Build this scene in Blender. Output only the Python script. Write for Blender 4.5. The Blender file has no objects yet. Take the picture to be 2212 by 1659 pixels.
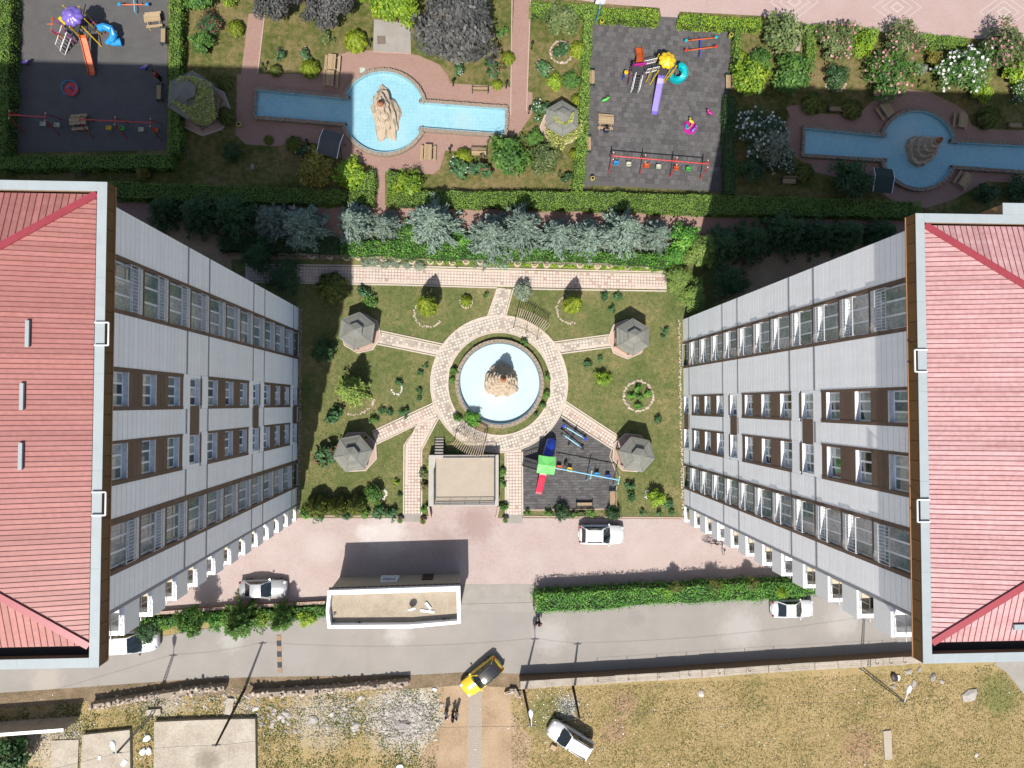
import bpy, math, random
import numpy as np
from mathutils import Vector, Matrix
random.seed(7); RNG = np.random.default_rng(7)
R_ = math.radians
S = bpy.context.scene
COL = S.collection
# ---------------------------------------------------------------- camera (drone looking almost straight down)
H, F, CX, CY, NX, NY = 66.0, 1475.0, 1106.0, 829.5, 1020.0, 872.0
_d = Vector((NX - CX, -(NY - CY), -F)).normalized()
_z = -_d
_x = (Vector((1, 0, 0)) - _z.x * _z).normalized()
_y = _z.cross(_x)
RC = Matrix((_x, _y, _z))
cam_d = bpy.data.cameras.new('camera'); cam = bpy.data.objects.new('camera', cam_d); COL.objects.link(cam)
cam.matrix_world = Matrix.Translation((0, 0, H)) @ RC.to_4x4()
cam_d.sensor_width = 36.0; cam_d.lens = 36.0 * F / 2212.0; cam_d.clip_start = 0.5; cam_d.clip_end = 1500
S.camera = cam
# ---------------------------------------------------------------- sky, sun, exposure
SUN_EL, SUN_DX, SUN_DY = R_(57.1), 0.205, 0.979        # light travels toward +x a little and +y
world = bpy.data.worlds.new('World'); S.world = world; world.use_nodes = True
_nt = world.node_tree; _nt.nodes.clear()
_sky = _nt.nodes.new('ShaderNodeTexSky'); _sky.sky_type = 'NISHITA'; _sky.sun_disc = False
_sky.sun_elevation = SUN_EL; _sky.sun_rotation = math.atan2(-SUN_DX, -SUN_DY)
_sky.air_density = 1.0; _sky.dust_density = 2.0; _sky.ozone_density = 1.0
_bg = _nt.nodes.new('ShaderNodeBackground'); _bg.inputs['Strength'].default_value = 0.084
_wo = _nt.nodes.new('ShaderNodeOutputWorld')
_nt.links.new(_sky.outputs[0], _bg.inputs[0]); _nt.links.new(_bg.outputs[0], _wo.inputs[0])
sun_d = bpy.data.lights.new('sun', 'SUN'); sun_d.energy = 3.9; sun_d.angle = R_(0.53); sun_d.color = (1.0, 0.955, 0.89)
sun = bpy.data.objects.new('sun', sun_d); COL.objects.link(sun); sun.location = (-20, -60, 90)
_l = Vector((SUN_DX * math.cos(SUN_EL), SUN_DY * math.cos(SUN_EL), -math.sin(SUN_EL)))
sun.rotation_euler = _l.to_track_quat('-Z', 'Y').to_euler()
vs = S.view_settings; vs.view_transform = 'Standard'; vs.look = 'None'; vs.exposure = 1.02; vs.gamma = 1.0; vs.use_curve_mapping = False
S.cycles.max_bounces = 5; S.cycles.diffuse_bounces = 3; S.cycles.transparent_max_bounces = 4
# ---------------------------------------------------------------- helpers
def W(px, py, z=0.0):
    v = RC @ Vector((px - CX, -(py - CY), -F)); t = (z - H) / v.z
    return (v.x * t, v.y * t)
def WP(pts, z=0.0): return [W(a, b, z) for a, b in pts]
MATS = {}
def nodes_of(m):
    m.use_nodes = True; nt = m.node_tree; return nt, nt.nodes['Principled BSDF']
def M(name, c1, c2=None, rough=0.8, scale=2.0, fine=25.0, contrast=0.25, metal=0.0, bump=0.0, bscale=30.0, spec=0.3, rnd=0.0, stretch=None):
    """plain surface: two colours mixed by broad + fine noise at world position; rnd = brightness change from piece to piece"""
    if name in MATS: return MATS[name]
    m = bpy.data.materials.new(name); nt, b = nodes_of(m); N, L = nt.nodes.new, nt.links.new
    if c2 is None: c2 = tuple(x * (1 - contrast) for x in c1)
    geo = N('ShaderNodeNewGeometry')
    n1 = N('ShaderNodeTexNoise'); n1.inputs['Scale'].default_value = scale; n1.inputs['Detail'].default_value = 6; n1.inputs['Roughness'].default_value = .65
    n2 = N('ShaderNodeTexNoise'); n2.inputs['Scale'].default_value = fine; n2.inputs['Detail'].default_value = 3
    if stretch:
        mp = N('ShaderNodeVectorMath'); mp.operation = 'MULTIPLY'; mp.inputs[1].default_value = stretch; L(geo.outputs['Position'], mp.inputs[0]); L(mp.outputs[0], n1.inputs['Vector'])
    else: L(geo.outputs['Position'], n1.inputs['Vector'])
    L(geo.outputs['Position'], n2.inputs['Vector'])
    ad = N('ShaderNodeMath'); ad.operation = 'MULTIPLY_ADD'; ad.inputs[1].default_value = 0.45; L(n2.outputs[0], ad.inputs[0])
    sc = N('ShaderNodeMath'); sc.operation = 'MULTIPLY'; sc.inputs[1].default_value = 0.55; L(n1.outputs[0], sc.inputs[0]); L(sc.outputs[0], ad.inputs[2])
    mr = N('ShaderNodeMapRange'); mr.inputs[1].default_value = .36; mr.inputs[2].default_value = .64; L(ad.outputs[0], mr.inputs[0])
    mx = N('ShaderNodeMix'); mx.data_type = 'RGBA'; mx.inputs[6].default_value = (*c1, 1); mx.inputs[7].default_value = (*c2, 1); L(mr.outputs[0], mx.inputs[0])
    out = mx.outputs[2]
    if rnd:
        oi = N('ShaderNodeObjectInfo'); r = N('ShaderNodeMapRange'); r.inputs[3].default_value = 1 - rnd; r.inputs[4].default_value = 1 + rnd
        sm = N('ShaderNodeMath'); L(oi.outputs['Random'], sm.inputs[0]); L(geo.outputs['Random Per Island'], sm.inputs[1])
        fr = N('ShaderNodeMath'); fr.operation = 'FRACT'; L(sm.outputs[0], fr.inputs[0]); L(fr.outputs[0], r.inputs[0])
        hv = N('ShaderNodeHueSaturation'); L(r.outputs[0], hv.inputs['Value']); L(out, hv.inputs['Color']); out = hv.outputs[0]
    L(out, b.inputs['Base Color']); b.inputs['Roughness'].default_value = rough; b.inputs['Metallic'].default_value = metal
    b.inputs['Specular IOR Level'].default_value = spec
    if bump:
        n3 = N('ShaderNodeTexNoise'); n3.inputs['Scale'].default_value = bscale; n3.inputs['Detail'].default_value = 4; L(geo.outputs['Position'], n3.inputs['Vector'])
        bp = N('ShaderNodeBump'); bp.inputs['Strength'].default_value = bump; bp.inputs['Distance'].default_value = .03; L(n3.outputs[0], bp.inputs['Height']); L(bp.outputs[0], b.inputs['Normal'])
    MATS[name] = m; return m
def MB_brick(name, c1, c2, cm, bw, bh, mortar=.006, rough=.85, stain=None, stain_scale=.35, off=.5):
    """small paver joints drawn by a brick texture at world position, with broad dirt"""
    if name in MATS: return MATS[name]
    m = bpy.data.materials.new(name); nt, b = nodes_of(m); N, L = nt.nodes.new, nt.links.new
    geo = N('ShaderNodeNewGeometry'); br = N('ShaderNodeTexBrick'); br.offset = off
    br.inputs['Color1'].default_value = (*c1, 1); br.inputs['Color2'].default_value = (*c2, 1); br.inputs['Mortar'].default_value = (*cm, 1)
    br.inputs['Scale'].default_value = 1; br.inputs['Mortar Size'].default_value = mortar; br.inputs['Brick Width'].default_value = bw; br.inputs['Row Height'].default_value = bh
    L(geo.outputs['Position'], br.inputs['Vector'])
    n1 = N('ShaderNodeTexNoise'); n1.inputs['Scale'].default_value = stain_scale; n1.inputs['Detail'].default_value = 8; n1.inputs['Roughness'].default_value = .7; L(geo.outputs['Position'], n1.inputs['Vector'])
    n2 = N('ShaderNodeTexNoise'); n2.inputs['Scale'].default_value = 7; n2.inputs['Detail'].default_value = 5; L(geo.outputs['Position'], n2.inputs['Vector'])
    mr = N('ShaderNodeMapRange'); mr.inputs[1].default_value = .40; mr.inputs[2].default_value = .68; L(n1.outputs[0], mr.inputs[0])
    mx = N('ShaderNodeMix'); mx.data_type = 'RGBA'; L(mr.outputs[0], mx.inputs[0]); L(br.outputs[0], mx.inputs[6])
    st = stain or tuple(x * .8 for x in c1); mx.inputs[7].default_value = (*st, 1)
    sc = N('ShaderNodeMath'); sc.operation = 'MULTIPLY'; sc.inputs[1].default_value = .55; L(mr.outputs[0], sc.inputs[0]); L(sc.outputs[0], mx.inputs[0])
    hv = N('ShaderNodeHueSaturation'); r = N('ShaderNodeMapRange'); r.inputs[1].default_value = .3; r.inputs[2].default_value = .7; r.inputs[3].default_value = .92; r.inputs[4].default_value = 1.07
    L(n2.outputs[0], r.inputs[0]); L(r.outputs[0], hv.inputs['Value']); L(mx.outputs[2], hv.inputs['Color'])
    L(hv.outputs[0], b.inputs['Base Color']); b.inputs['Roughness'].default_value = rough; b.inputs['Specular IOR Level'].default_value = .25
    bp = N('ShaderNodeBump'); bp.inputs['Strength'].default_value = .4; bp.inputs['Distance'].default_value = .01; bp.invert = True; L(br.outputs['Fac'], bp.inputs['Height']); L(bp.outputs[0], b.inputs['Normal'])
    MATS[name] = m; return m
def M_ramp(name, stops, scale=.5, fine=6.0, rough=.95, bump=.5, mid=.5, seed=0.0):
    """ground cover: colour ramp over mixed noises"""
    if name in MATS: return MATS[name]
    m = bpy.data.materials.new(name); nt, b = nodes_of(m); N, L = nt.nodes.new, nt.links.new
    geo = N('ShaderNodeNewGeometry'); ofs = N('ShaderNodeVectorMath'); ofs.inputs[1].default_value = (seed, seed * .7, 0); L(geo.outputs['Position'], ofs.inputs[0])
    acc = None
    for s, w in ((scale, .42), (fine, .30), (fine * 6, .28)):
        n = N('ShaderNodeTexNoise'); n.inputs['Scale'].default_value = s; n.inputs['Detail'].default_value = 5; n.inputs['Roughness'].default_value = .6; L(ofs.outputs[0], n.inputs['Vector'])
        mu = N('ShaderNodeMath'); mu.operation = 'MULTIPLY_ADD'; mu.inputs[1].default_value = w; L(n.outputs[0], mu.inputs[0])
        if acc is None: mu.inputs[2].default_value = 0
        else: L(acc, mu.inputs[2])
        acc = mu.outputs[0]
    mr = N('ShaderNodeMapRange'); mr.inputs[1].default_value = mid - .13; mr.inputs[2].default_value = mid + .13; L(acc, mr.inputs[0])
    rp = N('ShaderNodeValToRGB'); e = rp.color_ramp.elements
    while len(e) > 1: e.remove(e[0])
    e[0].position = stops[0][0]; e[0].color = (*stops[0][1], 1)
    for p, c in stops[1:]:
        q = e.new(p); q.color = (*c, 1)
    L(mr.outputs[0], rp.inputs[0]); L(rp.outputs[0], b.inputs['Base Color']); b.inputs['Roughness'].default_value = rough; b.inputs['Specular IOR Level'].default_value = .1
    if bump:
        n3 = N('ShaderNodeTexNoise'); n3.inputs['Scale'].default_value = 14; n3.inputs['Detail'].default_value = 6; L(geo.outputs['Position'], n3.inputs['Vector'])
        bp = N('ShaderNodeBump'); bp.inputs['Strength'].default_value = bump; bp.inputs['Distance'].default_value = .08; L(n3.outputs[0], bp.inputs['Height']); L(bp.outputs[0], b.inputs['Normal'])
    MATS[name] = m; return m
def M_leaf(name, stops, rough=.55, trans=.25, spec=.35):
    """leaves: each leaf takes its own colour from the ramp by a random number stored on its face"""
    if name in MATS: return MATS[name]
    m = bpy.data.materials.new(name); nt, b = nodes_of(m); N, L = nt.nodes.new, nt.links.new
    at = N('ShaderNodeAttribute'); at.attribute_name = 'tint'; rp = N('ShaderNodeValToRGB'); e = rp.color_ramp.elements
    while len(e) > 1: e.remove(e[0])
    e[0].position = stops[0][0]; e[0].color = (*stops[0][1], 1)
    for p, c in stops[1:]: e.new(p).color = (*c, 1)
    oi = N('ShaderNodeObjectInfo'); r = N('ShaderNodeMapRange'); r.inputs[3].default_value = .82; r.inputs[4].default_value = 1.18; L(oi.outputs['Random'], r.inputs[0])
    hv = N('ShaderNodeHueSaturation'); L(r.outputs[0], hv.inputs['Value']); L(at.outputs['Fac'], rp.inputs[0]); L(rp.outputs[0], hv.inputs['Color'])
    L(hv.outputs[0], b.inputs['Base Color']); b.inputs['Roughness'].default_value = rough; b.inputs['Specular IOR Level'].default_value = spec
    if trans:
        tr = N('ShaderNodeBsdfTranslucent'); L(hv.outputs[0], tr.inputs[0]); ms = N('ShaderNodeMixShader'); ms.inputs[0].default_value = trans
        L(b.outputs[0], ms.inputs[1]); L(tr.outputs[0], ms.inputs[2]); L(ms.outputs[0], nt.nodes['Material Output'].inputs[0])
    MATS[name] = m; return m
class MB:
    def __init__(s): s.v = []; s.f = []; s.m = []
    def add(s, vs, fs, mi=0):
        o = len(s.v); s.v.extend([tuple(q) for q in vs]); s.f.extend([tuple(i + o for i in q) for q in fs]); s.m.extend([mi] * len(fs)); return s
    def box(s, x0, x1, y0, y1, z0, z1, mi=0):
        return s.add([(x0,y0,z0),(x1,y0,z0),(x1,y1,z0),(x0,y1,z0),(x0,y0,z1),(x1,y0,z1),(x1,y1,z1),(x0,y1,z1)],
                     [(0,3,2,1),(4,5,6,7),(0,1,5,4),(1,2,6,5),(2,3,7,6),(3,0,4,7)], mi)
    def bar(s, p, q, w, h=None, mi=0, up=(0, 0, 1)):
        """rectangular bar from p to q"""
        h = h or w; p = Vector(p); q = Vector(q); t = (q - p).normalized(); u = Vector(up)
        if abs(t.dot(u)) > .98: u = Vector((1, 0, 0))
        a = t.cross(u).normalized() * (w / 2); b = a.cross(t).normalized() * (h / 2)
        vs = [p - a - b, p + a - b, p + a + b, p - a + b, q - a - b, q + a - b, q + a + b, q - a + b]
        return s.add(vs, [(0,1,2,3),(7,6,5,4),(0,4,5,1),(1,5,6,2),(2,6,7,3),(3,7,4,0)], mi)
    def tube(s, pts, r, n=8, mi=0, cap=True):
        pts = [Vector(p) for p in pts]; rs = r if isinstance(r, (list, tuple)) else [r] * len(pts); vs = []; fs = []
        ref = Vector((0, 0, 1))
        for i, p in enumerate(pts):
            t = (pts[min(i + 1, len(pts) - 1)] - pts[max(i - 1, 0)])
            t = t.normalized() if t.length > 1e-9 else Vector((0, 0, 1))
            u = ref if abs(t.dot(ref)) < .95 else Vector((1, 0, 0))
            a = t.cross(u).normalized(); b = t.cross(a).normalized()
            for k in range(n):
                g = 2 * math.pi * k / n; vs.append(p + (a * math.cos(g) + b * math.sin(g)) * rs[i])
        for i in range(len(pts) - 1):
            for k in range(n): fs.append((i*n+k, i*n+(k+1)%n, (i+1)*n+(k+1)%n, (i+1)*n+k))
        if cap: fs.append(tuple(range(n))[::-1]); fs.append(tuple((len(pts)-1)*n + k for k in range(n)))
        return s.add(vs, fs, mi)
    def lathe(s, prof, n=16, c=(0, 0), mi=0, wob=None):
        """profile of (r, z)"""
        vs = []; fs = []
        for r, z in prof:
            for k in range(n):
                g = 2 * math.pi * k / n; rr = r * (wob(g, z) if wob else 1); vs.append((c[0] + rr * math.cos(g), c[1] + rr * math.sin(g), z))
        for i in range(len(prof) - 1):
            for k in range(n): fs.append((i*n+k, i*n+(k+1)%n, (i+1)*n+(k+1)%n, (i+1)*n+k))
        fs.append(tuple(range(n))[::-1]); fs.append(tuple((len(prof)-1)*n + k for k in range(n)))
        return s.add(vs, fs, mi)
    def prism(s, poly, z0, z1, mi=0):
        a = sum(poly[i][0] * poly[(i+1) % len(poly)][1] - poly[(i+1) % len(poly)][0] * poly[i][1] for i in range(len(poly)))
        if a < 0: poly = poly[::-1]
        n = len(poly); vs = [(x, y, z0) for x, y in poly] + [(x, y, z1) for x, y in poly]
        fs = [tuple(range(n))[::-1], tuple(range(n, 2 * n))] + [(i, (i+1) % n, n + (i+1) % n, n + i) for i in range(n)]
        return s.add(vs, fs, mi)
    def strip(s, line, w, z0, z1, closed=False, mi=0):
        """a wall or kerb of width w along a polyline"""
        P = [Vector(p) for p in line]; n = len(P); L = []; Rr = []
        for i, p in enumerate(P):
            if closed: a, b = P[i - 1], P[(i + 1) % n]
            else: a, b = P[max(i - 1, 0)], P[min(i + 1, n - 1)]
            t = (b - a).normalized(); q = Vector((-t.y, t.x)); 
            L.append(p + q * w / 2); Rr.append(p - q * w / 2)
        m = n if closed else n - 1
        vs = []
        for i in range(n): vs += [(L[i].x, L[i].y, z0), (Rr[i].x, Rr[i].y, z0), (Rr[i].x, Rr[i].y, z1), (L[i].x, L[i].y, z1)]
        fs = []
        for i in range(m):
            a = 4 * i; b = 4 * ((i + 1) % n)
            for k in range(4): fs.append((a + k, b + k, b + (k + 1) % 4, a + (k + 1) % 4))
        if not closed: fs += [(0, 1, 2, 3), (4*(n-1)+3, 4*(n-1)+2, 4*(n-1)+1, 4*(n-1))]
        return s.add(vs, fs, mi)
    def mesh(s, name, mats, smooth=False):
        me = bpy.data.meshes.new(name); me.from_pydata(s.v, [], s.f)
        if not isinstance(mats, (list, tuple)): mats = [mats]
        for m in mats: me.materials.append(m)
        if len(mats) > 1: me.polygons.foreach_set('material_index', s.m)
        if smooth: me.polygons.foreach_set('use_smooth', [True] * len(me.polygons))
        me.update(); return me
    def build(s, name, mats, parent=None, loc=(0, 0, 0), rz=0, smooth=False):
        return ob(name, s.mesh(name, mats, smooth), parent, loc, rz)
def ob(name, me, parent=None, loc=(0, 0, 0), rz=0, sc=None):
    o = bpy.data.objects.new(name, me); COL.objects.link(o); o.location = loc
    if rz: o.rotation_euler = (0, 0, rz)
    if sc: o.scale = sc
    if parent: o.parent = parent
    return o
def tag(o, label, cat, group=None):
    o['label'] = label; o['category'] = cat
    if group: o['group'] = group
    return o
def thing(name, label, cat, loc=(0, 0, 0), rz=0, group=None):
    if len(loc) == 2: loc = (loc[0], loc[1], 0)
    return tag(ob(name, None, None, loc, rz), label, cat, group)
def struct(o): o['kind'] = 'structure'; return o
def stuff(o): o['kind'] = 'stuff'; return o
def copy_tree(o, parent=None):
    c = o.copy(); COL.objects.link(c); c.parent = parent
    for ch in list(o.children): copy_tree(ch, c)
    return c
def place(proto, used, loc, rz, label, group=None, sc=None):
    """first call moves the prototype itself, later ones copy it with its parts"""
    o = proto if not used else copy_tree(proto); used.append(1)
    if len(loc) == 2: loc = (loc[0], loc[1], 0)
    o.location = loc; o.rotation_euler = (0, 0, rz); o['label'] = label
    if sc: o.scale = (sc, sc, sc) if not isinstance(sc, tuple) else sc
    if group: o['group'] = group
    return o
_cubes = {}
def cube(mat):
    if mat.name not in _cubes: _cubes[mat.name] = MB().box(-.5, .5, -.5, .5, -.5, .5).mesh('block', mat)
    return _cubes[mat.name]
def bx(name, parent, mat, x0, x1, y0, y1, z0, z1):
    """one box piece: every box of a material shares one mesh"""
    return ob(name, cube(mat), parent, ((x0+x1)/2, (y0+y1)/2, (z0+z1)/2), 0, (abs(x1-x0), abs(y1-y0), abs(z1-z0)))
SHEETS = {}
OPEN_GROUND = ('park_lawn', 'lawn', 'shade_bed', 'dirt_track')
def sheet(name, pts, z0, z1, mat, world_pts=False):
    p = pts if world_pts else WP(pts)
    if name not in OPEN_GROUND: SHEETS.setdefault(name, []).append(p)
    return struct(MB().prism(p, z0, z1).build(name, mat))
def inside(poly, x, y):
    x = np.asarray(x, float); y = np.asarray(y, float); r = np.zeros(x.shape, bool); n = len(poly)
    for i in range(n):
        x0, y0 = poly[i]; x1, y1 = poly[(i + 1) % n]
        if y0 == y1: continue
        r ^= ((y0 > y) != (y1 > y)) & (x < (x1 - x0) * (y - y0) / (y1 - y0) + x0)
    return r
def np_mesh(name, V, nv, mats, tint=None, midx=None):
    """V: (n, nv, 3) array of separate faces"""
    n = V.shape[0]; me = bpy.data.meshes.new(name); me.vertices.add(n * nv); me.vertices.foreach_set('co', V.reshape(-1).astype(np.float32))
    me.loops.add(n * nv); me.loops.foreach_set('vertex_index', np.arange(n * nv, dtype=np.int32))
    me.polygons.add(n); me.polygons.foreach_set('loop_start', np.arange(0, n * nv, nv, dtype=np.int32))
    me.polygons.foreach_set('loop_total', np.full(n, nv, dtype=np.int32))
    for m in (mats if isinstance(mats, (list, tuple)) else [mats]): me.materials.append(m)
    if midx is not None: me.polygons.foreach_set('material_index', midx.astype(np.int32))
    if tint is not None:
        a = me.attributes.new('tint', 'FLOAT', 'FACE'); a.data.foreach_set('value', tint.astype(np.float32))
    me.update(calc_edges=True); return me
def tile_field(parent, name, poly, tw, th, ztop, mats, ang=0.0, bond=0.0, thick=.03, limit=300, gap=.018, disc=0.0, origin=None, keep=1.0, mid=None):
    """pavers laid over a sheet: the ones nearest the camera's foot as single pieces, the rest as one part"""
    o = origin or poly[0]; ca, sa = math.cos(ang), math.sin(ang)
    loc = [((x-o[0])*ca + (y-o[1])*sa, -(x-o[0])*sa + (y-o[1])*ca) for x, y in poly]
    x0, x1 = min(p[0] for p in loc), max(p[0] for p in loc); y0, y1 = min(p[1] for p in loc), max(p[1] for p in loc)
    cells = []
    for j in range(int((y1-y0)/th) + 1):
        for i in range(-1, int((x1-x0)/tw) + 1):
            cx = x0 + (i + .5 + (bond * (j % 2))) * tw; cy = y0 + (j + .5) * th; cells.append((cx, cy))
    c = np.array(cells); ok = np.ones(len(c), bool)
    for dx, dy in ((-.42, -.42), (.42, -.42), (-.42, .42), (.42, .42)): ok &= inside(loc, c[:, 0] + dx*tw, c[:, 1] + dy*th)
    c = c[ok]; wx = o[0] + c[:, 0]*ca - c[:, 1]*sa; wy = o[1] + c[:, 0]*sa + c[:, 1]*ca
    ordr = np.argsort(np.hypot(wx, wy))
    if not isinstance(mats, (list, tuple)): mats = [mats]
    def shape(mb, disc_on, ox=0, oy=0, oz=0, rot=0.0):
        a, b = tw/2 - gap/2, th/2 - gap/2; k = len(mb.v); mb.box(-a, a, -b, b, -thick, 0)
        if disc_on: 
            n = 9; mb.add([(disc*math.cos(2*math.pi*q/n), disc*math.sin(2*math.pi*q/n), .004) for q in range(n)], [tuple(range(n))], 1)
        if rot or ox or oy:
            cr, sr = math.cos(rot), math.sin(rot)
            for q in range(k, len(mb.v)):
                x, y, z = mb.v[q]; mb.v[q] = (ox + x*cr - y*sr, oy + x*sr + y*cr, oz + z)
    vs_ = []
    for dsc in ((True, False) if disc else (False,)):
        t = MB(); shape(t, dsc); vs_.append(t.mesh(name, mats))
    rest = MB()
    for n, q in enumerate(ordr):
        dsc = disc and random.random() < keep; dz = random.uniform(-.006, .006)
        if n < limit: ob(name, vs_[0] if (dsc or not disc) else vs_[1], parent, (wx[q], wy[q], ztop + dz), ang)
        else: shape(rest, dsc, wx[q], wy[q], ztop + dz, ang)
    if rest.v: stuff(rest.build(name + '_field', mats, parent))
# ================================================================ materials of the setting
m_soil = M_ramp('bare_soil', [(0, (0.180, 0.122, 0.076)), (.5, (0.266, 0.191, 0.122)), (1, (0.324, 0.245, 0.169))], scale=.4)
m_lot = M_ramp('dry_lot', [(0, (0.072, 0.084, 0.028)), (.16, (0.137, 0.123, 0.049)), (.34, (0.223, 0.170, 0.077)), (.75, (0.266, 0.201, 0.101)), (1, (0.288, 0.204, 0.126))], scale=.16, fine=2.2, seed=31)
m_lawn = M_ramp('courtyard_turf', [(0, (0.048, 0.068, 0.019)), (.4, (0.086, 0.101, 0.035)), (.72, (0.143, 0.129, 0.056)), (1, (0.216, 0.161, 0.086))], scale=.22, fine=2.0, seed=5)
m_park = M_ramp('park_turf', [(0, (0.033, 0.047, 0.010)), (.38, (0.071, 0.079, 0.022)), (.68, (0.137, 0.109, 0.049)), (1, (0.175, 0.120, 0.071))], scale=.25, fine=2.0, seed=12)
m_asph = M('asphalt', (0.224, 0.207, 0.187), (0.184, 0.170, 0.154), rough=.9, scale=.35, fine=40, bump=.2)
m_conc = M('concrete', (0.246, 0.230, 0.208), (0.186, 0.170, 0.148), rough=.9, scale=.8, bump=.15)
m_slab = M('stained_concrete', (0.338, 0.302, 0.248), (0.223, 0.191, 0.148), rough=.92, scale=.6, fine=6, bump=.25)
m_drive = MB_brick('drive_pavers', (0.317, 0.247, 0.226), (0.292, 0.225, 0.206), (0.229, 0.191, 0.176), .20, .10, stain=(0.349, 0.304, 0.283))
m_brick = MB_brick('park_pavers', (0.240, 0.148, 0.117), (0.213, 0.129, 0.104), (0.164, 0.109, 0.090), .20, .10, stain=(0.252, 0.170, 0.143))
m_plaza = MB_brick('plaza_pavers', (0.307, 0.219, 0.197), (0.284, 0.202, 0.184), (0.240, 0.186, 0.170), .20, .10, stain=(0.328, 0.252, 0.230))
m_rub = M('rubber_mat', (0.082, 0.079, 0.078), (0.051, 0.048, 0.048), rough=.85, scale=3, fine=18, contrast=.4, rnd=.26)
m_rubflat = M('rubber_floor', (0.079, 0.076, 0.074), (0.055, 0.052, 0.051), rough=.85, scale=.7, fine=12)
m_pink = M('pink_paver', (0.343, 0.245, 0.205), (0.287, 0.205, 0.171), rough=.85, scale=2, fine=10, rnd=.18)
m_greypv = M('worn_paver', (0.306, 0.263, 0.220), (0.257, 0.220, 0.184), rough=.85, scale=2, fine=10, rnd=.18)
m_wdisc = M('white_disc', (0.441, 0.410, 0.355), (0.355, 0.318, 0.269), rough=.8, scale=1.2, fine=9)
m_kerb = M('pink_kerb', (0.328, 0.246, 0.208), (0.274, 0.197, 0.164), rough=.8, scale=3)
m_kerbw = M('pale_kerb', (0.416, 0.361, 0.306), (0.337, 0.282, 0.233), rough=.8, scale=3)
m_stone = M('rough_stone', (0.257, 0.213, 0.170), (0.164, 0.129, 0.099), rough=.95, scale=5, fine=22, bump=.8, bscale=18)
m_white = M('white_paint', (0.622, 0.622, 0.622), (0.560, 0.560, 0.552), rough=.5, scale=2)
m_black = M('black_iron', (0.014, 0.015, 0.016), rough=.5)
m_wood = M('bench_wood', (0.302, 0.223, 0.133), (0.216, 0.151, 0.086), rough=.7, scale=6, rnd=.15)
m_dgreen = M('green_iron', (0.009, 0.032, 0.026), rough=.5)
# ================================================================ ground sheets
g = MB(); g.prism([(-300, -300), (300, -300), (300, 300), (-300, 300)], -1.0, -0.02); struct(g.build('ground', m_lot))
sheet('park_lawn', [(-120, 470), (-120, -120), (2340, -120), (2340, 520)], -.5, .0, m_park)
sheet('lawn', [(500, 560), (1560, 560), (1560, 1118), (500, 1118)], -.5, .012, m_lawn)
sheet('shade_bed', [(230, 480), (760, 480), (760, 576), (1440, 590), (1440, 545), (1980, 545), (1980, 640), (1470, 640), (1470, 690), (500, 690), (500, 600), (230, 600)], -.5, .006, m_soil)
sheet('brick_path', [(200, 428), (700, 440), (1300, 455), (1990, 478), (1990, 520), (1300, 500), (700, 490), (200, 476)], -.3, .022, m_brick)
yard = sheet('paved_yard', [(330, 1119), (1130, 1119), (1480, 1121), (1830, 1124), (1830, 1262), (1155, 1275), (1155, 1268), (995, 1268), (995, 1290), (330, 1322)], -.4, .016, m_drive)
sheet('garage_ramp', [(932, 1085), (1073, 1085), (1076, 1121), (928, 1121)], -.4, .021, m_drive)
sheet('concrete_apron', [(990, 1262), (1158, 1262), (1158, 1324), (990, 1316)], -.3, .024, m_conc)
road = sheet('road', [(-120, 1505), (-120, 1418), (200, 1400), (480, 1352), (705, 1330), (995, 1308), (1155, 1316), (1400, 1302), (1700, 1286), (1980, 1262), (2340, 1240),
                      (2340, 1396), (1990, 1414), (1500, 1442), (1120, 1455), (1000, 1452), (890, 1458), (560, 1462), (400, 1468), (210, 1482)], -.3, .008, m_asph)
sheet('side_road', [(2150, 1437), (2172, 1450), (2230, 1520), (2340, 1560), (2340, 1400), (2150, 1410)], -.3, .004, m_conc)
sheet('road_verge', [(-120, 1503), (210, 1479), (400, 1465), (560, 1459), (890, 1455), (1000, 1449), (1120, 1452), (1500, 1439), (1990, 1411), (1990, 1432), (1500, 1462), (1120, 1486), (1000, 1480), (890, 1488), (560, 1500), (400, 1504), (210, 1515), (-120, 1540)], -.3, -.008, M_ramp('verge_soil', [(0, (0.054, 0.061, 0.022)), (.3, (0.108, 0.083, 0.050)), (.7, (0.173, 0.126, 0.083)), (1, (0.238, 0.180, 0.122))], scale=.6, seed=17))
sheet('dirt_track', [(935, 1470), (1118, 1470), (1100, 1530), (1150, 1600), (1120, 1720), (880, 1720), (905, 1640), (960, 1560)], -.3, -.012, m_soil)
sheet('paver_strip', [(1012, 1482), (1041, 1482), (1041, 1720), (1009, 1720)], -.3, -.004, MB_brick('grey_pavers', (0.259, 0.230, 0.194), (0.238, 0.209, 0.176), (0.173, 0.144, 0.115), .2, .2, mortar=.01, stain=(0.238, 0.187, 0.137)))
sheet('plaza', [(1240, -120), (1240, -2), (1300, 8), (1425, 17), (1428, 36), (1465, 38), (1468, 25), (1640, 34), (1690, 40), (1700, 110), (1728, 110), (1733, 55), (1990, 75), (2340, 100), (2340, -120)], -.3, .014, m_plaza)
# pale diamonds laid into the plaza paving
pl = bpy.data.objects['plaza']
for k, (cx, cy) in enumerate(((1938, 16), (2168, 26), (1716, 4))):
    for i, r in enumerate((1.0, .62, .26)):
        mb = MB(); w = .17 if i < 2 else .26
        q = [W(cx - 52*r, cy), W(cx, cy - 38*r), W(cx + 52*r, cy), W(cx, cy + 38*r)]
        mb.strip(q, w, .014, .019, closed=True); mb.build('paving_band', M('pale_paver', (0.338, 0.288, 0.266), (0.310, 0.259, 0.238), scale=3), pl)
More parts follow.
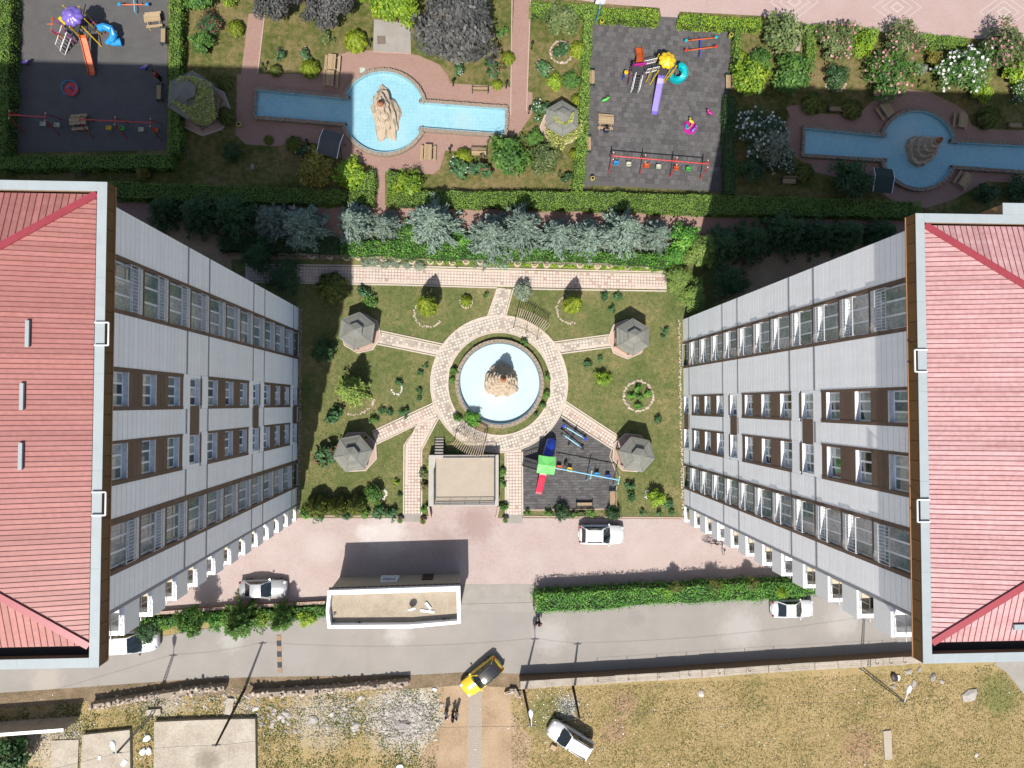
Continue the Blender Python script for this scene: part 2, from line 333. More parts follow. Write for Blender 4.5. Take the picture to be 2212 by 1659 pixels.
# park paved court around the first pool, the walks and the second pool's court
sheet('pool_court', [(510, 292), (512, 160), (690, 160), (702, 148), (722, 122), (760, 110), (840, 108), (905, 120), (950, 140), (968, 165), (972, 180), (1100, 188), (1150, 200), (1150, 245), (1120, 290), (1100, 292), (1075, 300),
                     (1020, 330), (962, 325), (950, 365), (935, 377), (845, 365), (832, 372), (832, 450), (808, 450), (808, 358), (740, 345), (690, 310), (640, 305), (600, 316), (530, 312)], -.3, .016, m_brick)
sheet('park_walk', [(537, 30), (570, 30), (556, 160), (521, 160)], -.3, .018, m_brick)
sheet('park_walk', [(1113, -40), (1145, -40), (1142, 90), (1135, 250), (1105, 250), (1106, 90)], -.3, .02, m_brick)
sheet('pool_court', [(1690, 318), (1700, 230), (1730, 226), (1750, 245), (1800, 246), (1850, 250), (1900, 205), (1960, 192), (2010, 200), (2055, 222), (2085, 240), (2100, 272), (2150, 280), (2340, 285), (2340, 400), (2130, 392), (2060, 430), (2000, 450), (1930, 435), (1880, 400), (1760, 372), (1735, 350)], -.3, .016, m_brick)
sheet('slab_court', [(808, 42), (886, 52), (888, 114), (806, 110)], -.3, .05, m_conc)
# ================================================================ rubber playground floors
pgc = [(1122, 978), (1195, 918), (1212, 898), (1322, 968), (1318, 985), (1330, 1020), (1331, 1050), (1326, 1098), (1128, 1101)]
pg1 = sheet('playground_floor', pgc, -.3, .018, m_rubflat)
tile_field(pg1, 'rubber_tile', WP(pgc), .50, .26, .045, m_rub, ang=0.0, bond=.5, limit=300, gap=.03)
pgn = [(1277, 400), (1262, 412), (1280, 40), (1424, 48), (1428, 36), (1465, 38), (1466, 52), (1583, 60), (1575, 200), (1562, 415)]
pg2 = sheet('playground_floor', pgn, -.3, .018, m_rubflat)
tile_field(pg2, 'rubber_tile', WP(pgn), .50, .50, .045, m_rub, ang=-.03, bond=.5, limit=300, gap=.03)
sheet('playground_floor', [(12, 330), (20, 120), (25, -60), (365, -60), (362, 120), (360, 325)], -.3, .024, m_rubflat)
# ================================================================ courtyard walks with round-stamped pavers
def walk(name, pts, ang, limit, keep, mat=m_pink, kerb_edges=(), world_pts=False, z=.02):
    p = pts if world_pts else WP(pts)
    SHEETS.setdefault(name, []).append(p)
    o = struct(MB().prism(p, -.3, z).build(name, m_kerbw))
    tile_field(o, 'stamped_paver', p, .30, .30, z + .03, [mat, m_wdisc], ang=ang, limit=limit, disc=.118, keep=keep, gap=.012)
    return o
walk('garden_walk', [(530, 574), (700, 576), (870, 578), (1106, 584), (1440, 591), (1440, 625), (1106, 620), (870, 613), (700, 610), (530, 606)], -.02, 300, .93)
walk('garden_walk', [(1076, 622), (1105, 625), (1089, 688), (1055, 684)], .25, 120, .6, m_greypv)
walk('garden_walk', [(818, 717), (957, 747), (946, 767), (813, 740)], -.21, 120, .35, m_greypv)
walk('garden_walk', [(1198, 742), (1316, 726), (1318, 747), (1212, 761)], .12, 120, .5, m_greypv)
walk('garden_walk', [(937, 873), (805, 935), (813, 957), (903, 915), (945, 899)], .44, 130, .8)
walk('garden_walk', [(902, 915), (946, 900), (909, 971), (908, 1110), (874, 1110), (876, 962)], 0, 200, .92)
walk('garden_walk', [(1221, 870), (1332, 943), (1326, 969), (1214, 896)], -.58, 120, .85, m_pink)
walk('garden_walk', [(1093, 974), (1126, 970), (1127, 1112), (1094, 1112)], 0, 130, .95)
rc = W(1079, 829); Ro, Ri = 6.58, 5.03
ring = [(rc[0] + Ro*math.cos(a), rc[1] + Ro*math.sin(a)) for a in np.linspace(0, 2*math.pi, 73)] + [(rc[0] + Ri*math.cos(a), rc[1] + Ri*math.sin(a)) for a in np.linspace(2*math.pi, 0, 73)]
mb = MB(); mb.strip([(rc[0] + (Ro+Ri)/2*math.cos(a), rc[1] + (Ro+Ri)/2*math.sin(a)) for a in np.linspace(0, 2*math.pi, 73)[:-1]], Ro - Ri, -.3, .021, closed=True)
rw = struct(mb.build('ring_walk', m_kerbw))
tile_field(rw, 'stamped_paver', ring, .30, .30, .05, [m_greypv, m_wdisc], ang=.3, limit=300, disc=.118, keep=.75, gap=.012)
for r, w in ((Ro + .05, .10), (Ri - .05, .10)):
    mb = MB(); mb.strip([(rc[0] + r*math.cos(a), rc[1] + r*math.sin(a)) for a in np.linspace(0, 2*math.pi, 73)[:-1]], w, -.1, .07, closed=True); mb.build('kerb_ring', m_kerbw, rw)
sheet('walk_ramp', [(873, 1108), (909, 1108), (910, 1127), (872, 1127)], -.2, .03, m_conc)
sheet('walk_ramp', [(1093, 1110), (1128, 1110), (1129, 1130), (1090, 1130)], -.2, .03, m_conc)
# kerbs along the walks and lawns
def kerb(pts, mat=m_kerbw, w=.12, h=.09, closed=False):
    mb = MB(); mb.strip(WP(pts), w, -.2, h, closed); return struct(mb.build('kerb', mat))
for p in ([(530, 609), (870, 616), (1074, 622)], [(1108, 624), (1440, 629)], [(818, 714), (959, 744)], [(813, 743), (947, 770)], [(1196, 739), (1316, 723)], [(1212, 764), (1318, 750)],
          [(937, 870), (804, 932)], [(812, 960), (901, 917), (873, 962), (872, 1112)], [(948, 902), (911, 972), (911, 1112)], [(1222, 867), (1334, 941)], [(1212, 899), (1323, 970)],
          [(1074, 624), (1053, 684)], [(1108, 626), (1091, 688)], [(1091, 978), (1092, 1114)], [(1128, 976), (1129, 1112)], [(530, 571), (870, 575), (1106, 581), (1440, 588)]): kerb(p)
for p in ([(655, 1114), (873, 1115)], [(910, 1116), (927, 1116)], [(1128, 1102), (1325, 1099), (1332, 1050)], [(1129, 1115), (1330, 1117), (1475, 1118)], [(1322, 968), (1317, 986), (1331, 1021)],
          [(806, 112), (888, 116)], [(1106, 0), (1103, 250)], [(1146, 0), (1137, 240)], [(572, 30), (557, 160)]): kerb(p, m_kerb, .11, .08)
# ================================================================ the two apartment blocks
m_clad = M('white_cladding', (.90, .905, .92), (.83, .83, .835), rough=.5, scale=.9, fine=8, rnd=.03, stretch=(2.0, 2.0, .25))
m_cladback = M('cladding_joint', (.24, .245, .255), rough=.7)
m_brown = M('brown_cladding', (0.141, 0.092, 0.068), (0.111, 0.071, 0.051), rough=.55, scale=1.5, rnd=.12)
m_fascia = M('brown_fascia', (0.131, 0.068, 0.023), (0.094, 0.046, 0.016), rough=.55, scale=1.0, rnd=.12)
m_cap = M('zinc_cap', (0.264, 0.293, 0.297), (0.225, 0.255, 0.259), rough=.5, scale=1.5, fine=30)
m_roofL = M('red_roof_sheet', (.285, .125, .108), (.235, .09, .077), rough=.42, scale=.8, fine=5, rnd=.10, spec=.4, stretch=(.35, 3, 1))
m_roofR = M('faded_roof_sheet', (0.403, 0.252, 0.250), (0.314, 0.162, 0.156), rough=.40, scale=.8, fine=5, rnd=.10, spec=.4, stretch=(.35, 3, 1))
m_seam = M('red_roof_seam', (0.173, 0.047, 0.043), rough=.5)
m_hip = M('crimson_hip', (0.238, 0.040, 0.049), (0.202, 0.032, 0.042), rough=.4)
m_pvc = M('window_frame', (.78, .79, .80), (.70, .71, .72), rough=.4)
m_sill = M('marble_sill', (0.660, 0.671, 0.671), (0.462, 0.473, 0.484), rough=.5, scale=4, fine=9)
def glass(name, c, rough=.06, c2=None):
    m = M(name, c, c2 or tuple(x*.45 for x in c), rough=rough, scale=2.2, fine=7, spec=.9); return m
GL = [glass('window_glass', (0.120, 0.165, 0.173)), glass('window_glass_curtain_sky', (0.390, 0.442, 0.442)), glass('window_glass_green', (0.210, 0.294, 0.266)), glass('window_glass_dark', (.016, .018, .024)), glass('window_glass_sky_tint', (0.529, 0.552, 0.540))]  # the palest panes have the reflected sky put into their colour
m_ochre = M('roof_plaster', (0.302, 0.194, 0.115), (0.238, 0.144, 0.083), rough=.9, scale=2)
m_rail = M('steel_rail', (0.669, 0.681, 0.692), rough=.35, metal=.4)
m_inner = M('balcony_wall', (0.446, 0.396, 0.302), (0.396, 0.346, 0.259), rough=.85, scale=1.5)
m_slabw = M('balcony_white', (.76, .76, .755), (.68, .68, .67), rough=.6, scale=2)
m_dark = M('balcony_recess_shade', (0.043, 0.032, 0.022), rough=.9)
def block(s, xf, yN, yS, zt, fl, zc, xcap, yNc, ySc, cols, label, extras):
    """s = +1: facade looks toward +x.  u = distance out of the facade.  cols: strip edges along the facade, north to south"""
    B = thing('apartment_building', label, 'building', (xf, (yN+yS)/2, 0)); ym = (yN+yS)/2
    def b(name, mat, u0, u1, y0, y1, z0, z1, parent=B): return bx(name, parent, mat, s*u0, s*u1, y0-ym, y1-ym, z0, z1)
    D = 42.0; zw = zc - .72; m_roof = m_roofL if s > 0 else m_roofR
    b('wall', m_cladback, -D, -.34, yS+1.9, yN, -.5, zw)
    b('wall', m_cladback, -D, -1.75, yS+.25, yS+1.9, -.5, zw)
    A0, A1, A2, A3, B0, B1, B2, B3, C0, C1, C2, C3, D0, D1, D2, D3, E0 = cols
    tops = [zt - k*fl for k in range(12)]
    joints = [tops[3]+.38, tops[4]+.22, tops[7]+.38, tops[8]+.22, tops[11]+.38]
    # white cladding: five vertical zones of horizontal panels
    zones = [(yN, A0), (A3, B0), (B3, C0), (C3, D0), (D3, E0)]
    n = 0; rest = MB(); ph = .46
    for a, c in zones:
        b('wall', m_cladback, -.34, -.05, c, a, -.5, zw)
    rows = []; z = zw
    while z > .1:
        z2 = z - ph
        rows.append((z2 + .03, z)); z = z2
    for zb, ztp in rows:
        if any(abs((zb+ztp)/2 - j) < ph*.5 for j in joints):
            for a, c in zones:
                b('joint_strip', M('grey_joint', (.30, .305, .32), rough=.7), -.05, .012, c+.006, a-.006, zb, zb+.2); rest.box(*sorted((s*-.05, 0)), c+.01-ym, a-.01-ym, zb+.21, ztp)
            continue
        for a, c in zones:
            n += 1
            if n <= 300: b('cladding_panel', m_clad, -.05, 0, c+.01, a-.01, zb, ztp)
            else: rest.box(*sorted((s*-.05, 0)), c+.01-ym, a-.01-ym, zb, ztp)
    stuff(rest.build('cladding_panel_field', m_clad, B))
    # brown strips either side of the tall window columns
    for a, c in ((A0, A1), (A2, A3), (D0, D1), (D2, D3)):
        z = zw
        while z > 0:
            b('trim_panel', m_brown, -.34, .03, c, a, max(z-.93+.02, -.3), z); z -= .93
    # tall windows with railings
    def win_mesh(w, h, mats):
        fr = MB(); t = .085; d = .05
        for y0, y1, z0, z1 in ((-w/2, w/2, -t, 0), (-w/2, w/2, -h, -h+t), (-w/2, -w/2+t, -h+t, -t), (w/2-t, w/2, -h+t, -t), (-w/6-t*.6, -w/6+t*.6, -h+t, -t), (w/6-t*.6, w/6+t*.6, -h+t, -t)):
            fr.box(-d/2, d/2, y0, y1, z0, z1)
        panes = [MB().box(-.012, .012, -w/6+t*.55, w/6-t*.55, -h+t, -t).mesh('pane', m) for m in mats]
        return fr.mesh('window', m_pvc), panes
    def put_window(wm, panes, u, yc, ztop, w, pick):
        o = ob('window', wm, B, (s*u, yc-ym, ztop))
        for q in (-1, 0, 1): ob('pane', panes[pick()], o, (-.01*s, q*w/3, 0))
        return o
    def rail_mesh(w, h, depth):
        r = MB()
        for z in (0, -h): r.bar((s*depth, -w/2, z), (s*depth, w/2, z), .045)
        nb = int(w/.16)
        for i in range(nb+1): r.bar((s*depth, -w/2 + w*i/nb, -h), (s*depth, -w/2 + w*i/nb, 0), .024)
        for y in (-w/2, w/2):
            for z in (0, -h): r.bar((s*-.25, y, z), (s*depth, y, z), .035)
        return r.mesh('railing', m_rail)
    for (y0, y1) in ((A1, A2), (D1, D2)):
        w = y0 - y1; wm, pn = win_mesh(w, fl-.62, GL); rm = rail_mesh(w-.1, .95, .10)
        for k, zt_ in enumerate(tops):
            yc = (y0+y1)/2
            put_window(wm, pn, -.27, yc, zt_, w, lambda: random.choice((1, 1, 2, 2, 4, 1, 4, 4)))
            b('ledge', m_sill, -.34, -.02, y1, y0, max(zt_-fl, -.3), zt_-fl+.60)
            b('spandrel_edge', m_brown, -.02, .02, y1, y0, max(zt_-fl, -.3), zt_-fl+.10)
            ob('railing', rm, B, (0, yc-ym, zt_-fl+.62+.98))
    # small windows in brown groups of three, single floors between
    for ci, (y0, y1, y2, y3) in enumerate(((B0, B1, B2, B3), (C0, C1, C2, C3))):
        w = y1 - y2; h = 1.42; wm, pn = win_mesh(w, h, GL); yc = (y1+y2)/2
        for k, zt_ in enumerate(tops):
            put_window(wm, pn, -.27, yc, zt_, w, lambda: random.choice((0, 0, 1, 2, 4, 3)))
            b('ledge', m_sill, -.34, .0, y2, y1, zt_-h-.07, zt_-h)
            if k in (3, 7, 11):
                b('wall', m_clad, -.34, 0, y3, y2, zt_-h-.07, zt_); b('wall', m_clad, -.34, 0, y1, y0, zt_-h-.07, zt_)
                b('spandrel_panel', m_brown, -.34, .01, y2, y1, zt_-h-.35, zt_-h-.07)
                b('wall', m_clad, -.34, 0, y3, y0, max(zt_-fl+.18, -.4), zt_-h-.35)
                if ci == 0: b('spandrel_panel', m_brown, .0, .02, C1-.0, y2, zt_-h*.95, zt_-.02)
            else:
                last = k in (2, 6, 10)
                zb = zt_ - fl + (.95 if last else 0)
                b('trim_panel', m_brown, -.34, .02, y1, y0, zb, zt_ + (.18 if k in (0, 4, 8) else 0)); b('trim_panel', m_brown, -.34, .02, y3, y2, zb, zt_ + (.18 if k in (0, 4, 8) else 0))
                zz = zt_-h-.07; m_ = 3 if not last else 1
                for q in range(m_): b('spandrel_panel', m_brown, -.34, .0, y2, y1, zz-(zz-zb)*(q+1)/m_+.015, zz-(zz-zb)*q/m_)
                if last: b('wall', m_clad, -.34, 0, y3, y0, zt_-fl+.18, zb)
            if k in (0, 4, 8): b('wall', m_clad, -.34, 0, y3, y0, zt_+.18, min(zt_+(.52 if k else 3), zw))
            if k in (3, 7, 11): b('wall', m_clad, -.34, 0, y3, y0, zt_, zt_+.18)
    # corner balconies
    stp = M('grey_joint', (.30, .305, .32), rough=.7)
    b('corner_strip', stp, -.34, .015, E0-.16, E0, -.4, zw)
    b('balcony_side_wall', m_slabw, -1.75, -.34, E0-.12, E0-.0, -.4, zw)
    for k, zt_ in enumerate(tops):
        zf = zt_ - fl + .55                       # balcony floor
        b('balcony_floor', m_slabw if k % 4 == 0 else m_inner, -1.75, -.02, yS+.02, E0-.17, zf-.18, zf)
        b('balcony_wall', m_slabw, -.26, 0, yS, E0-.17, max(zf-.55, -.4), zf+.92)
        b('balcony_wall', m_slabw, -1.72, -.27, yS, yS+.22, max(zf-.28, -.4), zf+.92)
        b('balcony_back', m_inner if k % 4 == 0 else m_dark, -1.75, -1.70, yS+.25, E0-.17, zf, zf+fl-.4)  # dark backs and doors paint in the recess shade; every fourth stays light
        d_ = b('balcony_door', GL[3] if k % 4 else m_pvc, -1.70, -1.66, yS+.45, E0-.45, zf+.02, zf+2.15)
        r = MB(); w0, w1 = yS+.1-ym, E0-.25-ym
        for z in (zf+1.02, zf+1.9): r.bar((-.13*s, w0, z), (-.13*s, w1, z), .03)
        for i in range(4): y = w0 + (w1-w0)*i/3; r.bar((-.13*s, y, zf+.93), (-.13*s, y, zf+1.9), .022)
        r.build('balcony_bars', m_rail, B)
        if k % 3 == 1: b('balcony_curtain', GL[3], -1.3, -1.28, yS+.3, E0-.3, zf+.1, zf+2.0)
    # parapet: brown fascia panels, zinc coping
    oc = s*(xcap - xf); cw = .42                    # outer face of the parapet as u
    y = ySc
    while y < yNc - .05:
        b('fascia_panel', m_fascia, oc-.09, oc-.012, y+.012, min(y+.90, yNc), zw, zc-.03); y += .912
    b('fascia_strip', M('copper_drip', (0.324, 0.173, 0.094), rough=.4), oc-.08, oc+.02, ySc, yNc, zw-.05, zw-.003)
    b('soffit', m_brown, -.3, oc-.085, ySc+.02, yNc-.02, zw-.06, zw-.012)
    b('parapet', m_ochre, oc-cw+.05, oc-.095, ySc+.05, yNc-.05, zw, zc-.03)
    b('parapet', m_ochre, -D-.3, oc-cw+.045, yNc-cw+.05, yNc-.05, zw-.3, zc-.03); b('parapet', m_ochre, -D-.3, oc-cw+.045, ySc+.05, ySc+cw-.05, zw-.3, zc-.03)
    L = yNc - ySc; ns = 5
    for i in range(ns):
        b('coping', m_cap, oc-cw, oc, ySc + L*i/ns + (.002 if i else 0), ySc + L*(i+1)/ns - .004, zc-.028, zc)
    for yy0, yy1 in ((yNc-cw, yNc), (ySc, ySc+cw)):
        for i in range(8):
            u0 = oc-cw-.004 - 3.0*i; b('coping', m_cap, u0-2.996, u0, yy0, yy1, zc-.028, zc)
    b('gutter', M('gutter_felt', (0.032, 0.029, 0.027), rough=.9), -D, oc-cw+.05, ySc+.3, yNc-.3, zw-.2, zc-.55)
    # standing seam hip roof
    ue = oc - cw - .12; ye_n = yNc - cw - .12; ye_s = ySc + cw + .50; ze = zc - .12; sl = .20; kh = .71; Dp = 8.2
    b('eave_wall', m_ochre, -D, ue-.12, ye_s+.1, ye_n-.1, zc-.56, ze-.05)
    def zr(d): return ze + sl*d
    roofp = ob('roof', None, B)
    ob_list = []
    def strip_piece(p4, seam):
        mb = MB(); q = [Vector(v) for v in p4]
        lo = [v - Vector((0, 0, .03)) for v in q]
        mb.add(q + lo, [(0,1,2,3), (7,6,5,4), (0,4,5,1), (1,5,6,2), (2,6,7,3), (3,7,4,0)])
        mb.bar(Vector(seam[0]) + Vector((0, 0, .012)), Vector(seam[1]) + Vector((0, 0, .008)), .022, .034, 1)
        return mb.build('roof_sheet', [m_roof, m_seam], B)
    COL.objects.unlink(roofp); bpy.data.objects.remove(roofp)
    pitch = .222; y = ye_s
    def dep(yy): return max(.0, min(Dp, (ye_n - yy)/kh, (yy - ye_s)/kh))
    while y < ye_n - .02:
        y2 = min(y + pitch, ye_n); a, c = dep(y+1e-4), dep(y2-1e-4)
        P = lambda d, yy: (s*(ue - d), yy-ym, zr(d))
        strip_piece([P(-.03, y), P(-.03, y2), P(c, y2), P(a, y)], (P(-.03, y), P(a, y))); y = y2
    for yy, sg in ((ye_n, -1), (ye_s, 1)):
        d = 0.0
        while d < Dp:
            d2 = d + pitch*1.25
            P = lambda dd, t: (s*(ue - dd), yy + sg*kh*t - ym, zr(t))
            strip_piece([P(d, -.03), P(d2, -.03), P(d2, min(d2, Dp)), P(d, d)], (P(d, -.03), P(d, d))); d = d2
        mb = MB(); mb.bar((s*(ue+.05), yy-sg*.03-ym, zr(0)+.03), (s*(ue-Dp), yy+sg*kh*Dp-ym, zr(Dp)+.03), .30, .07)
        mb.build('hip_cap', m_hip, B)
    b('roof_back', m_roof, -D, ue-Dp-.02, ye_s, ye_n, zc-.55, zr(Dp)-.2)
    for (du, yv, ln, along) in extras['vents']:
        if along: b('roof_vent', m_cap, ue-du-.08, ue-du+.08, yv-ln/2, yv+ln/2, zr(du)+.06, zr(du)+.16)
        else: b('roof_vent', m_cap, ue-du-ln/2, ue-du+ln/2, yv-.12, yv+.12, zr(.8)+.1, zr(.8)+.2)
    for yv in extras['hooks']:
        r = MB(); zz = zc + .10
        pts = [(s*(oc-.36), yv-.5-ym, zc), (s*(oc-.36), yv-.5-ym, zz), (s*(oc+.22), yv-.5-ym, zz), (s*(oc+.22), yv+.5-ym, zz), (s*(oc-.36), yv+.5-ym, zz), (s*(oc-.36), yv+.5-ym, zc)]
        for i in range(5): r.bar(pts[i], pts[i+1], .055)
        r.build('parapet_hook', m_white, B)
    return B, b
colsL = (6.95, 6.76, 4.43, 4.24, 1.71, 1.52, -.13, -.31, -1.73, -1.87, -3.59, -3.79, -5.32, -5.62, -7.70, -7.91, -9.49)
block(1, -16.55, 9.15, -11.05, 33.5, 2.89, 35.1, -16.12, 9.80, -11.42, colsL, 'white clad apartment block with red roof left of the garden court', {'vents': [(2.42, 3.0, 1.15, 1), (2.58, .3, 1.15, 1), (2.58, -2.25, 1.15, 1)], 'hooks': (3.05, -4.35)})
colsR = (6.05, 5.86, 3.67, 3.48, .80, .66, -.94, -1.10, -2.35, -2.50, -4.28, -4.45, -5.88, -6.08, -8.10, -8.30, -9.87)
_, bR = block(-1, 20.72, 8.30, -11.55, 34.54, 2.995, 36.0, 20.32, 8.75, -11.72, colsR, 'white clad apartment block with red roof right of the garden court', {'vents': [(4.2, -10.1, 1.2, 0)], 'hooks': (1.95, -4.85)})
bR('coping', m_cap, -9, -3.8, 8.755, 9.30, 35.972, 36.0); bR('parapet', m_ochre, -9, -3.85, 8.76, 9.25, 34.0, 35.97)
# ================================================================ pools and rock fountains
m_pool = MB_brick('pool_tiles', (0.173, 0.338, 0.396), (0.194, 0.360, 0.418), (0.137, 0.295, 0.353), .34, .34, mortar=.012, rough=.25, stain=(0.245, 0.389, 0.418), off=0)
m_poolc = M('pale_basin', (0.302, 0.410, 0.432), (0.360, 0.418, 0.418), rough=.35, scale=.9)
m_rock = M('cast_rock', (0.374, 0.302, 0.223), (0.266, 0.209, 0.148), rough=.95, scale=2.5, fine=14, bump=.9, bscale=9)
m_jug = M('terracotta', (0.302, 0.122, 0.058), rough=.7)
def arc(c, r, a0, a1, n=22): return [(c[0] + r*math.cos(a), c[1] + r*math.sin(a)) for a in np.linspace(a0, a1, n)]
def stone_rim(parent, line, w, z0, z1, closed=True):
    """rubble stones set along the rim, lumpy and uneven"""
    mb = MB(); mb.strip(line, w*.8, z0, z1-.05, closed); mb.build('rim_wall', m_stone, parent)
    P = [Vector(p) for p in line] + ([Vector(line[0])] if closed else [])
    st = MB()
    for a, b in zip(P[:-1], P[1:]):
        L = (b-a).length; n = max(1, int(L/.24)); t = (b-a)/L; q = Vector((-t.y, t.x))
        for i in range(n):
            for sd in (-.5, .5):
                c = a + t*(L*(i+.5)/n + random.uniform(-.04, .04)) + q*(sd*w*.5 + random.uniform(-.03, .03)); r = random.uniform(.09, .15); h = random.uniform(-.02, .05)
                k = 6; g0 = random.random()*6
                vs_ = [(c.x + r*random.uniform(.75, 1.15)*math.cos(g0+2*math.pi*j/k), c.y + r*random.uniform(.75, 1.15)*math.sin(g0+2*math.pi*j/k), z1-.14) for j in range(k)]
                tp = [(c.x + (x-c.x)*.72, c.y + (y-c.y)*.72, z1+h) for x, y, _ in vs_]
                st.add(vs_+tp, [tuple(range(k, 2*k))] + [(j, (j+1) % k, k+(j+1) % k, k+j) for j in range(k)])
    stuff(st.build('rim_stones', m_stone, parent))
def cross_pool(name, c, r, left, right, label):
    cw = W(*c); rw = r/22.4
    pts_l = WP(left); pts_r = WP(right)       # [top outer, top inner, bottom inner, bottom outer]
    an = lambda p: math.atan2(p[1]-cw[1], p[0]-cw[0])
    a_rt, a_lt, a_lb, a_rb = an(pts_r[1]), an(pts_l[1]), an(pts_l[2]), an(pts_r[2])
    a_lb += 2*math.pi if a_lb < 0 else 0; a_rb += 2*math.pi if a_rb < a_lb else 0
    line = [pts_r[0], pts_r[1]] + arc(cw, rw, a_rt, a_lt) + [pts_l[1], pts_l[0], pts_l[3], pts_l[2]] + arc(cw, rw, a_lb, a_rb) + [pts_r[2], pts_r[3]]
    T = thing(name, label, 'pool', (0, 0, 0))
    MB().prism(line, .02, .09).build('basin_floor', m_pool, T)
    mb = MB(); mb.strip(line, .05, .03, .50, closed=True); mb.build('basin_wall', m_pool, T)
    # rim sits just outside the basin
    n = len(line); big = []
    for i in range(n):
        a, b = Vector(line[i-1]), Vector(line[(i+1) % n]); t = (b-a); t = t.normalized() if t.length > 1e-6 else Vector((1, 0)); q = Vector((t.y, -t.x)); big.append(tuple(Vector(line[i]) + q*.20))
    stone_rim(T, big, .36, 0, .52)
    return T
cross_pool('garden_pool', (830.5, 246), 88, [(556, 199), (757, 219), (750, 269), (554, 253)], [(1094, 240), (906, 226), (905, 279), (1092, 293)], 'cross shaped blue pool with curving rock in the middle of the park')
cross_pool('garden_pool', (1979, 326), 87, [(1733, 281), (1909, 299), (1911, 346), (1731, 335)], [(2330, 326), (2046, 311), (2049, 360), (2330, 380)], 'cross shaped blue pool in building shade with tiered stone cone')
T = thing('round_fountain', 'round pale blue basin with stone rim in the garden court', 'fountain', (*rc, 0))
MB().lathe([(3.86, .02), (3.86, .12)], 64).build('basin_floor', m_poolc, T)
mb = MB(); mb.strip(arc((0, 0), 3.87, 0, 2*math.pi, 65)[:-1], .05, .03, .55, True); mb.build('basin_wall', M('basin_paint', (0.122, 0.216, 0.259), rough=.4), T)
stone_rim(T, arc((0, 0), 4.10, 0, 2*math.pi, 65)[:-1], .42, 0, .56)
def rocky(name, loc, tiers, label, lob=7, amp=.14, seed=0, jug=True, sq=1.0, rz=0, lean=(0, 0)):
    """tiers: (radius, z).  An irregular, scalloped stack of cast rock"""
    T = thing(name, label, 'rock fountain', loc, rz); rg = random.Random(seed); ph = [rg.random()*6 for _ in range(6)]
    n = 40; vs_ = []; fs = []; zmax = tiers[-1][1]
    for i, (r, z) in enumerate(tiers):
        for k in range(n):
            g = 2*math.pi*k/n; w = 1 + amp*abs(math.sin(lob*g/2 + ph[i % 6]*.4))*1.6 - amp + .07*math.sin(3*g+ph[1]+z) + .05*math.sin(11*g+ph[2]+3*z) + rg.uniform(-.06, .06)
            vs_.append((lean[0]*z/zmax + r*w*math.cos(g), lean[1]*z/zmax + sq*r*w*math.sin(g), .1 + z + rg.uniform(-.03, .03)))
    for i in range(len(tiers)-1):
        for k in range(n): fs.append((i*n+k, i*n+(k+1) % n, (i+1)*n+(k+1) % n, (i+1)*n+k))
    fs.append(tuple((len(tiers)-1)*n+k for k in range(n)))
    mb = MB(); mb.add(vs_, fs); mb.build('rock', m_rock, T)
    if jug:
        z = zmax + .1; j = MB().lathe([(.16, z-.1), (.28, z+.12), (.30, z+.28), (.2, z+.42), (.15, z+.47), (.2, z+.52)], 14, lean).build('jug', m_jug, T, smooth=True)
        MB().lathe([(.10, z+.523), (.10, z+.528)], 12, lean).build('spout_hole', m_black, j)
    return T
rocky('rock_fountain', (W(1083, 822)[0], W(1083, 822)[1], 0), [(1.62, 0), (1.50, .45), (1.30, .55), (1.22, 1.1), (1.02, 1.2), (.95, 1.9), (.76, 2.0), (.70, 2.7), (.50, 2.8), (.46, 3.5)], 'tall scalloped beige rock with a jug in the round basin', lob=9, amp=.10, seed=3)
rocky('rock_fountain', (W(834, 250)[0], W(834, 250)[1], 0), [(1.3, 0), (1.2, .3), (1.0, .45), (.95, .9), (.72, 1.0), (.62, 1.45), (.42, 1.55), (.32, 1.9)], 'long curving beige rock with an orange jug in the sunny pool', lob=5, amp=.18, seed=9, sq=2.0, rz=.12, lean=(-.25, .25))
rocky('rock_fountain', (W(1984, 328)[0], W(1984, 328)[1], 0), [(1.5, 0), (1.42, .55), (1.12, .57), (1.12, .60), (1.05, 1.25), (.84, 1.27), (.78, 1.9), (.58, 1.92), (.52, 2.45), (.34, 2.47), (.30, 2.8)], 'dark tiered stone cone standing in the shaded pool', lob=14, amp=.012, seed=4)
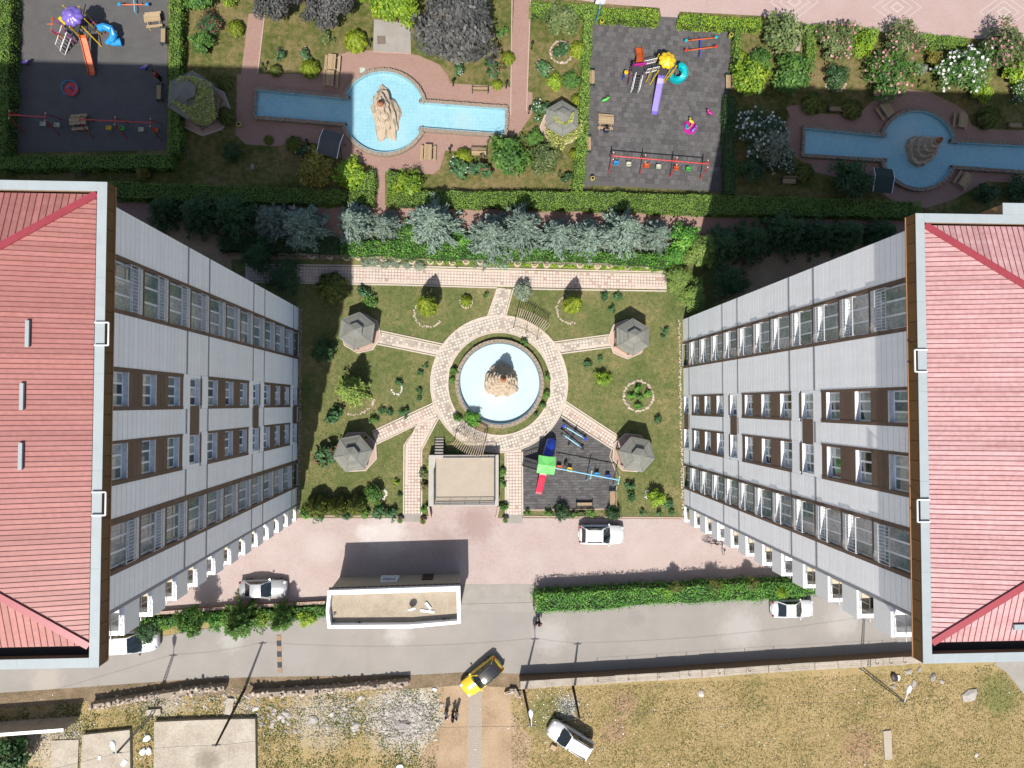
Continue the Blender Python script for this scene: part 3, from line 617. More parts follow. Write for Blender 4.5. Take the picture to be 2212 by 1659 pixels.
# ================================================================ gazebos
m_shing = M('grey_shingle', (0.148, 0.148, 0.130), (0.119, 0.119, 0.104), rough=.9, scale=3, fine=30, rnd=.12)
m_shing2 = M('grey_shingle_ridge', (0.115, 0.115, 0.101), rough=.9)
def hexpt(r, k, n=6): return (r*math.cos(2*math.pi*k/n), r*math.sin(2*math.pi*k/n))
def gazebo_proto(R=1.78):
    T = thing('gazebo', 'x', 'gazebo'); n = 6
    ze, zp = 2.35, 3.05
    for k in range(n):
        a, b = hexpt(R, k), hexpt(R, k+1); c, d = hexpt(R*.30, k+1), hexpt(R*.30, k)
        q = [(a[0], a[1], ze), (b[0], b[1], ze), (c[0], c[1], zp-.08), (d[0], d[1], zp-.08)]
        mb = MB(); mb.add(q + [(x, y, z-.05) for x, y, z in q], [(0,1,2,3), (7,6,5,4), (0,4,5,1), (1,5,6,2), (2,6,7,3), (3,7,4,0)]); p = mb.build('roof_panel', m_shing, T)
        for c_ in range(6):
            f0, f1 = c_/6, (c_+1)/6+.01; q0 = [Vector(q[0]).lerp(Vector(q[3]), f0), Vector(q[1]).lerp(Vector(q[2]), f0), Vector(q[1]).lerp(Vector(q[2]), min(f1, 1)), Vector(q[0]).lerp(Vector(q[3]), min(f1, 1))]; up_ = Vector((0, 0, .03)); u2 = Vector((0, 0, .006))
            sh = MB(); sh.add([q0[0]+up_, q0[1]+up_, q0[2]+u2, q0[3]+u2, q0[0], q0[1]], [(0, 1, 2, 3), (4, 5, 1, 0)]); sh.build('shingle_course', m_shing, p)
        m2 = MB(); m2.bar((a[0], a[1], ze+.015), (d[0], d[1], zp-.065), .07, .03); m2.build('roof_ridge', m_shing2, p)
        a, b = hexpt(R*.40, k), hexpt(R*.40, k+1)
        mb = MB(); mb.add([(a[0], a[1], zp+.18), (b[0], b[1], zp+.18), (0, 0, zp+.46), (a[0], a[1], zp+.13), (b[0], b[1], zp+.13), (0, 0, zp+.40)], [(0,1,2), (5,4,3), (0,3,4,1)]); mb.build('cap_panel', m_shing, T)
        a = hexpt(R*.86, k); MB().tube([(a[0], a[1], 0), (a[0], a[1], ze+.02)], .06, 8).build('post', m_wood, T)
        if k:
            a, b = hexpt(R*.84, k), hexpt(R*.84, k+1); mb = MB(); mb.bar((a[0], a[1], .85), (b[0], b[1], .85), .07); mb.bar((a[0], a[1], .45), (b[0], b[1], .45), .05)
            for i in range(1, 8): x = a[0]+(b[0]-a[0])*i/8; y = a[1]+(b[1]-a[1])*i/8; mb.bar((x, y, .12), (x, y, .85), .04)
            mb.build('railing', m_wood, T)
            a, b = hexpt(R*.70, k), hexpt(R*.70, k+1); mb = MB(); mb.bar((a[0], a[1], .45), (b[0], b[1], .45), .32, .05); mb.build('seat', m_wood, T)
    MB().lathe([(.32*R, zp-.12), (.30*R, zp+.15)], 6).build('lantern', m_black, T)
    MB().prism([hexpt(R*1.06, k, 8) for k in range(8)], 0, .10).build('floor', m_pink, T)
    mb = MB(); mb.strip([hexpt(R*1.08, k, 8) for k in range(8)], .10, 0, .16, True); mb.build('floor_kerb', m_kerbw, T)
    return T
gz = gazebo_proto(); _u = []
for (px, py, a, lab, sc) in ((770, 714, 82, 'hexagonal grey shingle gazebo at the top left of the garden court', 1), (1368, 727, 90, 'hexagonal grey shingle gazebo at the top right of the garden court', 1),
                             (761, 980, 70, 'hexagonal grey shingle gazebo at the bottom left of the garden court', 1.02), (1377, 982, 108, 'hexagonal grey shingle gazebo beside the small playground', 1),
                             (1215, 253, 90, 'hexagonal grey gazebo with yellow creeper beside the sunny playground', .98), (418, 212, 88, 'hexagonal shaded gazebo half buried in pale creeper', 1.3)):
    x, y = W(px, py, 2.6); place(gz, _u, (x, y, .02), R_(a), lab, 'hexagonal gazebos', sc)
# ================================================================ benches and tables
def bench_proto():
    T = thing('park_bench', 'x', 'bench')
    for i in range(4): bx('slat', T, m_wood, -.72, .72, -.20+.12*i, -.10+.12*i, .43, .46)
    for i in range(3): bx('slat', T, m_wood, -.72, .72, .30+.03*i, .325+.03*i, .55+.13*i, .65+.13*i)
    for x in (-.76, .76):
        mb = MB(); mb.bar((x, -.22, 0), (x, -.22, .62), .05); mb.bar((x, .28, 0), (x, .40, .95), .05); mb.bar((x, -.24, .62), (x, .33, .62), .06); mb.bar((x, -.22, .41), (x, .3, .41), .05); mb.build('end_frame', m_dgreen, T)
    return T
pb = bench_proto(); _u = []
for (px, py, a, lab) in ((1278, 172, 90, 'park bench at the upper left edge of the sunny playground'), (1270, 315, 90, 'park bench at the lower left edge of the sunny playground'), (1569, 182, -90, 'park bench at the right edge of the sunny playground below the shrub'),
                         (1563, 326, -90, 'park bench in building shade at the right edge of the sunny playground'), (1261, 1089, 180, 'park bench facing up the court at the bottom of the small playground'), (1320, 1076, -90, 'park bench under the blue swing end of the small playground'),
                         (29, 59, 90, 'park bench by the hedge at the top left corner'), (16, 202, 90, 'shaded park bench at the far left edge of the picture'), (357, 83, -90, 'park bench against the hedge right of the purple canopy'), (348, 204, -90, 'shaded park bench left of the creeper gazebo'),
                         (1037, 197, 180, 'park bench on the brick edge right of the sunny pool'), (1034, 335, 0, 'park bench between two bushes below the sunny pool'), (1800, 239, 180, 'shaded park bench above the left arm of the dark pool'), (2185, 274, 180, 'shaded park bench at the right edge above the dark pool'), (1700, 395, 0, 'shaded park bench below the left arm of the dark pool')):
    place(pb, _u, W(px, py), R_(a), lab, 'park benches')
def picnic_proto():
    T = thing('picnic_table', 'x', 'table'); 
    for i in range(6): bx('table_slat', T, m_wood, -.75, .75, -.36+.122*i, -.25+.122*i, .72, .76)
    for sd in (-1, 1):
        for i in range(2): bx('bench_slat', T, m_wood, -.75, .75, sd*.62-.13+.132*i, sd*.62-.01+.132*i, .42, .46)
    for x in (-.55, .55):
        mb = MB(); mb.bar((x, -.75, 0), (x, -.2, .72), .07); mb.bar((x, .75, 0), (x, .2, .72), .07); mb.bar((x, -.72, .40), (x, .72, .40), .06); mb.build('leg_frame', m_wood, T)
    return T
pt = picnic_proto(); _u = []
for (px, py, a, lab) in ((718, 137, 86, 'wooden picnic table in the sun left of the sunny pool'), (714, 172, 86, 'wooden picnic table end to end with another in the shade edge'), (925, 331, 88, 'wooden picnic table on brick paving below the sunny pool'), (1308, 263, -3, 'wooden picnic table with a seated person in the sunny playground'),
                         (332, 43, 8, 'wooden picnic table right of the purple canopy'), (172, 264, 6, 'wooden picnic table in deep shade under the red swings'), (1911, 239, -55, 'dark wooden picnic table at upper left of the shaded pool'), (2074, 262, -98, 'dark wooden picnic table at upper right of the shaded pool'), (2079, 390, 56, 'dark wooden picnic table at lower right of the shaded pool')):
    place(pt, _u, W(px, py, .4), R_(a), lab, 'picnic tables')
def canopy_swing(px, py, rz, mat, label):
    T = thing('canopy_swing_seat', label, 'swing seat', (*W(px, py, 1.8), 0), rz)
    mb = MB(); mb.add([(-.95, -1.25, 1.75), (.95, -1.25, 1.75), (.95, .2, 2.05), (-.95, .2, 2.05), (.95, 1.15, 1.7), (-.95, 1.15, 1.7)], [(0,1,2,3), (3,2,4,5)]); mb.add([(x, y, z-.04) for x, y, z in [(-.95, -1.25, 1.75), (.95, -1.25, 1.75), (.95, .2, 2.05), (-.95, .2, 2.05), (.95, 1.15, 1.7), (-.95, 1.15, 1.7)]], [(3,2,1,0), (5,4,2,3)])
    mb.build('canopy', mat, T)
    for x in (-.97, .97):
        mb = MB(); mb.tube([(x, -1.27, 1.76), (x, .2, 2.07), (x, 1.17, 1.71)], .035, 6); mb.build('canopy_edge', m_rail, T)
        mb = MB(); mb.tube([(x, -.8, 0), (x, 0, 1.95), (x, .8, 0)], .035, 6); mb.build('side_frame', m_black, T)
    bx('seat', T, m_wood, -.8, .8, -.25, .25, .45, .5); bx('backrest', T, m_wood, -.8, .8, .25, .3, .5, .95)
    return T
canopy_swing(713, 309, R_(-14), M('grey_canopy', (0.061, 0.068, 0.068), rough=.8), 'swing seat with dark grey canopy beside the sunny pool')
canopy_swing(1908, 388, R_(-4), M('green_canopy', (0.022, 0.043, 0.036), rough=.8), 'swing seat with dark green canopy beside the shaded pool')
# ================================================================ play equipment
def paint(name, c, rough=.35): return M('paint_' + name, c, tuple(x*.85 for x in c), rough=rough, scale=3, spec=.5)
c_red, c_or, c_yel, c_pur, c_teal = paint('red', (0.396, 0.022, 0.018)), paint('orange', (0.490, 0.086, 0.014)), paint('yellow', (0.562, 0.360, 0.007)), paint('purple', (0.137, 0.094, 0.374)), paint('teal', (0.000, 0.302, 0.331))
c_blue, c_dblue, c_sky, c_grn, c_mag, c_lime = paint('blue', (0.014, 0.216, 0.490)), paint('deep_blue', (0.009, 0.040, 0.302)), paint('sky', (0.158, 0.403, 0.518)), paint('green', (0.043, 0.324, 0.036)), paint('magenta', (0.324, 0.014, 0.180)), paint('lime', (0.144, 0.490, 0.122))
c_crim = paint('crimson', (0.446, 0.007, 0.036)); c_cream = paint('cream', (0.446, 0.446, 0.324)); c_pole = paint('plum', (0.158, 0.022, 0.115)); m_deck = M('play_deck', (0.036, 0.036, 0.040), rough=.7)
def sweep(path, prof, closed=False, flat=True):
    mb = MB(); P = [Vector(p) for p in path]; n = len(prof); vs_ = []; fs = []
    for i, p in enumerate(P):
        t = (P[min(i+1, len(P)-1)] - P[max(i-1, 0)]).normalized(); sd = Vector((-t.y, t.x, 0))
        sd = sd.normalized() if sd.length > 1e-6 else Vector((1, 0, 0)); up = t.cross(sd); up = -up if up.z < 0 else up
        for a, c in prof: vs_.append(p + sd*a + up*c)
    m = n if closed else n-1
    for i in range(len(P)-1):
        for k in range(m): fs.append((i*n+k, i*n+(k+1) % n, (i+1)*n+(k+1) % n, (i+1)*n+k))
    if closed and not flat: pass
    mb.add(vs_, fs); return mb
def U(w, h, t=.035): return [(-w/2, h), (-w/2, -.02), (w/2, -.02), (w/2, h), (w/2-t, h), (w/2-t, .02), (-w/2+t, .02), (-w/2+t, h)]
def circ(r, n=12): return [(r*math.cos(2*math.pi*k/n), r*math.sin(2*math.pi*k/n)) for k in range(n)]
def P3(px, py, z): x, y = W(px, py, z); return (x, y, z)
def slide(T, a, b, z, mat, w=.55):
    A, B_ = Vector(P3(*a, z)), Vector(P3(*b, .25)); pts = [A, A.lerp(B_, .08)]; pts[1].z = z - .03
    for t in (.2, .4, .6, .8, .9): q = A.lerp(B_, t); q.z = z + (.22 - z)*(t/.9); pts.append(q)
    e = A.lerp(B_, 1.0); e.z = .20; pts.append(e); sweep(pts, U(w, .20), True).build('slide', mat, T)
def ladder(T, a, b, z, mat, w=.7, n=6):
    A, B_ = Vector(P3(*a, z)), Vector(P3(*b, .02)); t = (A-B_); s_ = Vector((-t.y, t.x, 0)).normalized()*w/2; mb = MB()
    for sd in (-1, 1):
        mb.bar(B_+s_*sd, A+s_*sd, .05); mb.bar(B_+s_*sd+Vector((0, 0, .75)), A+s_*sd+Vector((0, 0, .8)), .045)
        for i in range(n+1): q = B_.lerp(A, i/n)+s_*sd; mb.bar(q, q+Vector((0, 0, .77)), .03)
    mb.build('stair_rail', mat, T)
    for i in range(n):
        q = B_.lerp(A, (i+.5)/n); mb = MB(); mb.bar(q-s_, q+s_, .20, .03); mb.build('step', m_deck, T)
def posts(T, pts, z0, z1, mat):
    for p in pts:
        x, y = W(p[0], p[1], z1); MB().tube([(x, y, z0), (x, y, z1)], .05, 8).build('post', mat, T); 
def platform(T, c, z, half, ang):
    x, y = W(*c, z); o = bx('deck', T, m_deck, x-half, x+half, y-half, y+half, z-.06, z); o.rotation_euler = (0, 0, ang); return x, y
def flower_roof(T, c, z, r, mat, lobes=9):
    x, y = W(*c, z); n = lobes*6; prof = [(1.0, 0), (.97, .12), (.86, .26), (.62, .40), (.38, .46), (.34, .56), (.16, .66), (.02, .68)]
    mb = MB(); mb.lathe([(r*a, z + r*h) for a, h in prof], n, (x, y), 0, lambda g, zz: 1 - .16*(1-abs(math.cos(lobes*g/2)))*(1 if zz < z + r*.42 else .5)); mb.build('canopy', mat, T, smooth=True)
# --- sunny playground unit
T = thing('play_unit', 'climbing unit with yellow flower canopy and purple, red and teal slides', 'play structure', (0, 0, 0))
platform(T, (1378, 146), 1.45, .55, -.05); platform(T, (1432, 148), 1.45, .55, .1); platform(T, (1430, 150), 1.46, .5, .1)
flower_roof(T, (1441, 131), 2.9, .86, c_yel)
slide(T, (1428, 163), (1413, 247), 1.45, c_pur, .62)
ladder(T, (1378, 165), (1370, 201), 1.35, m_white)
path = [P3(1381, 143, 1.45), P3(1381, 134, 1.4), P3(1382, 124, 1.0), P3(1379, 114, .55), P3(1379, 104, .3)]; sweep(path, U(.68, .32), True).build('slide', c_or, T)
mb = MB(); a, b = Vector(P3(1392, 149, 1.45)), Vector(P3(1418, 143, 1.45)); d = (b-a); q = Vector((-d.y, d.x, 0)).normalized()*.42
for sd in (-1, 1):
    mb.bar(a+q*sd+Vector((0, 0, .75)), b+q*sd+Vector((0, 0, .75)), .045); mb.bar(a+q*sd, b+q*sd, .05)
    for i in range(8): e = a.lerp(b, i/7)+q*sd; mb.bar(e, e+Vector((0, 0, .75)), .03)
mb.build('bridge_rail', m_white, T)
for i in range(7): e = a.lerp(b, (i+.5)/7); m2 = MB(); m2.bar(e-q, e+q, .13, .03); m2.build('bridge_plank', m_deck, T)
cx, cy = W(1464, 163, .8); pts = []
for i in range(18): g = R_(100 - 330*i/17); z = 1.45 - 1.15*i/17; pts.append((cx + .55*math.cos(g), cy + .55*math.sin(g), z))
sweep(pts, U(.62, .30), True).build('spiral_slide', c_teal, T)
for p in ((1450, 146), (1412, 146), (1424, 117), (1462, 142)): posts(T, [p], 0, 2.9, c_yel)
for a_, b_ in (((1423, 152), (1404, 182)), ((1454, 152), (1434, 178))):
    mb = MB(); mb.tube([P3(*a_, 2.2), P3(*b_, .05)], .05, 8); mb.build('slide_bar', c_yel, T)
posts(T, [(1369, 136), (1397, 133), (1366, 160), (1391, 158)], 0, 2.3, c_pole)
mb = MB(); mb.bar(P3(1369, 141, 2.2), P3(1396, 138, 2.2), .12, .3); mb.build('panel', c_mag, T)
m = MB().lathe([(.18, .9), (.2, 1.2)], 12, W(1352, 158, 1)); m.build('drum', c_yel, T); posts(T, [(1349, 160), (1354, 154)], 0, 1.2, c_dblue)
# --- top left playground unit
T = thing('play_unit', 'climbing unit with purple flower canopy, orange slide and blue tube slide', 'play structure', (0, 0, 0))
platform(T, (160, 52), 1.5, .6, -.3); platform(T, (195, 54), 1.5, .5, -.2)
flower_roof(T, (157, 36), 3.0, .98, c_pur)
slide(T, (180, 76), (199, 162), 1.5, c_or, .62)
ladder(T, (150, 72), (135, 112), 1.45, m_white, .75)
pts = [P3(212, 62, 1.5), P3(224, 58, 1.45), P3(238, 62, 1.3), P3(246, 74, 1.0), P3(242, 86, .75), P3(234, 90, .6), P3(246, 92, .45), P3(262, 91, .35)]
sweep(pts, circ(.34), True).build('tube_slide', c_blue, T)
posts(T, [(136, 12), (170, 14), (182, 40), (150, 58)], 0, 2.9, c_yel); posts(T, [(112, 37), (110, 66), (125, 70), (202, 48)], 0, 2.0, c_or)
for a_, b_ in (((150, 56), (175, 76)), ((176, 56), (219, 100))):
    mb = MB(); mb.tube([P3(*a_, 2.2), P3(*b_, .05)], .05, 8); mb.build('slide_bar', c_yel, T)
for a_, b_ in (((113, 40), (111, 64)), ((102, 52), (116, 52))):
    mb = MB(); mb.tube([P3(*a_, 1.6), P3(*b_, 1.6)], .04, 8); mb.build('climbing_bar', c_or, T)
for a_, b_ in (((118, 44), (135, 56)), ((190, 40), (210, 54)), ((112, 66), (128, 75)), ((137, 66), (165, 92))):
    mb = MB(); mb.bar(P3(*a_, 1.7), P3(*b_, 1.6), .1, .35); mb.build('panel', c_pole, T)
mb = MB(); mb.bar(P3(128, 38, 2.4), P3(142, 52, 2.4), .3, .1); mb.build('roof_flap', c_yel, T)
# --- court playground unit
T = thing('play_unit', 'play tower with lime green pyramid roof, red slide and blue tube', 'play structure', (0, 0, 0))
cx, cy = platform(T, (1181, 1000), 1.4, .62, -.12)
x, y = W(1181, 1005, 2.9)
hw = .82; cr, sr = math.cos(-.12), math.sin(-.12); rot = lambda a, b: (x + a*cr - b*sr, y + a*sr + b*cr)
ap = (x, y, 3.25)
for k, (a, b) in enumerate((((-hw, -hw), (hw, -hw)), ((hw, -hw), (hw, hw)), ((hw, hw), (-hw, hw)), ((-hw, hw), (-hw, -hw)))):
    A, B_ = rot(*a), rot(*b); mid = rot((a[0]+b[0])/2*1.0, (a[1]+b[1])/2*1.0)
    mb = MB(); mb.add([(*A, 2.58), (*mid, 3.02), (*B_, 2.58), ap, (*A, 2.53), (*mid, 2.97), (*B_, 2.53)], [(0,1,3), (1,2,3), (0,4,5,1), (1,5,6,2)]); mb.build('roof_panel', c_lime, T)
for a, b in ((-.55, -.55), (.55, -.55), (.55, .55), (-.55, .55)): q = rot(a, b); MB().tube([(*q, 0), (*q, 2.85)], .05, 8).build('post', c_sky, T)
slide(T, (1173, 1022), (1163, 1067), 1.4, c_crim, .62)
pts = [P3(1183, 985, 1.5), P3(1185, 975, 1.5), P3(1188, 965, 1.25), P3(1190, 955, .7)]; sweep(pts, circ(.50, 16), True).build('tube_slide', c_dblue, T, smooth=True)
ladder(T, (1163, 1005), (1130, 995), 1.35, m_black, .85, 7)
# --- swings
def swing(px, frames, seats, mat, z, label, span=.62, nz=2.4):
    """px: beam ends; frames: positions 0..1; seats: (position, paint)"""
    A, B_ = Vector(P3(*px[0], z)), Vector(P3(*px[1], z)); d = (B_-A); q = Vector((-d.y, d.x, 0)).normalized()
    T = thing('swing_set', label, 'swing', (0, 0, 0))
    MB().tube([A, B_], .055, 8).build('beam', mat, T)
    for f in frames:
        c = A.lerp(B_, f); mb = MB()
        mb.tube([c+q*span*1.25-Vector((0, 0, z)), c+q*span*.5], .045, 8); mb.tube([c-q*span*1.25-Vector((0, 0, z)), c-q*span*.5], .045, 8); mb.tube([c+q*span*.55, c-q*span*.55], .05, 8); mb.build('leg_frame', mat, T)
        for sd in (-1, 1): MB().lathe([(.06, 0), (.07, .03), (.05, .07)], 8).build('end_cap', c_cream, T, tuple(c+q*span*.55*sd))
    for f, pm in seats:
        c = A.lerp(B_, f); t = d.normalized(); mb = MB()
        for sd in (-.2, .2): mb.tube([c+t*sd, Vector((c.x, c.y, .62))+t*sd*.9], .012, 4)
        mb.build('chain', m_rail, T)
        s_ = MB(); s0 = Vector((c.x, c.y, .45)); 
        s_.bar(s0-t*.21, s0+t*.21, .34, .05); s_.bar(s0-t*.21-q*.17+Vector((0, 0, .14)), s0+t*.21-q*.17+Vector((0, 0, .14)), .05, .28); s_.bar(s0-t*.21+q*.17+Vector((0, 0, .12)), s0+t*.21+q*.17+Vector((0, 0, .12)), .05, .10)
        for sd in (-.2, .2): s_.bar(s0+t*sd-q*.17+Vector((0, 0, .12)), s0+t*sd+q*.17+Vector((0, 0, .12)), .05, .12)
        s_.build('swing_seat', pm, T)
    return T
swing(((1325, 337), (1529, 354)), (0, .337, .67, 1), ((.07, c_blue), (.205, c_cream), (.40, c_or), (.53, c_cream), (.72, c_or), (.855, c_grn)), c_red, 2.3, 'long red swing frame with six coloured seats in the sunny playground')
swing(((1200, 1011), (1337, 1037)), (.56, 1), ((.09, c_or), (.26, c_yel), (.70, c_blue), (.88, c_dblue)), c_sky, 2.2, 'light blue swing beam with four seats beside the green roofed tower')
swing(((20, 248), (98, 253)), (0, 1), ((.6, c_cream), (1.0, c_cream)), c_red, 2.3, 'shorter red swing frame at the left edge in shade')
swing(((172, 258), (325, 265)), (0, .5, 1), ((.27, c_yel), (.46, c_grn), (.74, c_cream), (.95, c_or)), c_red, 2.3, 'longer red swing frame in shade left of the creeper gazebo')
# --- seesaws
def seesaw(ends, mats, label, pivots):
    T = thing('seesaw', label, 'seesaw', (0, 0, 0))
    for i, (a, b) in enumerate(ends):
        A, B_ = Vector(P3(*a, .75)), Vector(P3(*b, .45)); mb = MB(); mb.tube([A, B_], .055, 8); mb.build('beam', mats[0], T); t = (B_-A).normalized(); q = Vector((-t.y, t.x, 0))
        for e, f in ((A, .12), (B_, .88)):
            c = A.lerp(B_, f); m2 = MB(); m2.tube([c-q*.18+Vector((0, 0, .3)), c+q*.18+Vector((0, 0, .3))], .025, 6); m2.tube([c, c+Vector((0, 0, .3))], .025, 6); m2.build('handle', m_black, T)
            MB().lathe([(.15, 0), (.17, .04), (.13, .08)], 10).build('seat', mats[1 + i % (len(mats)-1)], T, tuple(e+Vector((0, 0, .03))))
    A, B_ = Vector(P3(*pivots[0], .55)), Vector(P3(*pivots[1], .55)); mb = MB(); mb.tube([A, B_], .05, 8)
    for c in (A, B_): mb.tube([c, Vector((c.x, c.y, 0))], .05, 8)
    mb.build('pivot_frame', mats[-1], T); return T
seesaw((((1218, 920), (1264, 948)), ((1214, 937), (1258, 968))), [c_sky, c_dblue, m_black], 'double light blue seesaw in the court playground', ((1246, 926), (1229, 961)))
seesaw((((1482, 88), (1547, 81)), ((1482, 109), (1547, 101))), [c_or, c_teal, c_red, c_dblue], 'double orange seesaw at the top of the sunny playground', ((1513, 81), (1512, 117)))
seesaw((((258, 10), (318, 10)),), [c_or, c_blue, c_sky], 'single orange seesaw at the very top left', ((289, 0), (291, 24)))
# --- carousels
T = thing('carousel', 'magenta roundabout with orange, green and purple ride on seats', 'carousel', (*W(1489, 277), 0))
MB().lathe([(.68, .12), (.70, .18), (.1, .19)], 24).build('disc', c_mag, T); MB().lathe([(.05, 0), (.05, .8)], 8).build('spindle', c_yel, T)
for g, pm, nm in ((80, c_yel, 0), (185, c_teal, 1), (300, c_pur, 2)):
    x, y = .45*math.cos(R_(g)), .45*math.sin(R_(g)); mb = MB(); mb.tube([(-.28, 0, .3), (-.1, 0, .42), (.15, 0, .42), (.28, 0, .55)], [.06, .15, .15, .08], 8); mb.tube([(.24, 0, .5), (.28, 0, .8), (.40, 0, .82)], [.07, .09, .05], 8); mb.tube([(0, 0, .1), (0, 0, .4)], .05, 6)
    mb.build('rider', pm, T, (x, y, .1), R_(g + 70 + nm*20), smooth=True)
T = thing('carousel', 'blue and red roundabout in deep shade', 'carousel', (*W(157, 195), 0))
MB().lathe([(.62, .15), (.64, .2), (.05, .21)], 24).build('disc', c_red, T); MB().lathe([(.1, .2), (.12, .7), (.05, .8)], 10).build('spindle', c_blue, T)
mb = MB(); mb.tube(arc((0, 0), .7, R_(-60), R_(250), 24) and [(a, b, .6) for a, b in arc((0, 0), .7, R_(-60), R_(250), 24)], .03, 6); mb.build('hand_rail', c_blue, T)
# --- spring riders
def rider(px, py, rz, pm, label):
    T = thing('spring_rider', label, 'spring rider', (*W(px, py), 0), rz)
    MB().tube([(0, 0, 0), (.03, 0, .1), (-.03, 0, .2), (.02, 0, .3)], .07, 8).build('spring', m_black, T)
    mb = MB(); mb.tube([(-.42, 0, .35), (-.25, 0, .45), (0, 0, .45), (.2, 0, .5), (.3, 0, .72), (.44, 0, .76)], [.03, .11, .16, .15, .11, .05], 10); mb.build('body', pm, T, smooth=True)
    mb = MB(); mb.tube([(.22, -.2, .66), (.22, .2, .66)], .02, 6); mb.build('handle', c_or, T)
rider(1305, 220, R_(20), c_grn, 'bright green animal spring rider on the sunny playground'); rider(1530, 248, R_(150), c_mag, 'magenta animal spring rider near the roundabout')
rider(61, 140, R_(10), c_pur, 'purple spring rider at the far left in shade'); rider(316, 151, R_(5), c_pur, 'purple spring rider with yellow foot near the shaded hedge')
# --- litter bins shaped like cups on a stand
def bin_(px, py, rz, label):
    T = thing('litter_bin', label, 'bin', (*W(px, py), 0), rz)
    MB().lathe([(.13, .35), (.2, .85), (.21, .87), (.16, .88)], 12).build('basket', paint('lemon', (0.446, 0.346, 0.050)), T); MB().lathe([(.15, .88), (.14, .885)], 12).build('opening', m_black, T)
    mb = MB(); mb.tube([(-.22, 0, 0), (-.22, 0, .6), (.22, 0, .6), (.22, 0, 0)], .025, 6); mb.build('stand', c_grn, T)
for px, py, r, lab in ((1297, 55, .3, 'yellow bin at the upper left corner of the sunny playground'), (1573, 85, -.3, 'yellow bin at the upper right corner of the sunny playground'), (1277, 391, 0, 'yellow bin at the lower left corner of the sunny playground'), (18, 311, .8, 'yellow bin at the lower left in deep shade'), (522, 276, .2, 'yellow bin beside the shaded brick walk'), (794, 944, .5, 'bin in shadow under the lower left gazebo')): bin_(px, py, r, lab)
# --- basketball stand, park lamps
T = thing('basketball_hoop', 'white basketball backboard on a blue post by the playground corner', 'hoop', (*W(1286, 48), 0))
MB().tube([(0, 0, 0), (0, 0, 2.3), (.0, .45, 2.6)], .05, 8).build('post', c_blue, T); bx('backboard', T, m_white, -.45, .45, .45, .5, 2.3, 2.95); mb = MB(); mb.tube([(a, b+.75, 2.45) for a, b in arc((0, 0), .22, 0, 6.2, 14)], .015, 5); mb.build('ring', c_or, T)
def lamp(px, py, label, h=3.0):
    T = thing('park_lamp', label, 'lamp', (*W(px, py), 0))
    MB().tube([(0, 0, 0), (0, 0, .25), (0, 0, h)], [.09, .05, .035], 8).build('post', m_black, T); MB().lathe([(.03, h), (.13, h+.12), (.15, h+.25), (.08, h+.38), (.02, h+.4)], 10).build('globe', m_black, T)
for k, (px, py, lab) in enumerate(((575, 150, 'black park lamp at the corner of the shaded brick walk'), (800, 100, 'black park lamp beside the grey cover slab'), (979, 185, 'black park lamp right of the sunny pool court'), (1093, 190, 'black park lamp at the end of the pool arm'), (972, 330, 'black park lamp beside the round yellow bush'), (668, 312, 'black park lamp left of the canopy seat'),
                                   (1148, 105, 'black park lamp by the brick walk right of the dark tree'), (1142, 245, 'black park lamp where the walk turns to the gazebo'), (1786, 62, 'black park lamp on the left at the plaza hedge'), (1818, 58, 'black park lamp on the right at the plaza hedge'), (1982, 188, 'black park lamp above the shaded pool court'))): lamp(px, py, lab, .9)
# ================================================================ vegetation
def unit(v): return v / np.maximum(np.linalg.norm(v, axis=1, keepdims=True), 1e-9)
def kites(pos, nrm, size, aspect=.55, along=None, rg=RNG):
    """one kite-shaped leaf per position, facing nrm, its length along `along` or any way"""
    n = len(pos); nrm = unit(nrm)
    a = rg.normal(size=(n, 3)) if along is None else along + rg.normal(size=(n, 3))*.25
    a = unit(a - nrm*np.sum(a*nrm, axis=1, keepdims=True)); b = np.cross(nrm, a); s = size[:, None]
    return np.stack([pos - a*s*.5, pos + b*s*aspect*.5 + a*s*.05, pos + a*s*.5, pos - b*s*aspect*.5 + a*s*.05], axis=1)
def ball_clumps(nc, rx, rz, zc, rg, flat=0.0):
    """clump centres spread over an uneven dome"""
    d = unit(rg.normal(size=(nc, 3))); d[:, 2] = np.abs(d[:, 2])*(1-flat) - .25*rg.random(nc); rr = rg.random(nc)**.35
    return np.stack([d[:, 0]*rx*rr, d[:, 1]*rx*rr, zc + d[:, 2]*rz*rr], axis=1), d
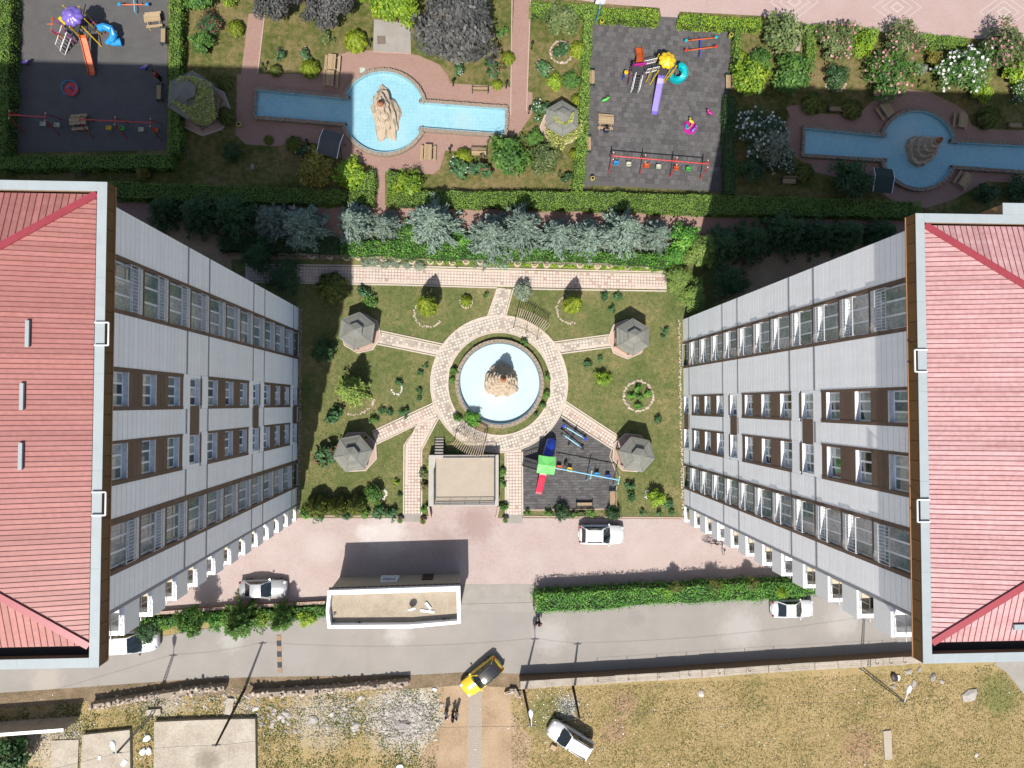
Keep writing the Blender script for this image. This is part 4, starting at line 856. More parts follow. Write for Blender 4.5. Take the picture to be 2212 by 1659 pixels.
def crown_round(seed, r=1.0, h=1.4, nc=46, per=40, leaf=.13, spread=.30, z0=.15, aspect=.6, flowers=0, lob=.18):
    rg = np.random.default_rng(seed); c, d = ball_clumps(nc, r*.80, h*.62, z0 + h*.36, rg)
    g = np.arctan2(c[:, 1], c[:, 0]); k = 1 + lob*np.sin(3*g + seed) + lob*.6*np.sin(5*g + 2*seed); c[:, :2] *= k[:, None]
    cs = spread*r*(.7 + .6*rg.random(nc)); pos = np.repeat(c, per, 0) + unit(rg.normal(size=(nc*per, 3)))*(np.repeat(cs, per)*rg.random(nc*per)**.4)[:, None]*np.array([1, 1, .8])
    out = pos - np.array([0, 0, z0 + h*.15]); nrm = unit(out) + rg.normal(size=pos.shape)*.55 + np.array([0, 0, .35])
    tint = np.clip(np.repeat(rg.random(nc), per)*.55 + rg.random(nc*per)*.5 - .03, 0, 1); pos[:, 2] = np.maximum(pos[:, 2], .03)
    V = kites(pos, nrm, leaf*(.7 + .7*rg.random(len(pos))), aspect, None, rg); mi = np.zeros(len(pos))
    if flowers:
        q = rg.choice(len(pos), flowers); p = pos[q] + unit(out[q])*r*.07; f = kites(p, np.tile([0, 0, 1.], (flowers, 1)) + rg.normal(size=(flowers, 3))*.3, np.full(flowers, min(leaf*.95, .17)), 1.0, None, rg)
        V = np.concatenate([V, f]); tint = np.concatenate([tint, rg.random(flowers)]); mi = np.concatenate([mi, np.ones(flowers)])
    return V, tint, mi
def crown_thuja(seed, r=.8, h=1.5, n=2600, leaf=.16):
    rg = np.random.default_rng(seed); g = rg.random(n)*2*math.pi; t = rg.random(n)**.75; prof = np.sin(np.clip(.18 + t*.82, 0, 1)*math.pi)**.6
    prof = np.where(t > .35, (1 - ((t-.35)/.65)**1.7), .72 + .8*t); rr = r*prof*(.80 + .22*rg.random(n))*(1 + .08*np.sin(7*g + 4*t + seed))
    pos = np.stack([rr*np.cos(g), rr*np.sin(g), .04 + t*h], 1); nr = np.stack([np.cos(g), np.sin(g), .4 + .6*t], 1) + rg.normal(size=(n, 3))*.4
    al = np.stack([np.cos(g)*.35, np.sin(g)*.35, np.ones(n)], 1); tint = np.clip(.5*(.5+.5*np.sin(9*g+seed)) + rg.random(n)*.6 - .05, 0, 1)
    return kites(pos, nr, leaf*(.7 + .7*rg.random(n)), .45, al, rg), tint, np.zeros(n)
def crown_conifer(seed, r=1.8, h=5.0, whorls=15, per=9, leaf=.24, droop=.15, shape=1.1, up=.35, dens=44):
    """layers of boughs, each bough a tapering feathery spray"""
    rg = np.random.default_rng(seed); P, Nn, A, T = [], [], [], []
    for w in range(whorls):
        f = w/(whorls-1); z = .25 + (h-.35)*f; L = r*(1 - f**shape)*(.85 + .3*rg.random()) + .10; nb = max(4, int(per*(1-.45*f)))
        for b in range(nb):
            g = 2*math.pi*(b + rg.random()*.8)/nb + w*1.7; L2 = L*(.65 + .5*rg.random()); m = int(dens*(.35 + L2/r)); s = rg.random(m)**.7
            wd = (.10 + .26*L2*(1-s)*np.sin(np.clip(s*1.2+.15, 0, 1)*math.pi))*rg.uniform(-1, 1, m); dx, dy = math.cos(g), math.sin(g); u_ = up*(.5+rg.random())
            z_ = z + u_*L2*s - droop*L2*s*s*2 + rg.normal(size=m)*.05
            P.append(np.stack([dx*L2*s - dy*wd, dy*L2*s + dx*wd, z_], 1)); Nn.append(np.tile([0, 0, 1.], (m, 1)) + rg.normal(size=(m, 3))*.45 + np.array([dx, dy, 0])*.25)
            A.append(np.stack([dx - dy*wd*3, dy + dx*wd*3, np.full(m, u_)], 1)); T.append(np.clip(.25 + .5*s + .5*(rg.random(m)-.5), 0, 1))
    P, Nn, A, T = map(np.concatenate, (P, Nn, A, T)); P[:, 2] = np.maximum(P[:, 2], .05)
    return kites(P, Nn, leaf*(.7+.6*rg.random(len(P))), .38, A, rg), T, np.zeros(len(P))
def G(d, m, y): return [(0, d), (.5, m), (1, y)]
LM = {
 'green': M_leaf('leaf_green', G((0.021, 0.063, 0.012), (0.058, 0.141, 0.023), (0.136, 0.240, 0.042))), 'lime': M_leaf('leaf_lime', G((0.058, 0.125, 0.009), (0.156, 0.261, 0.016), (0.313, 0.386, 0.031))),
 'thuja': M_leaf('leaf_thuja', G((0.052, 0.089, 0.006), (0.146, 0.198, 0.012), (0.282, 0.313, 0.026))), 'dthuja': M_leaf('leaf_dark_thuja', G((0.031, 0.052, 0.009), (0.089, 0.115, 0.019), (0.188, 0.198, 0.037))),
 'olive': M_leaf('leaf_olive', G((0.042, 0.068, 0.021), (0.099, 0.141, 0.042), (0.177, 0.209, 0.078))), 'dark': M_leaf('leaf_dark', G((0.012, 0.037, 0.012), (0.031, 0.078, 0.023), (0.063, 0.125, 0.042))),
 'blue': M_leaf('leaf_blue', G((0.043, 0.072, 0.050), (0.094, 0.137, 0.104), (0.180, 0.230, 0.191)), trans=.1), 'plum': M_leaf('leaf_plum', G((0.023, 0.025, 0.023), (0.050, 0.050, 0.048), (0.089, 0.089, 0.084)), trans=.08),
 'rose': M_leaf('leaf_rose', G((0.016, 0.052, 0.019), (0.042, 0.109, 0.037), (0.089, 0.177, 0.063))), 'grey': M_leaf('leaf_grey', G((0.104, 0.136, 0.094), (0.198, 0.240, 0.167), (0.292, 0.334, 0.240))),
 'creeper': M_leaf('leaf_creeper', G((0.125, 0.156, 0.031), (0.251, 0.282, 0.063), (0.432, 0.432, 0.156))), 'ivy': M_leaf('leaf_ivy', G((0.022, 0.082, 0.013), (0.068, 0.203, 0.025), (0.177, 0.367, 0.040))), 'pine': M_leaf('leaf_pine', G((0.071, 0.129, 0.027), (0.160, 0.241, 0.048), (0.284, 0.361, 0.082))),
 'hedge': M_leaf('leaf_hedge', G((0.065, 0.122, 0.016), (0.130, 0.223, 0.029), (0.209, 0.310, 0.050))), 'amber': M_leaf('leaf_amber', G((0.078, 0.080, 0.010), (0.173, 0.148, 0.021), (0.258, 0.238, 0.042))),
 'rust': M_leaf('leaf_rust', G((0.052, 0.031, 0.021), (0.094, 0.078, 0.031), (0.167, 0.136, 0.063))) }
FL = {'pink': M_leaf('flower_pink', G((0.396, 0.130, 0.158), (0.446, 0.202, 0.216), (0.504, 0.302, 0.302)), trans=.2), 'white': M_leaf('flower_white', G((0.540, 0.540, 0.518), (0.576, 0.576, 0.562), (0.612, 0.612, 0.598)), trans=.2), 'red': M_leaf('flower_red', G((0.252, 0.014, 0.022), (0.360, 0.036, 0.050), (0.432, 0.086, 0.101)), trans=.2), 'rosepink': M_leaf('flower_rose', G((0.396, 0.180, 0.202), (0.446, 0.245, 0.259), (0.504, 0.360, 0.360)), trans=.2)}
m_bark = M('bark', (0.115, 0.083, 0.058), (0.065, 0.047, 0.032), rough=.95, scale=6, bump=.6)
SHAPES = {}
def crown_mesh(kind, mat, flower=None, var=0):
    key = (kind, mat, flower, var)
    if key in SHAPES: return SHAPES[key]
    fl = {'bush': 60, 'oleander': 240 if flower == 'white' else 120, 'rose': 26}.get(kind, 0) if flower else 0
    sd = 11 + var*7 + sum(map(ord, kind))
    if kind == 'bush': d = crown_round(sd, 1, 1.5, 46, 42, .145, flowers=fl)
    elif kind == 'oleander': d = crown_round(sd, 1, 1.35, 80, 48, .125, .24, .1, .32, flowers=fl, lob=.25)
    elif kind == 'rose': d = crown_round(sd, 1, 1.6, 16, 16, .34, .42, .1, .65, flowers=fl, lob=.3)
    elif kind == 'tree': d = crown_round(sd, 1, 1.15, 110, 62, .10, .23, .55, .6, lob=.2)
    elif kind == 'thuja': d = crown_thuja(sd, 1, 1.7, 2400, .22)
    elif kind == 'cone': d = crown_thuja(sd, 1, 4.2, 3000, .26)
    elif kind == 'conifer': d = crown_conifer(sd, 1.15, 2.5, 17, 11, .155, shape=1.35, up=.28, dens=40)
    elif kind == 'spruce': d = crown_conifer(sd, 1, 1.9, 14, 10, .15, .25, 1.0, .30)
    elif kind == 'pine': d = crown_round(sd, 1, 1.6, 60, 70, .12, .26, .4, .28, lob=.25)
    V, t, mi = d
    SHAPES[key] = np_mesh('crown', V, 4, [LM[mat]] + ([FL[flower]] if flower else []), t, mi); return SHAPES[key]
_trunks = {}
def trunk_mesh(kind):
    k = 'tall' if kind in ('tree', 'conifer', 'pine', 'spruce', 'cone') else 'stems'
    if k not in _trunks:
        mb = MB()
        if k == 'tall':
            mb.tube([(0, 0, -.1), (.01, 0, .4), (0, .02, 1.0), (.01, 0, 1.5)], [.075, .06, .045, .015], 7)
            for i in range(6): g = i*2.4; z = .45 + .15*i; mb.tube([(0, 0, z), (.28*math.cos(g), .28*math.sin(g), z+.22), (.5*math.cos(g), .5*math.sin(g), z+.3)], [.03, .02, .008], 5)
        else:
            for i in range(6): g = i*1.05; mb.tube([(.05*math.cos(g), .05*math.sin(g), -.05), (.25*math.cos(g), .25*math.sin(g), .45), (.5*math.cos(g+.3), .5*math.sin(g+.3), .8)], [.035, .025, .01], 5)
        _trunks[k] = mb.mesh('trunk', m_bark)
    return _trunks[k], k
_cnt = {}
NM = {'bush': 'shrub', 'oleander': 'flowering_shrub', 'rose': 'rose_bush', 'tree': 'leafy_tree', 'thuja': 'clipped_thuja', 'cone': 'cypress', 'conifer': 'conifer', 'spruce': 'spruce', 'pine': 'pine_tree'}
CT = {'bush': 'shrub', 'oleander': 'shrub', 'rose': 'rose bush', 'tree': 'tree', 'thuja': 'thuja', 'cone': 'cypress', 'conifer': 'conifer', 'spruce': 'spruce', 'pine': 'pine'}
HK = {'bush': 1.5, 'oleander': 1.4, 'rose': 1.6, 'tree': 1.7, 'thuja': 1.6, 'cone': 4.0, 'conifer': 2.5, 'spruce': 1.9, 'pine': 1.7}
def plant(px, py, r, kind, mat, label, flower=None, hs=1.0, group=None, base=0.0):
    if 'ivy hedge' in label: base = 1.3
    """px, py: middle of the crown in the picture; r: crown radius in the same units"""
    R = r/23.0*(1.14 if kind in ('bush', 'oleander', 'tree', 'rose') else 1.0); zmid = base + HK[kind]*R*hs*.45; x, y = W(px, py, zmid); _cnt[(kind, mat)] = _cnt.get((kind, mat), 0) + 1; v = _cnt[(kind, mat)] % (5 if kind == 'conifer' else 3)
    T = thing(NM[kind], label, CT[kind], (x, y, base), 0, group); rz = random.uniform(0, 6.28)
    ob('crown', crown_mesh(kind, mat, flower, v), T, (0, 0, 0), rz, (R*random.uniform(.94, 1.06), R*random.uniform(.94, 1.06), R*hs))
    tm, k = trunk_mesh(kind); ob('trunk' if k == 'tall' else 'stems', tm, T, (0, 0, 0), rz, (R, R, R*hs)); return T
def noise2(x, y, s, seed=0):
    a = np.sin(x*s*1.3+seed)+np.sin(y*s*1.7+seed*2.1)+np.sin((x+y)*s*.9+seed*.7)+np.sin((x-y*1.3)*s*2.1+seed*1.9)*.7; return .5 + a/7.4
def pts_in(poly, n, rg=RNG):
    xs = [p[0] for p in poly]; ys = [p[1] for p in poly]; X = rg.uniform(min(xs), max(xs), n*3); Y = rg.uniform(min(ys), max(ys), n*3); k = inside(poly, X, Y); return X[k][:n], Y[k][:n]
def poly_area(p): return abs(sum(p[i][0]*p[(i+1) % len(p)][1] - p[(i+1) % len(p)][0]*p[i][1] for i in range(len(p))))/2
def hedge(pts, h, mat, label, leaf=.13, dens=150, rough=.06, base=0.0, core=True, name='hedge', cat='hedge', flower=None, z0=0.0, topwave=.05):
    """clipped hedge or creeper mass: dark twig core, leaves over top and sides"""
    p0 = WP(pts, base + h); p = []
    for i in range(len(p0)):
        a, b = Vector(p0[i]), Vector(p0[(i+1) % len(p0)]); L_ = (b-a).length; m_ = max(1, int(L_/.9)); o_ = Vector(((b-a).y, -(b-a).x))/max(L_, 1e-6)
        for k in range(m_): q_ = a.lerp(b, k/m_) + (o_*random.uniform(-.10, .10) if k else Vector((0, 0))); p.append((q_.x, q_.y))
    T = thing(name, label, cat, (0, 0, 0)); ar = poly_area(p); n = int(ar*dens); X, Y = pts_in(p, n)
    Zt = base + h + (noise2(X, Y, 1.6, 3)-.5)*topwave*4*h + RNG.normal(size=len(X))*rough
    pos = [np.stack([X, Y, Zt], 1)]; nr = [np.tile([0, 0, 1.], (len(X), 1)) + RNG.normal(size=(len(X), 3))*.38]
    for i in range(len(p)):
        a, b = np.array(p[i]), np.array(p[(i+1) % len(p)]); L = np.linalg.norm(b-a); m = int(L*h*dens*.7)
        if m < 1: continue
        t = RNG.random(m); q = a + (b-a)*t[:, None]; o = np.array([(b-a)[1], -(b-a)[0]])/L; sgn = 1 if inside(p, [q[0, 0]-o[0]*.05], [q[0, 1]-o[1]*.05])[0] else -1
        w = RNG.normal(size=m)*rough*1.3 + .07*np.sin(q[:, 0]*3+q[:, 1]*2.3)
        pos.append(np.stack([q[:, 0]+o[0]*sgn*w, q[:, 1]+o[1]*sgn*w, base+z0+RNG.random(m)*(h-z0)], 1)); nr.append(np.tile([o[0]*sgn, o[1]*sgn, .5], (m, 1)) + RNG.normal(size=(m, 3))*.5)
    pos = np.concatenate(pos); nr = np.concatenate(nr); tint = np.clip(noise2(pos[:, 0], pos[:, 1], 2.3, 1)*.45 + noise2(pos[:, 0], pos[:, 1], .7, 4)*.35 + RNG.random(len(pos))*.6 - .2, 0, 1)
    V = kites(pos, nr, leaf*(.7+.7*RNG.random(len(pos))), .6); ob('foliage', np_mesh('foliage', V, 4, [LM[mat]], tint), T)
    if core: 
        c = np.mean(np.array(p), 0); MB().prism([tuple(c + (np.array(q)-c)*.97) for q in p], base-.05, base+h*.86).build('twigs', M('hedge_core', (0.022, 0.040, 0.010), rough=.95), T)
    return T
def creeper(pts, z, mat, label, n, leaf=.13, lift=.1, zfun=None):
    p = WP(pts, z); X, Y = pts_in(p, n); Z = z + np.abs(RNG.normal(size=len(X)))*lift
    if zfun: Z = np.array([zfun(a, b) for a, b in zip(X, Y)]) + np.abs(RNG.normal(size=len(X)))*lift
    pos = np.stack([X, Y, Z], 1); o = ob('creeper', np_mesh('creeper', kites(pos, np.tile([0, 0, 1.], (len(X), 1)) + RNG.normal(size=(len(X), 3))*.5, leaf*(.7+.7*RNG.random(len(X))), .7), 4, [LM[mat]], RNG.random(len(X))))
    return tag(o, label, 'creeper')
# --- hedges
hedge([(-40, -40), (22, -40), (20, 128), (12, 335), (-40, 335)], 1.5, 'hedge', 'tall clipped hedge at the far left edge')
hedge([(367, -40), (390, -40), (387, 332), (363, 332)], 1.4, 'hedge', 'clipped hedge between the left playground and the lawn')
hedge([(-40, 337), (370, 334), (372, 362), (-40, 366)], 1.3, 'hedge', 'dark clipped hedge below the left playground')
hedge([(236, 392), (540, 404), (808, 412), (808, 440), (540, 436), (236, 426)], 1.2, 'hedge', 'long dark clipped hedge left of the walk gap')
hedge([(836, 412), (1250, 414), (1560, 421), (1990, 436), (1990, 470), (1560, 462), (1250, 449), (836, 441)], 1.2, 'hedge', 'long bright clipped hedge below the sunny playground')
hedge([(1146, 4), (1290, 10), (1288, 30), (1146, 26)], 1.2, 'hedge', 'clipped hedge along the top beside the brick walk'); hedge([(1292, 14), (1424, 22), (1422, 47), (1292, 39)], 1.1, 'lime', 'bright clipped hedge above the sunny playground left of its entrance')
hedge([(1469, 30), (1585, 37), (1645, 40), (1645, 60), (1585, 58), (1469, 51)], 1.1, 'lime', 'bright clipped hedge above the sunny playground right of its entrance')
hedge([(1262, 32), (1281, 32), (1268, 300), (1258, 412), (1238, 412), (1250, 290), (1257, 160)], 1.1, 'hedge', 'clipped hedge along the left side of the sunny playground')
hedge([(1588, 62), (1602, 62), (1596, 150), (1584, 150)], 1.1, 'hedge', 'short clipped hedge along the right side of the sunny playground')
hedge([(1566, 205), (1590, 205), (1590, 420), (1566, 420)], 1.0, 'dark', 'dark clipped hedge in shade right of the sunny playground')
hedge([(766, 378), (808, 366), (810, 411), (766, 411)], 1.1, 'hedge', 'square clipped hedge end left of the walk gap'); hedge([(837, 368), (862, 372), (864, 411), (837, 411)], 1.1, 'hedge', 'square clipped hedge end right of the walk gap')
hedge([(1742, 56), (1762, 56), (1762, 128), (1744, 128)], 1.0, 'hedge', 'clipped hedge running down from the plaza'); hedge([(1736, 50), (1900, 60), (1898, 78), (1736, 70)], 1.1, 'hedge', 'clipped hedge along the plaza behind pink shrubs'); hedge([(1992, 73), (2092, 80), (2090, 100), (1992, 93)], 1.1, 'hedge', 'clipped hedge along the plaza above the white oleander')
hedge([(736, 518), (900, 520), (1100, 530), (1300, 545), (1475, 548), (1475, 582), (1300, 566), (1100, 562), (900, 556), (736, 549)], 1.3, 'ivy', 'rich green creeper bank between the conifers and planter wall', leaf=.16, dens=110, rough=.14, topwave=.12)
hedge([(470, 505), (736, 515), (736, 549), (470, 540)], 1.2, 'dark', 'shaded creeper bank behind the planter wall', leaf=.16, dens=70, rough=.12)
hedge([(1156, 1284), (1400, 1270), (1720, 1256), (1790, 1256), (1790, 1282), (1660, 1295), (1400, 1307), (1240, 1322), (1160, 1324)], 1.9, 'ivy', 'long ivy covered hedge between yard and road', leaf=.15, dens=120, rough=.13, topwave=.07)
hedge([(300, 1340), (480, 1322), (705, 1311), (705, 1332), (480, 1343), (300, 1362)], .9, 'ivy', 'ivy hedge on the roadside left of the gatehouse', leaf=.15, dens=110, rough=.15, topwave=.12)
# --- creepers
creeper([(388, 166), (420, 166), (458, 182), (462, 215), (470, 250), (452, 272), (425, 268), (400, 245), (375, 225), (372, 215), (405, 230), (422, 225), (418, 205), (396, 195), (380, 175)], 3.9, 'creeper', 'pale creeper spreading over the shaded gazebo roof', 2600, .14, .12)
creeper([(1176, 272), (1190, 282), (1214, 292), (1240, 285), (1256, 262), (1262, 270), (1250, 300), (1222, 312), (1214, 328), (1198, 330), (1182, 310)], .9, 'creeper', 'yellow creeper mounded below the sunny gazebo', 1500, .14, .35)
creeper([(1200, 250), (1210, 262), (1222, 266), (1232, 255), (1234, 243), (1240, 243), (1238, 262), (1222, 271), (1200, 264), (1196, 252)], 2.9, 'creeper', 'yellow creeper curl on top of the sunny gazebo', 500, .12, .06)
creeper([(925, 570), (1100, 574), (1240, 580), (1430, 586), (1430, 578), (1240, 571), (1100, 567), (925, 562)], .15, 'lime', 'bright yellow green ground cover along the planter wall', 2200, .15, .12)
# --- park plants: picture x, y, radius, kind, colour, label, flower, height
for a in (
 (382, 52, 14, 'thuja', 'thuja', 'yellow green thuja set in the hedge by the left playground'), (452, 50, 24, 'oleander', 'rose', 'dark flowering shrub on lawn above a rounder green shrub', 'red'), (436, 93, 26, 'bush', 'green', 'round green shrub on lawn right of the left playground'),
 (509, 60, 18, 'thuja', 'thuja', 'bright round thuja beside the left brick walk'), (485, 176, 17, 'thuja', 'dthuja', 'dark round thuja above the side walk to the creeper gazebo'), (486, 250, 20, 'thuja', 'dthuja', 'dark round thuja right of the creeper gazebo'), (430, -4, 30, 'bush', 'green', 'leafy green shrub cut by the top edge at left'), (492, -12, 26, 'bush', 'lime', 'light green shrub cut by the top edge near the plum tree'),
 (310, 374, 16, 'bush', 'amber', 'yellowish shrub in deep shade below the left playground'), (175, 372, 13, 'bush', 'olive', 'small olive shrub in deep shade above the left roof'), (500, 330, 20, 'bush', 'dark', 'dark shrub in shade beside the lawn boulder'),
 (600, 4, 50, 'tree', 'plum', 'dark plum tree at the top left of the sunny pool'), (710, 12, 52, 'tree', 'plum', 'dark plum tree at the top above the big thuja'), (985, 58, 84, 'tree', 'plum', 'largest dark plum tree right of the grey cover slab'), (850, 10, 58, 'tree', 'lime', 'bright green tree above the grey cover slab'),
 (768, 88, 25, 'thuja', 'thuja', 'large yellow green thuja left of the grey cover slab'), (669, 148, 21, 'thuja', 'thuja', 'round thuja left of the sunlit picnic table'), (595, 152, 14, 'thuja', 'dthuja', 'small dark thuja at the shadow edge by the brick walk'), (1098, 125, 16, 'thuja', 'thuja', 'oval thuja left of the middle brick walk'), (1074, 183, 12, 'thuja', 'thuja', 'small thuja by the bench right of the pool'),
 (607, 118, 12, 'rose', 'rose', 'small dark rose bush left of the round thuja', 'red'), (657, 116, 12, 'rose', 'rose', 'pink rose bush just above the round thuja', 'rosepink'), (706, 78, 12, 'rose', 'olive', 'thin olive shrublet on the dry lawn'), (991, 152, 13, 'rose', 'rose', 'white rose bush on the edge of the pool court', 'white'), (1061, 145, 20, 'rose', 'rose', 'red rose bush on the lawn left of the walk', 'red'), (1083, 72, 13, 'rose', 'green', 'small green shrub right of the largest plum tree'),
 (915, 105, 16, 'bush', 'olive', 'olive shrub below the largest plum tree'), (580, 302, 10, 'thuja', 'dthuja', 'tiny dark thuja left below the shaded pool arm'), (636, 312, 19, 'thuja', 'dthuja', 'dark round thuja left of the grey canopy seat'), (655, 330, 14, 'rose', 'rose', 'white rose bush in shade left of the canopy seat', 'white'), (684, 368, 38, 'bush', 'amber', 'golden leaved shrub half in shade below the canopy seat'), (757, 378, 33, 'bush', 'lime', 'bright broad leaved shrub on the shadow edge'),
 (885, 397, 32, 'bush', 'lime', 'bright shrub right of the walk gap in the hedge'), (1002, 337, 18, 'thuja', 'thuja', 'round thuja left of the lower pool bench'), (993, 366, 22, 'rose', 'rose', 'white rose bush below the round thuja', 'white'), (1033, 367, 24, 'rose', 'rose', 'dark red rose bush below the lower pool bench', 'red'), (1100, 342, 46, 'bush', 'green', 'large rounded green shrub below the pool arm'), (1157, 300, 21, 'bush', 'green', 'green shrub left of the creeper mound'), (1174, 346, 34, 'bush', 'olive', 'large dull green shrub above the long hedge'),
 (1222, 386, 14, 'rose', 'dark', 'small dark shrub beside the left playground hedge corner'), (1241, 332, 12, 'thuja', 'thuja', 'small thuja on the inner side of the playground hedge'), (1212, 45, 40, 'bush', 'olive', 'big olive shrub at the top beside the brick walk'), (1248, 107, 19, 'thuja', 'thuja', 'round thuja by the hedge above the rose ring'), (1212, 113, 20, 'rose', 'rose', 'pink rose bush inside a ring of stones', 'rosepink'), (1174, 150, 17, 'rose', 'rose', 'pink rose bush right of the middle brick walk', 'rosepink'), (1198, 178, 18, 'bush', 'lime', 'upright bright shrub above the sunny gazebo'), (1234, 175, 19, 'bush', 'green', 'round dark green shrub next to the hedge above the gazebo'), (1246, 215, 13, 'thuja', 'thuja', 'small thuja touching the sunny gazebo roof'), (1170, 236, 18, 'rose', 'rose', 'white rose bush left of the sunny gazebo', 'white'),
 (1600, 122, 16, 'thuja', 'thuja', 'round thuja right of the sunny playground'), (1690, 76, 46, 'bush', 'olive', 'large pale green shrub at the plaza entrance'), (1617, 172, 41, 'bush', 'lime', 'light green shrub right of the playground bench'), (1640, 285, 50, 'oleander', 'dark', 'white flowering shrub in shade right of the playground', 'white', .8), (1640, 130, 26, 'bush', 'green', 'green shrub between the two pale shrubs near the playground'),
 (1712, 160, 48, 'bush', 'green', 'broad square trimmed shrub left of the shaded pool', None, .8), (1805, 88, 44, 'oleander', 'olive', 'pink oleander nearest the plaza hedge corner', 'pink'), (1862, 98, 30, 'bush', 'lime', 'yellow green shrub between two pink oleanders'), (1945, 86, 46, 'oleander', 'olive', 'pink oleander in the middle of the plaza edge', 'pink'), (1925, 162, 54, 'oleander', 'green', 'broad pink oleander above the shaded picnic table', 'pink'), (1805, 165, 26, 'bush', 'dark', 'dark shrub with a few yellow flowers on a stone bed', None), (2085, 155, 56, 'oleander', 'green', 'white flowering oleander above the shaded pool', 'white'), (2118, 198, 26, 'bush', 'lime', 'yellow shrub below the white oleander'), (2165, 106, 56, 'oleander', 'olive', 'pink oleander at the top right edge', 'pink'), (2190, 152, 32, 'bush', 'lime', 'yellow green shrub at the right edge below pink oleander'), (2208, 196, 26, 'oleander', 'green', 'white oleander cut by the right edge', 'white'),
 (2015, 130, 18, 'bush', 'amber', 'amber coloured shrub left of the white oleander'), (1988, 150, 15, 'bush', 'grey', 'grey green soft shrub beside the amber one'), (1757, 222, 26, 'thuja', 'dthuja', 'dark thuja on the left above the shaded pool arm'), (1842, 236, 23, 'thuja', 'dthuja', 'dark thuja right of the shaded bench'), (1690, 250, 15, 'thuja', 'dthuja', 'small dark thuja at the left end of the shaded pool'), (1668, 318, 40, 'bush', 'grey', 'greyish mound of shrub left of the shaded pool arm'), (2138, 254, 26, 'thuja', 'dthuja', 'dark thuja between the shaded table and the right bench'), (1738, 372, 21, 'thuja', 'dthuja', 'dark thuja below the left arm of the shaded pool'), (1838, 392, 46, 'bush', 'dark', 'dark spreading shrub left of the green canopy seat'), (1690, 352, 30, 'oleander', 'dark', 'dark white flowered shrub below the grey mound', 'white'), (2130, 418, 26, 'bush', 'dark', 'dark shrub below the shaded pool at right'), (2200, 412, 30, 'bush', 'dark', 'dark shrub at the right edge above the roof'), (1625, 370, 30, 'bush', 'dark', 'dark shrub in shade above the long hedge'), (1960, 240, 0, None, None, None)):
    if a[3]: plant(*a[:6], *(a[6:8] if len(a) > 6 else ()))
# --- conifer belt
for px, py, r, mat, lab in ((350, 455, 34, 'dark', 'dark conifer nearest the left block'), (425, 462, 40, 'dark', 'second dark conifer right of the left block corner'), (500, 462, 44, 'dark', 'blue conifer third from the left block with shade put into its leaf colour'), (590, 478, 40, 'blue', 'shaded blue conifer fourth from the left block'), (652, 490, 46, 'blue', 'shaded blue conifer last before the sunlit row'),  # third is a blue conifer too; its dark leaf colour stands in for shade
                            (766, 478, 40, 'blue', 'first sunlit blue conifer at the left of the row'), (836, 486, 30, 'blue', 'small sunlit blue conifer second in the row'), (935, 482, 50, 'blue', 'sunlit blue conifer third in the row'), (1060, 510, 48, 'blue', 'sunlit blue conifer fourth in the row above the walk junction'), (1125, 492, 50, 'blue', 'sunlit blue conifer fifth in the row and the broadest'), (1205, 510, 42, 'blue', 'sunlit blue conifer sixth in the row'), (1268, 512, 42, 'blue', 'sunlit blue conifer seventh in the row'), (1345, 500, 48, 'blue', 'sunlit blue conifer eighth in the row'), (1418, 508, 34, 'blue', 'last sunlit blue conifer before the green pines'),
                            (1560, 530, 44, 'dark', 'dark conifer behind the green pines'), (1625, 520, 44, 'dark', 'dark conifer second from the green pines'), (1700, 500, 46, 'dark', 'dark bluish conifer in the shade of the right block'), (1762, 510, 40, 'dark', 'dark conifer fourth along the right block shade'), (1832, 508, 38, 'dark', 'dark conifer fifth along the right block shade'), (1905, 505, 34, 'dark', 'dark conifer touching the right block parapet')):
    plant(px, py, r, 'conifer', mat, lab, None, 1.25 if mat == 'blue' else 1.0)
for a in ((885, 505, 26, 'bush', 'green', 'green shrub between the second and third blue conifers'), (995, 520, 24, 'bush', 'ivy', 'leafy shrub between the third and fourth blue conifers'), (1475, 515, 34, 'bush', 'ivy', 'bright broad leaved shrub at the right end of the blue conifers'), (1512, 548, 40, 'pine', 'pine', 'green pine behind the end of the patterned walk'), (1462, 605, 34, 'pine', 'pine', 'green pine overhanging the end of the patterned walk'), (1490, 645, 38, 'pine', 'pine', 'green pine standing at the corner of the right block'), (1570, 610, 48, 'pine', 'dark', 'dark pine in the shade beside the right block'), (1455, 555, 26, 'bush', 'ivy', 'ivy covered shrub above the end of the patterned walk'),
          (622, 598, 44, 'pine', 'dark', 'dark pine in shade at the left end of the patterned walk'), (718, 622, 36, 'thuja', 'dthuja', 'yellowish spreading thuja on the shadow edge'), (560, 560, 40, 'pine', 'dark', 'dark pine in the shade of the left block'), (700, 760, 26, 'bush', 'dark', 'dark shrub in shade left of the upper left gazebo')): plant(*a)
